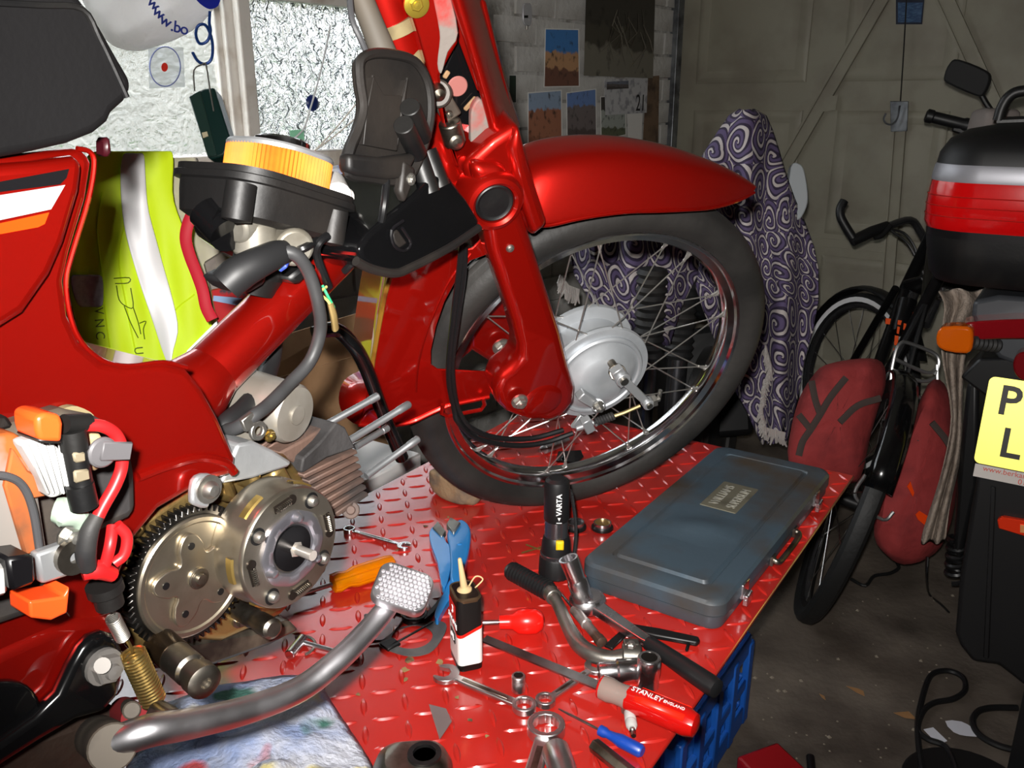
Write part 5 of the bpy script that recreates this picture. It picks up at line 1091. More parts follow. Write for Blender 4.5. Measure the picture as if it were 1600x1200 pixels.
# ---- rag under the pedal
rg = random.Random(5)
from mathutils import noise as _nz
rows = []
A_, B_, C2, D_ = ON(190, 1250), ON(590, 1250), ON(500, 1052), ON(262, 1108)
ragout = [(180, 1290), (205, 1180), (230, 1115), (275, 1098), (330, 1078), (395, 1066), (470, 1058), (500, 1075), (530, 1120), (560, 1165), (585, 1210), (600, 1290)]
cen = ON(400, 1285); ol = cat(onl(ragout, 0), 5, False)
for i in range(15):
    f_ = i / 14; rw = []
    for p in ol:
        q = cen.lerp(p, f_); h = .006 + .034 * (1 - f_ ** 2) * (.55 + .9 * abs(_nz.noise(Vector((q.x * 18, q.y * 18, 1))))) + .006 * _nz.noise(Vector((q.x * 60, q.y * 60, 4)))
        rw.append(Vector((q.x, q.y, BENCH_Z + max(.0035, h) * (1 if f_ < 1 else .4))))
    rows.append(rw)
def rag_mat():
    m = mat('marbled_cotton', (150, 166, 206), .95, 0, col2=(206, 208, 220), ns=16, lo=.4, hi=.62, bump=.5, bs=120)
    nt = m.node_tree; nd = nt.nodes; lk = nt.links; b = nd['Principled BSDF']
    src = b.inputs['Base Color'].links[0].from_socket
    for (sc_, thr, colr, off) in ((11, .64, (214, 200, 140), 0), (9, .67, (206, 84, 88), 5), (10, .68, (72, 120, 108), 11)):
        tc = nd.new('ShaderNodeTexCoord'); mp = nd.new('ShaderNodeMapping'); mp.inputs['Location'].default_value = (off, off, 0); lk.new(tc.outputs['Object'], mp.inputs[0])
        no = nd.new('ShaderNodeTexNoise'); no.inputs['Scale'].default_value = sc_; no.inputs['Detail'].default_value = 2; lk.new(mp.outputs[0], no.inputs['Vector'])
        gt = nd.new('ShaderNodeMapRange'); gt.inputs[1].default_value = thr - .03; gt.inputs[2].default_value = thr + .01; lk.new(no.outputs['Fac'], gt.inputs[0])
        mx = nd.new('ShaderNodeMix'); mx.data_type = 'RGBA'; lk.new(gt.outputs[0], mx.inputs[0]); lk.new(src, mx.inputs[6]); mx.inputs[7].default_value = lin(colr); src = mx.outputs[2]
    lk.new(src, b.inputs['Base Color']); return m
mk('rag', grid(rows), rag_mat(), base=ON(400, 1190), smooth=180, solid=.002, label='crumpled blue marbled cotton rag under the pedal', cat_='rag')
# engine cover casting at the lower edge
cf = ON(650, 1215, BENCH_Z + .016)
ec = thing('engine_cover', 'oily alloy engine cover at the lower picture edge', 'engine cover', m=frame(ON(645, 1222), (1, .1, 0)))
mk('cover_shell', ring_solid([rrect(.07, .06, .02, 0), rrect(.076, .066, .024, .01), rrect(.066, .056, .022, .024), rrect(.05, .04, .016, .03)]), M_DIRTSTEEL, ec, bevel=(.002, 2))
mk('cover_bore', lathe([(.016, .0), (.016, .003), (.011, .003), (.010, -.004), (0, -.004)], 28, (.012, 0, .03)), M_BLACK, ec)
# flakes and grit on the bench
fg = random.Random(11); gs = []
for (x, y, s_) in ((640, 1032, 7), (686, 1035, 6), (634, 1047, 5), (714, 1090, 4), (633, 1062, 4), (668, 1020, 4), (560, 1085, 3), (665, 822, 4), (700, 808, 3), (760, 1150, 3), (620, 860, 3), (735, 1125, 3), (900, 1010, 3)):
    c = ON(x, y, BENCH_Z + .0006); n = 7
    gs.append(prism([c + Vector((math.cos(6.28 * k / n), math.sin(6.28 * k / n), 0)) * s_ * .0009 * fg.uniform(.5, 1.3) for k in range(n)], UP * .0006))
mk('paint_flakes', join(*gs), mat('khaki_flake', (146, 120, 78), .9, 0, col2=(70, 52, 40), ns=40), base=ON(660, 1040), label='small dry khaki flakes and grit on the bench plate', cat_='grit', kind='stuff')
# ------------------------------------------------------------------ behind the moped: window clutter
def PL(pts, d): return [P(p[0], p[1], p[2] if len(p) > 2 else d) for p in pts]
VIEW = Vector((0, CC, -SS))
def sheet(name, pts, d, th, m, **k):
    """flat thin thing facing the viewer at depth d"""
    q = PL(pts, d); n = (q[1] - q[0]).cross(q[2] - q[0]).normalized()
    if n.dot(ray(pts[0][0], pts[0][1])) < 0: n = -n
    return mk(name, prism(q, n * th), m, **k)
# plastic carrier bag
M_BAG = mat('thin_white_polythene', (236, 232, 230), .6, 0, trans=.6, bump=.5, bs=22)
bd = 1.95
bag = thing('carrier_bag', 'white plastic carrier bag with blue print hanging at the window', 'bag', P(230, 80, bd))
rows = []
prof_b = [(-110, 100, 372), (-60, 112, 364), (-20, 122, 356), (5, 134, 344), (25, 144, 334), (42, 154, 318), (56, 164, 300), (68, 176, 272), (76, 192, 242), (80, 212, 222)]
for (y, xl, xr) in prof_b:
    c = (xl + xr) / 2; w = (xr - xl) / 2; ring = []
    for k in range(28):
        q = 2 * math.pi * k / 28
        ring.append(P(c + w * math.cos(q), y - 10 * math.cos(q) * (w / 90) * .8, bd - .075 * (w / 110) * math.sin(q) * (1 + .12 * math.sin(5 * q + y * .1))))
    rows.append(ring)
g = grid(rows, True); g[1].append([len(g[0]) - 28 + k for k in range(28)])
bag_body = mk('bag_film', g, M_BAG, bag, sub=1)
M_BLUEINK = mat('blue_ink', (34, 52, 140), .5)
def onbag(px, py, rot, ch, size, m=M_BLUEINK):
    mm = frame(P(px, py, bd - .094), (1, 0, 0), -ray(px, py)) @ Matrix.Rotation(R(-rot), 4, 'Z')
    lettering('lettering', ch, m, mm, size, bag, .0006, bold=.0004)
for (x, y, r_, ch) in ((240, 6, 50, 'w'), (248, 20, 42, 'w'), (259, 33, 32, 'w'), (270, 41, 22, '.'), (277, 43, 14, 'b'), (288, 46, 8, 'o')): onbag(x, y, r_, ch, .033)
mk('blue_swoosh', prism(cat(PL([(302, -40), (345, -45), (344, 2), (332, 14), (318, 10), (304, -6)], bd - .09), 3, True), -VIEW * .0006), mat('royal_blue_print', (20, 34, 150), .45), bag)
# hook, lantern on its wire
mk('bag_hook', tube(cat(PL([(328, 18), (327, 36), (329, 48), (324, 64), (312, 68), (306, 54), (310, 40), (322, 40), (331, 62), (332, 84), (328, 96), (318, 100), (308, 94), (301, 82)], 1.9), 4), .0034, 8), mat('blue_hook_wire', (20, 62, 130), .4, .3), base=P(318, 60, 1.9), label='blue wire hook hanging under the carrier bag', cat_='hook')
lan = thing('work_lamp', 'dark green hand lamp hanging by a wire in the window', 'lamp', P(330, 250, 1.9))
M_LG = mat('dark_green_plastic', (16, 46, 42), .4)
lq = PL([(294, 150), (318, 138), (334, 136), (361, 222), (350, 243), (330, 249), (324, 246)], 1.87)
mk('lamp_body', prism(lq, VIEW * .05), M_LG, lan, bevel=(.006, 2))
mk('lamp_front', prism(PL([(296, 152), (314, 142), (340, 244), (326, 246)], 1.868), -VIEW * .006), mat('lamp_lens_green', (38, 60, 54), .3), lan, bevel=(.002, 1))
mk('lamp_switch', sheet_g := prism(PL([(316, 208), (324, 206), (326, 213), (318, 216)], 1.862), -VIEW * .003), mat('lamp_switch_cream', (206, 194, 160), .6), lan)
mk('lamp_handle', tube(cat(PL([(304, 142), (303, 110), (316, 101), (322, 102), (328, 140), (333, 168), (334, 174)], 1.86), 3), .0018, 6), M_ZINC, lan)
# sticker on the glass
st = thing('window_sticker', 'round white sticker with a red dot on the window glass', 'sticker', WL(258, 130, -.05))
mk('sticker_film', prism([WL(x, y, -.055) for x, y in ((231, 74), (286, 74), (289, 136), (233, 138))], WNRM * .001), mat('clear_film', (244, 246, 248), .6, trans=.75), st)
mk('sticker_ring', tube([WL(258 + 24 * math.cos(q / 32 * 6.2832), 104 + 31 * math.sin(q / 32 * 6.2832), -.053) for q in range(32)], .0016, 6, closed=True), mat('pale_blue_ink', (120, 130, 190), .5), st)
mk('red_dot', prism([WL(257 + 5 * math.cos(q / 20 * 6.2832), 105 + 7 * math.sin(q / 20 * 6.2832), -.0535) for q in range(20)], WNRM * .001), mat('red_ink', (232, 50, 36), .5), st)
# blue suction disc on its cord
mk('suction_disc', lathe([(0, -.004), (.02, -.003), (.024, 0), (.018, .006), (.006, .009), (0, .009)], 28, WL(488, 161, -.045), WNRM), mat('blue_rubber_disc', (24, 44, 110), .35), base=WL(488, 161, -.045), label='dark blue suction disc on the right window pane', cat_='suction disc')
M_CORD = mat('cream_cord', (226, 216, 204), .7)
mk('blind_cord', tube(cat([WL(516, 40, -.035), WL(506, 90, -.035), WL(494, 138, -.034), WL(484, 172, -.034), WL(472, 205, -.03), WL(436, 232, -.0)], 4), .0028, 6), mat('white_cord', (236, 236, 238), .6), base=WL(490, 160), label='white cord running over the blue suction disc', cat_='cord')
for i, (a, b, lb) in enumerate((((568, 148), (478, 250), 'upper cream string tied towards the window sill'), ((570, 172), (476, 246), 'lower cream string tied towards the window sill'))):
    A, B = WL(a[0], a[1], .12), WL(b[0], b[1], .02); mk('string', tube(cat([A, A.lerp(B, .5) + Vector((0, 0, -.006)), B], 5), .0022, 6), M_CORD, base=B, label=lb, cat_='string')
mk('sticky_note', prism([WL(x, y, -.05) for x, y in ((452, 204), (474, 202), (476, 224), (455, 226))], WNRM * .001), mat('mint_note', (150, 220, 180), .7), base=WL(462, 224, -.05), label='mint green sticky note on the window', cat_='note')
mk('sticky_note', prism([WL(x, y, -.05) for x, y in ((453, 226), (475, 222), (478, 240), (456, 244))], WNRM * .001), mat('orange_note', (250, 130, 70), .7), base=WL(464, 242, -.05), label='orange sticky note under the green one', cat_='note')
mk('crumpled_wrapper', lump(P(522, 274, 1.9), .05, .03, .022, 8, m=Matrix.Translation(P(524, 276, 1.9)), amp=.5), mat('blue_white_wrapper', (220, 224, 232), .4, 0, col2=(50, 90, 190), ns=14, lo=.5, hi=.56), base=P(522, 290, 1.9), label='crumpled blue and white wrapper behind the air filter', cat_='wrapper')
# chair with the safety vest
chd = 1.5
ch = thing('plastic_chair', 'cream plastic chair under the yellow safety vest', 'chair', (P(230, 700, chd).x, P(230, 700, chd).y, 0))
M_CREAM = mat('cream_plastic', (214, 206, 184), .45)
cbx = P(225, 400, chd + .05)
cf = Vector((cbx.x, cbx.y, 0)); cfm = frame(cf, (1, -.1, 0)); SHc = lambda v: cfm @ Vector(v)
zt = P(225, 246, chd + .05).z; cw_ = .125
rows = [[SHc((x, .02 * math.cos(x / cw_ * 1.2) + (.06 * (zz - .62)), zz)) for x in [cw_ * (-1 + 2 * i / 10) * (1 - .25 * max(0, (zz - zt + .08) / .08) ** 2) for i in range(11)]] for zz in [.6 + (zt - .6) * j / 8 for j in range(9)]]
mk('backrest', grid(rows), M_CREAM, ch, solid=.012)
mk('seat', prism([SHc(v) for v in ((-.16, -.0, .60), (.18, -.0, .60), (.18, .24, .60), (-.16, .24, .60))], (0, 0, .02)), M_CREAM, ch, bevel=(.006, 2))
for (x, y) in ((-.14, .02), (.16, .02), (-.14, .22), (.16, .22)): mk('leg', cyl(SHc((x, y, 0)), SHc((x, y, .6)), .016, 12), M_CREAM, ch)
M_HIVIS = mat('fluorescent_yellow', (222, 252, 24), .6, 0, bump=.12, bs=14)
M_REFL = mat('reflective_tape', (253, 253, 254), .5, .12)
vest = thing('safety_vest', 'fluorescent yellow safety vest draped over the chair', 'vest', P(220, 580, chd))
def vdep(x, y, dz): return P(x, y, (chd * 1.09) / ray(x, y).length - .03 - dz + .005 * math.sin(x * .06 + y * .012) + .002 * math.sin(x * .15 - y * .03))
def vrow(y, xl, xr, n=22, amp=.012):
    out = []
    for i in range(n + 1):
        x = xl + (xr - xl) * i / n
        out.append(vdep(x, y, 0))
    return out
vy = [(236, 150, 268), (240, 136, 271), (262, 128, 272), (300, 116, 268), (330, 106, 276), (366, 100, 292), (400, 100, 300), (440, 104, 310), (480, 112, 322), (520, 122, 336), (560, 132, 350), (600, 140, 362)]
vb = mk('vest_fabric', grid([vrow(*r_) for r_ in vy]), M_HIVIS, vest, sub=1, solid=.002)
def vstrip(pts, name, m, dz=.008, th=.001, w=None):
    rws = []
    for (y, a, b) in pts:
        rws.append([vdep(a + (b - a) * i / 5, y, dz) for i in range(6)])
    return mk(name, grid(rws), m, vest, sub=1, solid=th)
vstrip([(238, 192, 226), (260, 187, 227), (300, 188, 229), (332, 190, 232), (370, 196, 244), (410, 208, 254), (450, 220, 266), (490, 234, 276), (520, 244, 281), (545, 252, 270), (570, 262, 268)], 'reflective_band', M_REFL)
vstrip([(392, 294, 302), (410, 297, 307), (430, 302, 309)], 'reflective_band', M_REFL)
mk('reflective_band', prism([vdep(x, y, .01) for x, y in ((292, 548), (340, 500), (352, 520), (292, 576))], VIEW * .002), M_REFL, vest)
vstrip([(428, 108, 162), (455, 112, 162), (481, 122, 162)], 'care_label', mat('care_label', (196, 192, 190), .6, 0, col2=(176, 172, 172), ns=120), .01)
M_OLIVE = mat('olive_print', (96, 116, 20), .6)
for pts in ([(178, 435), (202, 434), (200, 442), (180, 443)], [(182, 446), (186, 468), (196, 478), (208, 480), (204, 450)], [(194, 478), (204, 504), (216, 528)], [(208, 480), (216, 504), (220, 522)], [(218, 505), (228, 502), (224, 514), (226, 530)]):
    mk('printed_line', tube(cat([vdep(x, y, .006) for x, y in pts], 3), .0009, 5), M_OLIVE, vest)
for (x, y, c_) in ((154, 486, 'V'), (155, 505, 'N'), (156, 524, 'C'), (216, 548, 'U')): lettering('lettering', c_, M_OLIVE, frame(vdep(x, y, .007), (0, 0, -1), -ray(x, y)), .02, vest, .0004)
for k, pts in enumerate(([(160, 300), (152, 360), (160, 430), (166, 500), (176, 570)], [(200, 330), (186, 400), (196, 470), (214, 560)], [(304, 460), (270, 490), (254, 540)])):
    mk('seam', tube(cat([vdep(x, y, .003) for x, y in pts], 4), .0014, 5), M_HIVIS, vest)
# red lanyard, papers, shelf things between vest and carburettor
mk('lanyard', tube(cat(PL([(322, 308), (308, 322), (295, 346), (290, 372), (296, 398), (306, 424), (316, 452), (322, 480), (332, 500)], 1.35), 4), .009, 8, flat=.25, up=(0, 1, 0)), mat('red_webbing', (196, 20, 44), .6), base=P(320, 500, 1.35), label='red fabric lanyard hanging beside the safety vest', cat_='lanyard')
pm = mat('printed_sheet', (226, 220, 216), .7, 0, col2=(150, 144, 146), ns=60, lo=.55, hi=.6, stretch=(1, 1, 3))
sheet('paper_sheet', [(282, 292), (300, 300), (318, 350), (300, 372), (284, 340)], 1.62, .002, pm, base=P(300, 372, 1.62), label='printed white paper sheet behind the red lanyard', cat_='paper')
sheet('paper_sheet', [(305, 358), (325, 345), (342, 384), (317, 404)], 1.6, .002, pm, base=P(320, 404, 1.6), label='printed paper table beside the carburettor', cat_='paper')
mk('red_folder', prism(PL([(300, 330), (330, 320), (420, 420), (400, 470), (330, 450)], 1.7), VIEW * .03), mat('crimson_card', (160, 30, 40), .6), base=P(340, 450, 1.7), label='crimson card folder behind the carburettor', cat_='folder')
mk('grey_parcel', prism(PL([(316, 410), (345, 392), (400, 420), (390, 470), (330, 462)], 1.55), VIEW * .06), mat('grey_parcel', (150, 140, 134), .7, 0, col2=(120, 112, 106)), base=P(340, 460, 1.55), bevel=(.004, 1), label='grey wrapped parcel beside the yellow vest', cat_='parcel')
pk = thing('snack_packet', 'red packet with pale blue banner behind the frame tube', 'packet', P(365, 500, 1.45))
mk('packet_body', prism(PL([(328, 452), (400, 440), (410, 480), (345, 540)], 1.45), VIEW * .03), mat('red_packet', (186, 40, 44), .4, 0, col2=(70, 60, 66), ns=18, lo=.5, hi=.54), pk, bevel=(.003, 1))
mk('blue_banner', prism(PL([(334, 462), (378, 466), (374, 478), (333, 470)], 1.443), -VIEW * .001), mat('pale_blue_banner', (150, 180, 220), .5), pk)
for k in range(4):
    mk('paperback', prism(PL([(98, 478 + k * 22), (146, 474 + k * 22), (150, 492 + k * 22), (100, 497 + k * 22)], 1.72), VIEW * .12), mat('book_%d' % k, ((150, 70, 30), (206, 196, 178), (110, 84, 66), (190, 176, 150))[k], .7), base=P(120, 497 + k * 22, 1.72), bevel=(.002, 1), label=('topmost brown book of the stack behind the safety vest', 'pale second book from the top behind the safety vest', 'dark brown third book from the top behind the safety vest', 'lowest pale book of the stack behind the safety vest')[k], cat_='book', group='books stacked behind the vest')
bs = P(120, 575, 1.7)
mk('side_stool', join(prism([bs + Vector((-.22, -.0, -.045)), bs + Vector((.03, -.0, -.045)), bs + Vector((.03, .25, -.045)), bs + Vector((-.22, .25, -.045))], (0, 0, .02)), *[cyl((bs.x + dx, bs.y + dy, 0), (bs.x + dx, bs.y + dy, bs.z - .045), .012, 10) for dx in (-.2, .01) for dy in (.02, .22)]), mat('stool_wood', (120, 84, 50), .6), base=(bs.x, bs.y, 0), label='wooden stool carrying the books behind the vest', cat_='stool')
# cardboard box against the wall
M_CARD = mat('brown_cardboard', (168, 130, 94), .8, 0, col2=(150, 114, 80), ns=8)
cb0 = P(500, 640, 2.12)
card = thing('cardboard_box', 'open brown cardboard box between bench and brick wall', 'box', (cb0.x, cb0.y, 0))
zb = P(500, 560, 2.15).z
cm_ = frame(Vector((cb0.x, cb0.y, 0)), WD)
mk('box_side', xf(box(.0, 0, zb / 2, .44, .008, zb), cm_), M_CARD, card)
mk('box_side', xf(box(.0, .3, zb / 2, .44, .008, zb), cm_), M_CARD, card)
mk('box_end', xf(box(-.22, .15, zb / 2, .008, .3, zb), cm_), M_CARD, card)
mk('box_end', xf(box(.22, .15, zb / 2, .008, .3, zb), cm_), M_CARD, card)
mk('box_flap', xf(prism([(-.22, 0, zb), (.2, 0, zb), (.22, .06, zb + .09), (-.16, .06, zb + .07)], (0, .004, 0)), cm_), M_CARD, card)
# white carton low between bench and wall
mk('white_carton', xf(box(0, 0, .3, .2, .16, .6), frame(Vector((P(560, 690, 1.75).x, P(560, 690, 1.75).y, 0)), BH)), mat('white_card', (214, 212, 210), .7), base=(P(560, 690, 1.75).x, P(560, 690, 1.75).y, 0), bevel=(.003, 1), label='white carton standing behind the cylinder studs', cat_='carton')
# ------------------------------------------------------------------ pictures on the brick wall
def photo_mat(name, sky, mid, low, blot=(40, 34, 32), lo_=.3, hi_=.6):
    m = bpy.data.materials.new(name); m.use_nodes = True; nt = m.node_tree; nd = nt.nodes; lk = nt.links; b = nd['Principled BSDF']; b.inputs['Roughness'].default_value = .35
    tc = nd.new('ShaderNodeTexCoord'); sp = nd.new('ShaderNodeSeparateXYZ'); lk.new(tc.outputs['Generated'], sp.inputs[0])
    no = nd.new('ShaderNodeTexNoise'); no.inputs['Scale'].default_value = 5; no.inputs['Detail'].default_value = 6; lk.new(tc.outputs['Generated'], no.inputs['Vector'])
    ad = nd.new('ShaderNodeMath'); ad.operation = 'MULTIPLY_ADD'; ad.inputs[1].default_value = .25; lk.new(no.outputs['Fac'], ad.inputs[0]); 
    sb = nd.new('ShaderNodeMath'); sb.operation = 'SUBTRACT'; sb.inputs[1].default_value = .12; lk.new(sp.outputs['Z'], sb.inputs[0]); lk.new(sb.outputs[0], ad.inputs[2])
    rp = nd.new('ShaderNodeValToRGB'); e = rp.color_ramp.elements; e[0].position = 0.05; e[0].color = lin(low); e[1].position = hi_ + .02; e[1].color = lin(sky)
    x = e.new(lo_); x.color = lin(low); x = e.new(lo_ + .03); x.color = lin(mid); x = e.new(hi_ - .02); x.color = lin(mid)
    lk.new(ad.outputs[0], rp.inputs[0])
    n2 = nd.new('ShaderNodeTexNoise'); n2.inputs['Scale'].default_value = 7; n2.inputs['Detail'].default_value = 8; mp = nd.new('ShaderNodeMapping'); mp.inputs['Location'].default_value = (len(name), 3, 1); lk.new(tc.outputs['Generated'], mp.inputs[0]); lk.new(mp.outputs[0], n2.inputs['Vector'])
    mr = nd.new('ShaderNodeMapRange'); mr.inputs[1].default_value = .56; mr.inputs[2].default_value = .74; lk.new(n2.outputs['Fac'], mr.inputs[0])
    mx = nd.new('ShaderNodeMix'); mx.data_type = 'RGBA'; lk.new(mr.outputs[0], mx.inputs[0]); lk.new(rp.outputs[0], mx.inputs[6]); mx.inputs[7].default_value = lin(blot)
    lk.new(mx.outputs[2], b.inputs['Base Color']); return m
def wallpic(name, label, cat_, pts, m, s=.022, border=True, group='prints stuck on the brick wall'):
    t = thing(name, label, cat_, WL(pts[3][0], pts[3][1], s), group=group)
    c = (sum(p[0] for p in pts) / 4, sum(p[1] for p in pts) / 4)
    if border: mk('paper_border', prism([WL(c[0] + (p[0] - c[0]) * 1.06, c[1] + (p[1] - c[1]) * 1.04, s - .002) for p in pts], WNRM * .0015), M_PAPER, t)
    mk('print', prism([WL(p[0], p[1], s) for p in pts], WNRM * .001), m, t)
    return t
PG = 'prints stuck on the brick wall'
wallpic('photo_print', 'print of a rider under a blue cloudy sky', 'picture', ((853, 46), (903, 47), (904, 134), (851, 135)), photo_mat('print_sky', (70, 130, 196), (196, 150, 110), (120, 80, 66)))
wallpic('photo_print', 'desert print with one lone motorcyclist', 'picture', ((826, 146), (876, 142), (877, 226), (826, 234)), photo_mat('print_desert', (150, 170, 196), (170, 112, 86), (150, 96, 74), lo_=.2, hi_=.68))
wallpic('photo_print', 'print of a group of motorcyclists', 'picture', ((886, 146), (930, 140), (931, 214), (887, 224)), photo_mat('print_group', (110, 140, 196), (120, 110, 110), (90, 80, 78), lo_=.25, hi_=.7))
wallpic('photo_print', 'print of a pale car on grass', 'picture', ((939, 152), (976, 149), (977, 210), (940, 218)), photo_mat('print_car', (66, 62, 60), (170, 176, 170), (100, 106, 84), lo_=.25, hi_=.68))
wallpic('photo_print', 'dark green print half hidden behind the fork', 'picture', ((796, 118), (806, 118), (806, 160), (796, 160)), photo_mat('print_dark', (40, 60, 50), (40, 56, 48), (30, 40, 36)))
po = wallpic('poster', 'large dark woodland poster beside the garage door', 'poster', ((916, -30), (1024, -30), (1020, 122), (912, 118)), photo_mat('poster_leaf', (58, 54, 48), (70, 66, 56), (120, 116, 104), (26, 24, 22), lo_=.28, hi_=.5), .024, False)
pr_ = random.Random(4)
for k in range(16):
    x0 = pr_.uniform(955, 1010); y0 = pr_.uniform(10, 60); 
    mk('pale_frond', tube([WL(x0, y0, .026), WL(x0 + pr_.uniform(-14, 14), y0 + 25, .027), WL(x0 + pr_.uniform(-26, 26), y0 + 55, .026)], [.002, .004, .001], 5, flat=.3), mat('pale_frond_ink', (112, 106, 94), .6), po)
cal = wallpic('calendar_sheet', 'white calendar sheet showing the number 21', 'calendar', ((944, 124), (1012, 122), (1010, 176), (946, 180)), mat('calendar_paper', (196, 196, 198), .6, 0, col2=(150, 150, 156), ns=30, lo=.5, hi=.62), .026, False)
lettering('lettering', '21', M_STK, frame(WL(1001, 162, .029), WD, WNRM), .1, cal, .0006, sx=.8)
mk('small_photo', prism([WL(x, y, .028) for x, y in ((948, 128), (982, 126), (982, 138), (948, 140))], WNRM * .001), photo_mat('print_tiny', (110, 116, 130), (96, 90, 90), (70, 64, 64)), cal)
mk('torn_paper', prism([WL(x, y, .023) for x, y in ((980, 176), (1004, 174), (1002, 222), (982, 224))], WNRM * .001), M_PAPER, base=WL(990, 222, .023), label='blank torn paper strip under the calendar sheet', cat_='paper')
mk('water_stain_sheet', prism([WL(x, y, .022) for x, y in ((1010, 120), (1030, 118), (1028, 226), (1004, 226))], WNRM * .001), mat('stained_card', (120, 98, 78), .8, 0, col2=(70, 58, 50), ns=14), base=WL(1015, 226, .022), label='brown stained card beside the steel door frame', cat_='card')
ko = thing('bottle_opener', 'silver key fob hanging on the white brick wall', 'key fob', WL(822, 46, .03))
mk('fob_body', prism(cat([WL(x, y, .02) for x, y in ((816, 8), (822, 5), (828, 8), (829, 30), (826, 40), (819, 40), (815, 30))], 3, True), WNRM * .008), mat('fob_silver', (190, 190, 194), .35, .3), ko, bevel=(.002, 1))
mk('fob_slot', prism([WL(x, y, .0285) for x, y in ((819, 24), (825, 24), (825, 28), (819, 28))], WNRM * .0008), M_STK, ko)
mk('fob_tip', cyl(WL(823, 39, .024), WL(823, 46, .024), .005, 12), M_ZINC, ko)
# ------------------------------------------------------------------ the draped machine behind the front wheel
def swirl_mat():
    m = bpy.data.materials.new('purple_scroll_fabric'); m.use_nodes = True; nt = m.node_tree; nd = nt.nodes; lk = nt.links; b = nd['Principled BSDF']; b.inputs['Roughness'].default_value = .85
    uv = nd.new('ShaderNodeUVMap'); uv.uv_map = 'cloth'
    no = nd.new('ShaderNodeTexNoise'); no.inputs['Scale'].default_value = 5; no.inputs['Detail'].default_value = 1; lk.new(uv.outputs[0], no.inputs['Vector'])
    mx = nd.new('ShaderNodeMix'); mx.data_type = 'RGBA'; mx.inputs[0].default_value = .10; lk.new(uv.outputs[0], mx.inputs[6]); lk.new(no.outputs['Color'], mx.inputs[7])
    vo = nd.new('ShaderNodeTexVoronoi'); vo.voronoi_dimensions = '2D'; vo.inputs['Scale'].default_value = 12.5; vo.inputs['Randomness'].default_value = .55; lk.new(mx.outputs[2], vo.inputs['Vector'])
    # spiral: distance to the cell point plus angle around it
    sub = nd.new('ShaderNodeVectorMath'); sub.operation = 'SUBTRACT'; lk.new(mx.outputs[2], sub.inputs[0])
    lk.new(vo.outputs['Position'], sub.inputs[1])
    sc = nd.new('ShaderNodeSeparateXYZ'); lk.new(sub.outputs[0], sc.inputs[0])
    at = nd.new('ShaderNodeMath'); at.operation = 'ARCTAN2'; lk.new(sc.outputs['Y'], at.inputs[0]); lk.new(sc.outputs['X'], at.inputs[1])
    an = nd.new('ShaderNodeMath'); an.operation = 'MULTIPLY'; an.inputs[1].default_value = 1 / 6.28318; lk.new(at.outputs[0], an.inputs[0])
    d5 = nd.new('ShaderNodeMath'); d5.operation = 'MULTIPLY_ADD'; d5.inputs[1].default_value = 3.4; lk.new(vo.outputs['Distance'], d5.inputs[0]); lk.new(an.outputs[0], d5.inputs[2])
    fr = nd.new('ShaderNodeMath'); fr.operation = 'FRACT'; lk.new(d5.outputs[0], fr.inputs[0])
    rp = nd.new('ShaderNodeValToRGB'); rp.color_ramp.interpolation = 'CONSTANT'; e = rp.color_ramp.elements
    e[0].position = 0; e[0].color = lin((188, 180, 178)); e[1].position = .27; e[1].color = lin((48, 38, 62))
    x = e.new(.5); x.color = lin((88, 75, 110)); x = e.new(.82); x.color = lin((48, 38, 62))
    lk.new(fr.outputs[0], rp.inputs[0]); lk.new(rp.outputs[0], b.inputs['Base Color'])
    return m
M_SWIRL = swirl_mat()
def cloth(name, rows, parent, scale=1.0, off=(0, 0)):
    g = grid(rows); o = mk(name, g, M_SWIRL, parent, smooth=180, fix=False)
    uvl = o.data.uv_layers.new(name='cloth'); m = len(rows[0]); co = {}
    acc_v = 0
    us = []
    for i, r_ in enumerate(rows):
        acc = 0; row = []
        mid = m // 2
        for k in range(m): 
            row.append(acc); 
            if k + 1 < m: acc += (r_[k + 1] - r_[k]).length
        c = row[mid]; row = [q - c for q in row]
        if i: acc_v += (r_[mid] - rows[i - 1][mid]).length
        us.append([(q + off[0], acc_v + off[1]) for q in row])
    flat = [t for r_ in us for t in r_]
    for lp_ in o.data.loops: uvl.data[lp_.index].uv = flat[lp_.vertex_index]
    md = o.modifiers.new('s', 'SOLIDIFY'); md.thickness = .004
    return o
thr = thing('patterned_throw', 'purple scroll patterned throw draped over a parked machine', 'throw', P(1210, 700, 2.3))
drape = [(172, 1155, 1178), (182, 1140, 1196), (205, 1124, 1206), (235, 1104, 1216), (270, 1085, 1226), (310, 1065, 1240), (350, 1055, 1258), (385, 1060, 1272), (420, 1075, 1279), (470, 1095, 1279), (520, 1112, 1270), (560, 1130, 1258), (610, 1150, 1248), (650, 1172, 1238), (690, 1190, 1228)]
def drow(y, xl, xr, d0, n=40, f=.05):
    return [P(xl + (xr - xl) * i / n, y + (4 * math.sin(i * .7)) * (y > 640), d0 + f * min(1, (y - 170) / 160) * math.sin((xl + (xr - xl) * i / n) * .105 + y * .004) - .0 + .1 * (abs(i / n - .5) * 2) ** 2 * (1 - (y - 170) / 700)) for i in range(n + 1)]
cloth('drape', [drow(y, a, b, 2.32 + .0002 * (y - 170)) for (y, a, b) in drape], thr, off=(1.3, .4))
cloth('drape', [drow(y, a, b, 2.3, 30, .03) for (y, a, b) in ((330, 880, 1100), (380, 886, 1096), (430, 898, 1090), (480, 930, 1064), (540, 985, 1045))], thr, off=(.3, 2.2))
M_FRINGE = mat('grey_tassel', (170, 164, 160), .9)
fr_ = random.Random(2)
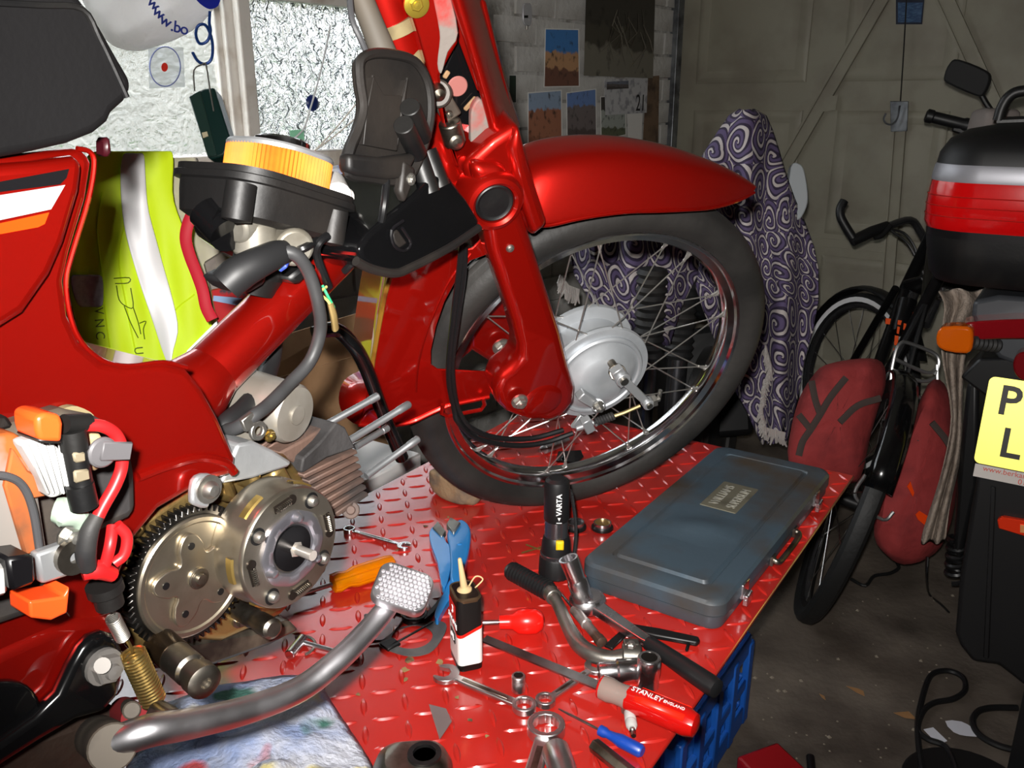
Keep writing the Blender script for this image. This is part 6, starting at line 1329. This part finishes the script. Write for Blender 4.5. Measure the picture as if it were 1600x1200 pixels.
def tassels(path, n, L, d):
    gs = []
    for k in range(n):
        u = k / (n - 1) * (len(path) - 1); i = min(int(u), len(path) - 2); t = u - i
        x = path[i][0] + (path[i + 1][0] - path[i][0]) * t; y = path[i][1] + (path[i + 1][1] - path[i][1]) * t
        gs.append(tube([P(x, y, d), P(x + fr_.uniform(-4, 2), y + L * .5, d - .01), P(x + fr_.uniform(-8, 5), y + L * fr_.uniform(.8, 1.1), d)], [.003, .0035, .002], 5))
    return join(*gs)
mk('tassel_fringe', tassels([(1196, 540), (1204, 570), (1194, 600), (1190, 640), (1196, 668), (1226, 676)], 70, 22, 2.28), M_FRINGE, thr, kind='stuff', fix=False)
mk('tassel_fringe', tassels([(876, 430), (888, 446), (904, 452)], 26, 24, 2.26), M_FRINGE, thr, kind='stuff', fix=False)
mc = thing('covered_motorbike', 'black motorbike hidden under the patterned throw', 'motorbike', (P(1090, 700, 2.5).x, P(1090, 700, 2.5).y, 0))
M_DARKM = mat('dark_machine', (18, 18, 19), .4)
wc2 = P(1110, 640, 2.6); wc2.z = .3
mk('tyre', lathe([(.22, .03), (.27, .045), (.3, .035), (.31, 0), (.3, -.035), (.27, -.045), (.22, -.03)], 40, wc2, (.9, -.4, 0), True), M_TYRE, mc)
mk('wheel_disc', lathe([(.22, .02), (.05, .03), (0, .03)], 32, wc2, (.9, -.4, 0)), M_DARKM, mc)
def gaiter(a, b, r, n):
    d_ = b - a; L = d_.length; pr = []
    for k in range(n): pr += [(r * .82, L * k / n), (r, L * (k + .5) / n)]
    return lathe(pr + [(r * .82, L)], 20, a, d_)
mk('fork_gaiter', gaiter(P(1020, 420, 2.22), P(1012, 560, 2.3), .042, 11), M_RUBBER, mc)
mk('fork_tube', cyl(P(1012, 555, 2.3), P(1000, 690, 2.4), .028, 20), M_GUN, mc)
mk('fork_gaiter', gaiter(P(1070, 430, 2.45), P(1060, 560, 2.5), .042, 11), M_RUBBER, mc)
mk('fork_tube', cyl(P(1060, 555, 2.5), P(1048, 690, 2.55), .028, 20), M_GUN, mc)
hz_ = P(1160, 190, 2.48)
mk('tank', lump((0, 0, 0), .14, .2, .12, 5, m=frame(P(1130, 440, 2.7), WD), amp=.1), M_DARKM, mc, sub=1)
mk('headlamp_cowl', lump((0, 0, 0), .06, .05, .2, 9, m=Matrix.Translation(P(1163, 290, 2.5)), amp=.05), M_DARKM, mc, sub=1)
mk('engine_block', prism([v for v in PL([(1040, 520), (1170, 500), (1180, 680), (1050, 690)], 2.62)], VIEW * .25), M_DARKM, mc, bevel=(.02, 2))
mk('hand_guard', prism(cat(PL([(1236, 262), (1250, 256), (1258, 270), (1263, 310), (1256, 334), (1246, 344), (1232, 340)], 2.42), 4, True), VIEW * .03), mat('pale_grey_plastic', (170, 176, 180), .5), mc, bevel=(.008, 2), label='pale grey plastic panel')
# ------------------------------------------------------------------ bicycle
ra_ = P(1326, 786, 2.2); fa_ = P(1336, 590, 3.12); fa_.z = .325
rh = Vector((fa_.x - ra_.x, fa_.y - ra_.y, 0)).normalized(); rs = Vector((rh.y, -rh.x, 0))
lean = R(15); ub = (UP * math.cos(lean) + rs * math.sin(lean)); rn = rh.cross(ub).normalized()
ra_.z = .33 * math.cos(lean) + .012
bic = thing('bicycle', 'black bicycle with rear rack leaning by the garage door', 'bicycle', ra_ - Vector((0, 0, ra_.z)))
M_BTY = mat('bicycle_tyre', (20, 20, 20), .6, bump=.1, bs=90)
def bwheel(c, n, stripe):
    mk('tyre', lathe([(.292, .014), (.305, .022), (.318, .022), (.327, .014), (.33, 0), (.327, -.014), (.318, -.022), (.305, -.022), (.292, -.014)], 56, c, n, True), M_BTY, bic)
    mk('rim', lathe([(.294, .012), (.286, .013), (.276, .008), (.276, -.008), (.286, -.013), (.294, -.012)], 56, c, n, True), M_GUN, bic)
    mk('hub', lathe([(.012, -.05), (.025, -.04), (.016, -.03), (.016, .03), (.025, .04), (.012, .05)], 16, c, n), M_DARKM, bic)
    x = n.orthogonal().normalized(); y = n.cross(x)
    for k in range(20):
        q = 2 * math.pi * k / 20; e = (x * math.cos(q) + y * math.sin(q)) * .278; s_ = .035 * (1 if k % 2 else -1)
        mk('spoke', cyl(c + n * s_ + e * .07, c + e, .0014, 5), M_STEEL, bic)
    if stripe:
        for sd_ in (1, -1): mk('reflective_stripe', lathe([(.298, .0215 * sd_), (.307, .0238 * sd_), (.315, .0238 * sd_), (.306, .0215 * sd_)], 56, c, n, True), M_REFL, bic)
bwheel(ra_, rn, False)
sh = R(34); fhd = Matrix.Rotation(sh, 3, 'Z') @ rh; fn = fhd.cross(UP * math.cos(lean * .5) + rs * math.sin(lean * .5)).normalized()
bwheel(fa_, fn, True)
def arc_guard(c, n, a0, a1, up_, r=.352, w=.03, th=.004):
    f_ = n.cross(up_).normalized(); u_ = f_.cross(n).normalized(); rws = []
    for k in range(19):
        q = R(a0 + (a1 - a0) * k / 18); dr = f_ * math.cos(q) + u_ * math.sin(q)
        rws.append([c + dr * (r - .01) + n * w, c + dr * r + n * w * .6, c + dr * (r + .004), c + dr * r - n * w * .6, c + dr * (r - .01) - n * w])
    return grid(rws)
mk('rear_mudguard', arc_guard(ra_, rn, 30, 200, ub), M_GLOSSBLK, bic, solid=.003)
mk('front_mudguard', arc_guard(fa_, fn, 30, 160, UP), M_DARKM, bic, solid=.003)
back = -rh
def rp(fwd, up, side=0.0): return ra_ + rh * fwd + ub * up + rn * side
seat_top = rp(.2, .62); head_lo = rp(.78, .42); head_hi = rp(.72, .62); bb = rp(.42, -.04)
M_BFR = mat('bicycle_black_paint', (16, 16, 17), .3, .2)
for a, b, r_ in ((bb, seat_top, .016), (bb, head_lo, .018), (rp(.24, .5), head_hi, .016), (head_lo, head_hi, .02)): mk('frame_tube', cyl(a, b, r_, 14), M_BFR, bic)
for s_ in (-.06, .06):
    mk('chain_stay', cyl(ra_ + rn * s_, bb, .008, 8), M_BFR, bic); mk('seat_stay', cyl(ra_ + rn * s_, rp(.24, .5), .008, 8), M_BFR, bic)
    mk('fork_blade', cyl(fa_ + fn * s_, head_lo + fn * s_ * .6, .012, 10), M_BFR, bic)
M_ODEC = mat('orange_decal', (236, 86, 30), .5)
for k, (x0, y0, x1, y1) in enumerate(((1384, 497, 1392, 507), (1403, 500, 1409, 508), (1402, 510, 1406, 522), (1398, 524, 1404, 540), (1396, 544, 1402, 556), (1412, 505, 1416, 516), (1410, 520, 1414, 532), (1393, 560, 1398, 570), (1426, 488, 1431, 500))):
    mk('decal', prism(PL([(x0, y0), (x1, y0 + 1), (x1 - 2, y1), (x0 - 1, y1 - 1)], 2.52), -VIEW * .001), M_ODEC, bic)
mk('head_badge', cyl(P(1405, 520, 2.62), P(1418, 470, 2.64), .028, 16), M_BFR, bic)
hb = [P(1331, 377, 2.72), P(1362, 362, 2.72), P(1386, 354, 2.74), P(1422, 344, 2.78), P(1438, 362, 2.8), P(1452, 388, 2.82)]
mk('handlebar', tube(cat(hb, 4), .0125, 12), M_GUN, bic)
mk('grip', tube(hb[:3], .0175, 14), M_TB, bic)
mk('bar_end', tube(cat(PL([(1333, 372), (1324, 358), (1314, 340), (1313, 326), (1319, 314)], 2.7), 4), .0135, 12), M_TB, bic)
mk('brake_lever', tube(cat(PL([(1392, 352), (1378, 368), (1366, 372)], 2.7), 4), .007, 8), M_DARKM, bic)
mk('stem', join(cyl(P(1452, 386, 2.8), P(1444, 424, 2.76), .018, 14), cyl(P(1448, 405, 2.78), P(1420, 480, 2.66), .016, 14)), M_GUN, bic)
mk('brake_hose', tube(cat(PL([(1388, 358), (1412, 364), (1428, 384), (1436, 410), (1444, 430)], 2.72), 4), .004, 6), M_CBL, bic)
mk('brake_hose', tube(cat(PL([(1392, 360), (1416, 378), (1430, 400), (1440, 424)], 2.7), 4), .004, 6), M_CBL, bic)
mk('seat_post', cyl(P(1468, 456, 2.5), P(1446, 508, 2.45), .014, 14), M_GUN, bic)
mk('saddle', prism(cat(PL([(1440, 430), (1500, 432), (1550, 452), (1560, 470), (1500, 462), (1452, 448)], 2.5), 3, True), VIEW * .12), M_DARKM, bic, bevel=(.012, 2))
mk('post_clamp', join(cyl(P(1462, 462, 2.42), P(1482, 458, 2.42), .012, 12), cyl(P(1474, 450, 2.42), P(1470, 470, 2.42), .008, 10)), M_CHROME, bic)
M_RACK = mat('rack_steel', (180, 180, 180), .3, .9)
for pts in ([(1394, 574), (1400, 548), (1408, 536), (1420, 536), (1456, 550), (1466, 560), (1466, 574), (1460, 586)], [(1394, 574), (1392, 592), (1394, 602), (1440, 622), (1458, 622), (1464, 604), (1464, 570)], [(1393, 580), (1440, 596), (1462, 590)], [(1396, 560), (1446, 582), (1462, 578)], [(1388, 606), (1394, 616), (1448, 642), (1462, 640), (1466, 616)]):
    mk('rack_tube', tube(cat(PL(pts, 2.2), 3), .005, 8), M_RACK, bic)
mk('rack_stay', tube(PL([(1402, 622, 2.18), (1380, 656, 2.16), (1384, 650, 2.16)], 2.2), .004, 8), M_RACK, bic)
mk('rack_stay', tube(cat(PL([(1352, 742), (1336, 768), (1344, 786), (1380, 812), (1396, 800)], 2.08), 4), .0045, 8), M_RACK, bic)
mk('rack_stay', tube(PL([(1450, 640, 2.16), (1434, 690, 2.12)], 2.16), .0045, 8), M_RACK, bic)
mk('guard_sticker', prism(PL([(1390, 672), (1422, 682), (1414, 702), (1384, 692)], 1.93), -VIEW * .001), mat('blue_sticker', (66, 92, 150), .5), bic, label='blue sticker')
mk('guard_sticker', prism([P(1395 + 16 * math.cos(q / 24 * 6.2832), 710 + 15 * math.sin(q / 24 * 6.2832), 1.92) for q in range(24)], -VIEW * .001), mat('lime_sticker', (186, 222, 50), .5), bic, label='round lime sticker')
# panniers
M_PAN = mat('faded_red_nylon', (146, 48, 48), .85, 0, col2=(112, 34, 36), ns=9, bump=.9, bs=11); M_STRAP = mat('grey_webbing', (62, 50, 46), .8)
def pannier(label, pts, d, straps):
    c = (sum(p[0] for p in pts) / len(pts), sum(p[1] for p in pts) / len(pts))
    t = thing('pannier', label, 'pannier', P(c[0], max(p[1] for p in pts), d), group='red bicycle panniers')
    out = cat([Vector((p[0], p[1], 0)) for p in pts], 3, True); rws = []
    for (f_, dd) in ((1.0, .16), (1.0, .05), (.93, .012), (.8, -.012), (.5, -.03), (.15, -.036)):
        rws.append([P(c[0] + (p.x - c[0]) * f_, c[1] + (p.y - c[1]) * f_, d + dd + .008 * math.sin(p.x * .12 + p.y * .05 + f_ * 9)) for p in out])
    g = grid(rws, True); n = len(out); g[1].append([len(g[0]) - n + k for k in range(n)]); g[1].append(list(range(n)))
    mk('bag_body', g, M_PAN, t, smooth=60)
    for sp_ in straps: mk('strap', tube(cat(PL(sp_, d - .042), 4), .009, 6, flat=.35, up=tuple(-VIEW)), M_STRAP, t)
    return t
pl1 = pannier('faded red pannier on the left side of the bicycle rack', [(1268, 590), (1290, 570), (1345, 560), (1378, 566), (1384, 600), (1372, 640), (1358, 690), (1345, 745), (1320, 756), (1260, 750), (1232, 720), (1236, 670), (1250, 620)], 2.12, [[(1268, 595), (1274, 625), (1282, 648)], [(1322, 590), (1298, 620), (1280, 650), (1266, 672), (1254, 690), (1248, 712)], [(1376, 622), (1340, 634), (1312, 660)], [(1248, 648), (1266, 670)]])
pl2 = pannier('faded red pannier on the right side of the bicycle rack', [(1450, 600), (1476, 600), (1492, 660), (1496, 760), (1478, 840), (1450, 872), (1412, 882), (1386, 868), (1366, 838), (1372, 780), (1392, 730), (1420, 670)], 2.14, [[(1456, 660), (1480, 690), (1494, 720)]])
M_OREF = mat('orange_reflector', (255, 76, 20), .3, .3)
mk('reflector_patch', prism(PL([(1417, 760), (1422, 752), (1428, 770), (1426, 776)], 2.08), -VIEW * .002), M_OREF, pl2)
mk('reflector_patch', prism(PL([(1430, 804), (1436, 798), (1449, 806), (1444, 820), (1434, 812)], 2.08), -VIEW * .002), M_OREF, pl2)
lettering('lettering', 'carrier', M_WHITE, frame(P(1281, 617, 2.055), (.5, 0, -.8), -ray(1281, 617)), .018, pl1, .0005) if False else None
# towel hanging between bicycle and motorbike
tw = thing('towel', 'grey brown towel hanging over the motorbike side', 'towel', P(1480, 850, 1.98))
trow = [(452, 1462, 1548), (470, 1478, 1560), (500, 1474, 1530), (540, 1468, 1508), (600, 1480, 1504), (650, 1490, 1502), (700, 1480, 1504), (750, 1468, 1494), (800, 1452, 1482), (850, 1436, 1478)]
mk('towel_cloth', grid([[P(a + (b - a) * i / 12, y + 3 * math.sin(i), 1.98 + .02 * math.sin(i * 1.1 + y * .01)) for i in range(13)] for (y, a, b) in trow]), mat('grey_towelling', (150, 136, 124), .95, 0, col2=(126, 112, 100), ns=30, bump=.6, bs=140), tw, sub=1, solid=.006)
# ------------------------------------------------------------------ touring motorbike at the right edge
MP0 = P(1530, 650, 1.84)
def MB(px, py, k=0.0): return ONP(px, py, MP0, BH, k)
mb = thing('touring_motorbike', 'black touring motorbike with top box and yellow number plate', 'motorbike', (MB(1560, 1040).x, MB(1560, 1040).y, 0))
mf = lambda pts, k: [MB(p[0], p[1], k) for p in pts]
def mplate(name, pts, k0, k1, m, parent=mb, bevel=(.004, 2), sm=0, **kw):
    q = mf(pts, k0); 
    if sm: q = cat(q, sm, True)
    return mk(name, prism(q, BH * (k1 - k0)), m, parent, bevel=bevel, **kw)
M_YEL = mat('yellow_plate_sheet', (255, 244, 120), .48, .9)
pA, pB, pC, pD = MB(1540, 590), None, None, MB(1520, 722)
pxv = BR; pw_ = .228; ph_ = (MB(1531, 590).z - MB(1521, 722).z); 
po_ = MB(1521, 722)
PLM = frame(Vector((po_.x, po_.y, po_.z)), BR, -BH) @ Matrix.Rotation(R(-12), 4, 'X')       # x right, z towards the viewer
plate = mk('number_plate', xf(ring_solid([[Vector((v.x + pw_ / 2, v.y + ph_ / 2, -.002)) for v in rrect(pw_, ph_, .012, 0)], [Vector((v.x + pw_ / 2, v.y + ph_ / 2, .001)) for v in rrect(pw_, ph_, .012, 0)]]), PLM), M_YEL, mb, label='yellow number plate with black characters')
M_PLK = mat('plate_black', (22, 18, 12), .5)
def plate_text(ch, x, y, h): lettering('lettering', ch, M_PLK, PLM @ Matrix.Translation((x, y, .0016)), h, mb, .0004, bold=.0016, sx=.95)
plate_text('P', .045, ph_ * .74, .088); plate_text('T', .112, ph_ * .74, .088); plate_text('L', .062, ph_ * .27, .088)
mk('plate_bolt', lathe([(.0065, 0), (.006, .003), (0, .0035)], 16, PLM @ Vector((.078, ph_ * .76, .0012)), -BH), M_STK, mb)
mk('plate_strip', xf(prism([(.004, -.03, -.002), (pw_, -.03, -.002), (pw_, -.002, -.002), (.004, -.002, -.002)], (0, 0, .002)), PLM), mat('plate_strip_white', (196, 188, 182), .5), mb)
M_ORT = mat('orange_print', (200, 70, 50), .5)
lettering('lettering', 'www.berkanins', M_ORT, PLM @ Matrix.Translation((.02, -.009, .001)), .016, mb, .0003, 'LEFT'); lettering('lettering', '017', M_ORT, PLM @ Matrix.Translation((.088, -.023, .001)), .016, mb, .0003, 'LEFT')
# top box, lofted from rounded outlines
tl = MB(1437, 320, -.02); tcx = tl + BR * .22 + BH * .18
def tring(s_, y, inset=0.0, px=1440):
    z_ = MB(1500, y, -.02).z; return [tcx + BR * v.x + BH * v.y - Vector((0, 0, tcx.z - z_)) for v in rrect(.44 * s_ - inset, .38 * s_ - inset, .1 * s_, 0, 8)]
topbox = mk('top_box', ring_solid([tring(.84, 448), tring(.9, 436), tring(.95, 395), tring(.97, 372)]), M_BLACK, mb, label='black top box base')
mk('box_seam', ring_solid([tring(.97, 374), tring(.975, 360)]), M_STK, topbox)
M_LENS = mat('red_lens', (206, 12, 14), .16, 0, coat=.5, trans=.1)
mk('red_lens', ring_solid([tring(.975, 362), tring(1.0, 352), tring(1.005, 320), tring(.99, 290), tring(.985, 285)]), M_LENS, topbox, label='red reflector lens band')
for k in range(3): mk('lens_line', tube([p for p in tring(1.006, 340 - k * 16)], .0012, 4, closed=True), mat('lens_ridge', (170, 30, 26), .2), topbox)
mk('silver_band', ring_solid([tring(.985, 286), tring(.99, 280), tring(.975, 262), tring(.965, 258)]), mat('silver_plastic', (150, 150, 156), .4, .4), topbox, label='silver band')
mk('lid', ring_solid([tring(.965, 259), tring(.95, 240), tring(.88, 218), tring(.74, 203), tring(.5, 194), tring(.2, 191)]), mat('satin_black_lid', (9, 9, 10), .5), topbox)
mk('lid_rack', tube(cat([MB(1560, 188, .1), MB(1566, 168, .1), MB(1578, 150, .1), MB(1600, 142, .1), MB(1660, 142, .1)], 4), .011, 12), M_BLACK, topbox)
mk('lid_rack', tube([MB(1558, 190, .1), MB(1660, 186, .1)], .009, 10), M_BLACK, topbox)
# tail, indicator, lamps
mplate('tail_shroud', [(1520, 470), (1560, 462), (1660, 470), (1660, 600), (1560, 560), (1516, 510)], .05, .3, mat('tail_grey', (60, 62, 66), .4), sm=0, bevel=(.01, 2))
mplate('tail_light', [(1500, 512), (1530, 502), (1660, 500), (1660, 526), (1560, 530), (1520, 530)], -.02, .06, mat('dark_red_lens', (120, 10, 18), .15, coat=.5), sm=3, bevel=(.004, 2))
mplate('brake_lamp', [(1585, 560), (1600, 550), (1640, 555), (1640, 596), (1600, 596), (1584, 580)], -.01, .04, mat('deep_red_lens', (110, 14, 20), .2, coat=.4), sm=3)
ind = mplate('indicator', [(1464, 520), (1474, 511), (1512, 511), (1520, 520), (1519, 544), (1510, 553), (1476, 549), (1463, 538)], -.05, .0, mat('amber_lens', (216, 96, 6), .15, 0, trans=.2, coat=.5), sm=2, bevel=(.006, 3), label='amber indicator lens')
mk('indicator_stalk', join(gaiter(MB(1518, 534, -.02), MB(1560, 540, .02), .016, 6)), M_RUBBER, mb)
mplate('lamp_bracket', [(1500, 590), (1530, 560), (1660, 560), (1660, 640), (1540, 620)], .06, .2, M_DARKM, bevel=(.006, 2))
# mudguard, tyre, shock absorber
mplate('rear_mudguard', [(1528, 735), (1545, 740), (1660, 752), (1660, 1120), (1560, 1040), (1520, 1035), (1500, 1010), (1492, 990), (1500, 900), (1516, 800)], .01, .05, mat('mudguard_plastic', (22, 21, 22), .55), bevel=(.01, 3))
mplate('mudguard_rib', [(1548, 760), (1556, 762), (1545, 1030), (1536, 1028)], .004, .012, MATS['mudguard_plastic'], bevel=(.002, 1))
wr = MB(1640, 900, .32); wr.z = .3
mk('rear_tyre', lathe([(.19, .05), (.26, .07), (.3, .05), (.31, 0), (.3, -.05), (.26, -.07), (.19, -.05)], 48, wr, BR, True), M_TYRE, mb)
mk('shock_spring', helix(MB(1497, 840, .1), MB(1492, 905, .12), .02, 5, .006, 12), M_DARKM, mb)
mk('side_panel', prism(mf([(1510, 600), (1530, 590), (1528, 760), (1500, 880), (1488, 860), (1500, 700)], .08), BH * .2), M_DARKM, mb, bevel=(.01, 2))
orf = mplate('side_reflector', [(1558, 812), (1566, 808), (1600, 814), (1650, 822), (1650, 846), (1600, 838), (1560, 826)], -.004, .01, mat('orange_red_reflector', (250, 60, 24), .35, .3), bevel=(.002, 1), label='orange reflector strip')
mplate('reflector_core', [(1594, 820), (1650, 828), (1650, 838), (1594, 832)], -.006, .0, mat('pale_orange', (255, 170, 110), .35, .3), bevel=None)
# handlebar, mirror
M_MIRB = mat('mirror_black', (8, 8, 9), .7)
mk('mirror', prism(cat([MB(x, y, .95) for x, y in ((1475, 118), (1484, 98), (1498, 93), (1540, 110), (1547, 124), (1538, 146), (1526, 150), (1480, 130))], 3, True), BH * .04), M_MIRB, mb, bevel=(.008, 2))
mk('mirror_stalk', tube([MB(1530, 142, .97), MB(1540, 160, .97), MB(1552, 178, .97)], .008, 10), M_BLACK, mb)
A, B = MB(1446, 180, .95), MB(1528, 200, .98)
mk('grip', lathe([(.014, 0), (.02, .004), (.02, .02), (.017, .024), (.0175, (B - A).length * .7), (.021, (B - A).length * .75), (.021, (B - A).length)], 18, A, B - A), M_TB, mb)
mk('switch_cluster', prism([MB(x, y, .96) for x, y in ((1490, 186), (1530, 190), (1534, 210), (1512, 214), (1486, 206))], BH * .05), M_BLACK, mb, bevel=(.006, 2))
mk('fuel_tank', lump((0, 0, 0), .2, .4, .16, 6, m=frame(wr + BH * .75 + UP * .5, BR), amp=.08), M_DARKM, mb, sub=1)
mk('front_tyre', lathe([(.19, .04), (.26, .055), (.3, .04), (.31, 0), (.3, -.04), (.26, -.055), (.19, -.04)], 40, wr + BH * 1.25, BR, True), M_TYRE, mb) if False else None
mk('dust_cover', lump((0, 0, 0), .05, .05, .05, 2, m=Matrix.Translation(MB(1552, 200, .6)), amp=.1), mat('grey_cap', (120, 112, 108), .7), mb, sub=1)
# ------------------------------------------------------------------ floor things
crate = thing('milk_crate', 'blue plastic crate standing under the bench edge', 'crate', m=frame(Vector((ON(1120, 1175, .0).x, ON(1120, 1175, 0).y, 0)), BH))
M_CRATE = mat('blue_crate_plastic', (24, 84, 170), .45)
# crate local axes: x along the bench, y to the left; near right side faces the viewer
ez = P(1150, 1010, 1.25)
cx1 = crate.matrix_world.inverted() @ ON(1130, 1180, .3)
def cpart(name, g): return mk(name, g, M_CRATE, crate, bevel=(.003, 1))
CL, CW_, CHh = .36, .3, .24
cz0 = 0
corner = ON(1157, 1137, 0)
crate.matrix_world = frame(Vector((corner.x, corner.y, 0)) - BH * .36, BH)
for zz in (.0, .09, .175):
    h_ = .045 if zz != .09 else .025
    cpart('side_band', box(CL / 2, 0, zz + h_ / 2 + .02, CL, .012, h_)); cpart('side_band', box(CL / 2, CW_, zz + h_ / 2 + .02, CL, .012, h_))
    cpart('end_band', box(0, CW_ / 2, zz + h_ / 2 + .02, .012, CW_, h_)); cpart('end_band', box(CL, CW_ / 2, zz + h_ / 2 + .02, .012, CW_, h_))
for k in range(5):
    cpart('slat', box(CL * k / 4, -.002, .12, .028, .014, .2)); cpart('slat', box(CL * k / 4, CW_, .12, .028, .012, .2))
for k in range(4): cpart('slat', box(CL + .002, CW_ * (k + .5) / 4, .12, .024, .012, .2)); cpart('slat', box(0, CW_ * (k + .5) / 4, .12, .024, .012, .2))
cpart('crate_floor', box(CL / 2, CW_ / 2, .01, CL, CW_, .02))
M_FCB = mat('black_flex', (20, 20, 21), .45)
def fl(pts, z=.006): return [ON(p[0], p[1], z) for p in pts]
mk('power_cable', tube(cat(fl([(1445, 1230), (1436, 1170), (1434, 1130), (1440, 1095), (1454, 1056), (1480, 1048), (1504, 1058), (1508, 1078), (1490, 1092), (1460, 1098), (1442, 1112), (1434, 1140), (1450, 1155), (1475, 1165), (1490, 1190), (1500, 1230)]), 5), .0065, 8), M_FCB, base=ON(1445, 1150, 0), label='looped black power cable on the floor', cat_='cable')
mk('power_cable', tube(cat(fl([(1590, 1106), (1550, 1106), (1528, 1112), (1520, 1128), (1530, 1148), (1560, 1165), (1600, 1175)]), 5), .007, 8), M_FCB, base=ON(1530, 1130, 0), label='short bent black cable beside the white scrap', cat_='cable')
mk('bungee_cord', tube(cat(fl([(1330, 905), (1352, 915), (1366, 900), (1390, 896), (1404, 888), (1402, 880)]), 4), .005, 8), M_FCB, base=ON(1360, 905, 0), label='thin dark cord on the floor under the panniers', cat_='cord')
mk('hanging_strap', tube(cat([P(1449, 870, 2.12), P(1448, 900, 2.14), ON(1452, 928, .008), ON(1470, 944, .008), ON(1482, 956, .008)], 4), .006, 8, flat=.5), M_FCB, base=ON(1450, 930, 0), label='dark strap trailing down from the right pannier', cat_='strap')
M_SCR = mat('white_scrap', (206, 206, 214), .7)
mk('paper_scrap', prism(cat(fl([(1477, 1127), (1502, 1128), (1520, 1138), (1534, 1150), (1510, 1150), (1490, 1144)], .002), 2, True), UP * .001), M_SCR, base=ON(1500, 1140, 0), label='white leaf shaped paper scrap on the floor', cat_='paper')
mk('paper_scrap', prism(fl([(1443, 1140), (1458, 1137), (1480, 1158), (1466, 1164)], .002), UP * .001), M_SCR, base=ON(1460, 1150, 0), label='white paper scrap under the looped cable', cat_='paper')
M_LEAF = mat('dead_leaf', (150, 110, 70), .8)
for i, (pts, lb) in enumerate((([(1322, 1072), (1340, 1076), (1349, 1080), (1351, 1088), (1338, 1082)], 'dry brown leaf in the middle of the floor'), ([(1396, 1114), (1420, 1112), (1432, 1124), (1414, 1122)], 'dry brown leaf beside the looped cable'), ([(1280, 1084), (1288, 1088), (1290, 1094), (1284, 1090)], 'tiny dry leaf left of the larger leaf'))):
    mk('leaf', prism(fl(pts, .003), UP * .001), M_LEAF, base=ON(pts[0][0], pts[0][1], 0), label=lb, cat_='leaf', group='dead leaves on the floor')
gs = []
rr_ = random.Random(8)
for k in range(60):
    x = rr_.uniform(1170, 1500); y = rr_.uniform(930, 1195); s_ = rr_.choice((.002, .003, .003, .006)); c = ON(x, y, .0)
    gs.append(xf(([Vector(v) for v in ((s_, 0, 0), (0, s_, 0), (-s_, 0, 0), (0, -s_, 0), (0, 0, s_ * .8))], [[0, 1, 4], [1, 2, 4], [2, 3, 4], [3, 0, 4], [3, 2, 1, 0]]), Matrix.Translation(c) @ Matrix.Rotation(rr_.random() * 3, 4, 'Z')))
mk('grit', join(*gs), mat('pale_grit', (128, 118, 104), .9), base=ON(1330, 1080, 0), label='pale grit and crumbs scattered on the concrete floor', cat_='grit', kind='stuff', fix=False)
rx = ON(1215, 1195, .0)
mk('red_metal_box', xf(box(0, 0, .05, .1, .12, .1), frame(Vector((ON(1212, 1235, .05).x, ON(1212, 1235, .05).y, 0)), (1, .45, 0))), mat('dark_red_enamel', (150, 14, 22), .4), base=(rx.x, rx.y, 0), bevel=(.006, 2), label='dark red metal box at the lower picture edge', cat_='box')
mk('marker_pen', tube([ON(1266, 1183, .01), ON(1272, 1240, .01)], .009, 12), M_STK, base=ON(1270, 1200, 0), label='black pen lying beside the dark red box', cat_='pen')
mk('pot_lid', lathe([(.0, 0), (.12, 0), (.125, .004), (.12, .008), (.1, .006), (0, .006)], 40, (ON(1515, 1240, 0).x, ON(1515, 1240, 0).y, .0)), M_DARKM, base=(ON(1520, 1245, 0).x, ON(1520, 1245, 0).y, 0), label='flat round black lid on the floor under the cable loop', cat_='lid')
po_b = ON(1610, 1300, 0)
mk('stand_post', prism([po_b + Vector(v) for v in ((-.03, 0, 0), (.05, 0, 0), (.05, .06, 0), (-.03, .06, 0))], (0, 0, .42)), M_DARKM, base=po_b, bevel=(.004, 1), label='black upright post at the right picture edge', cat_='post')
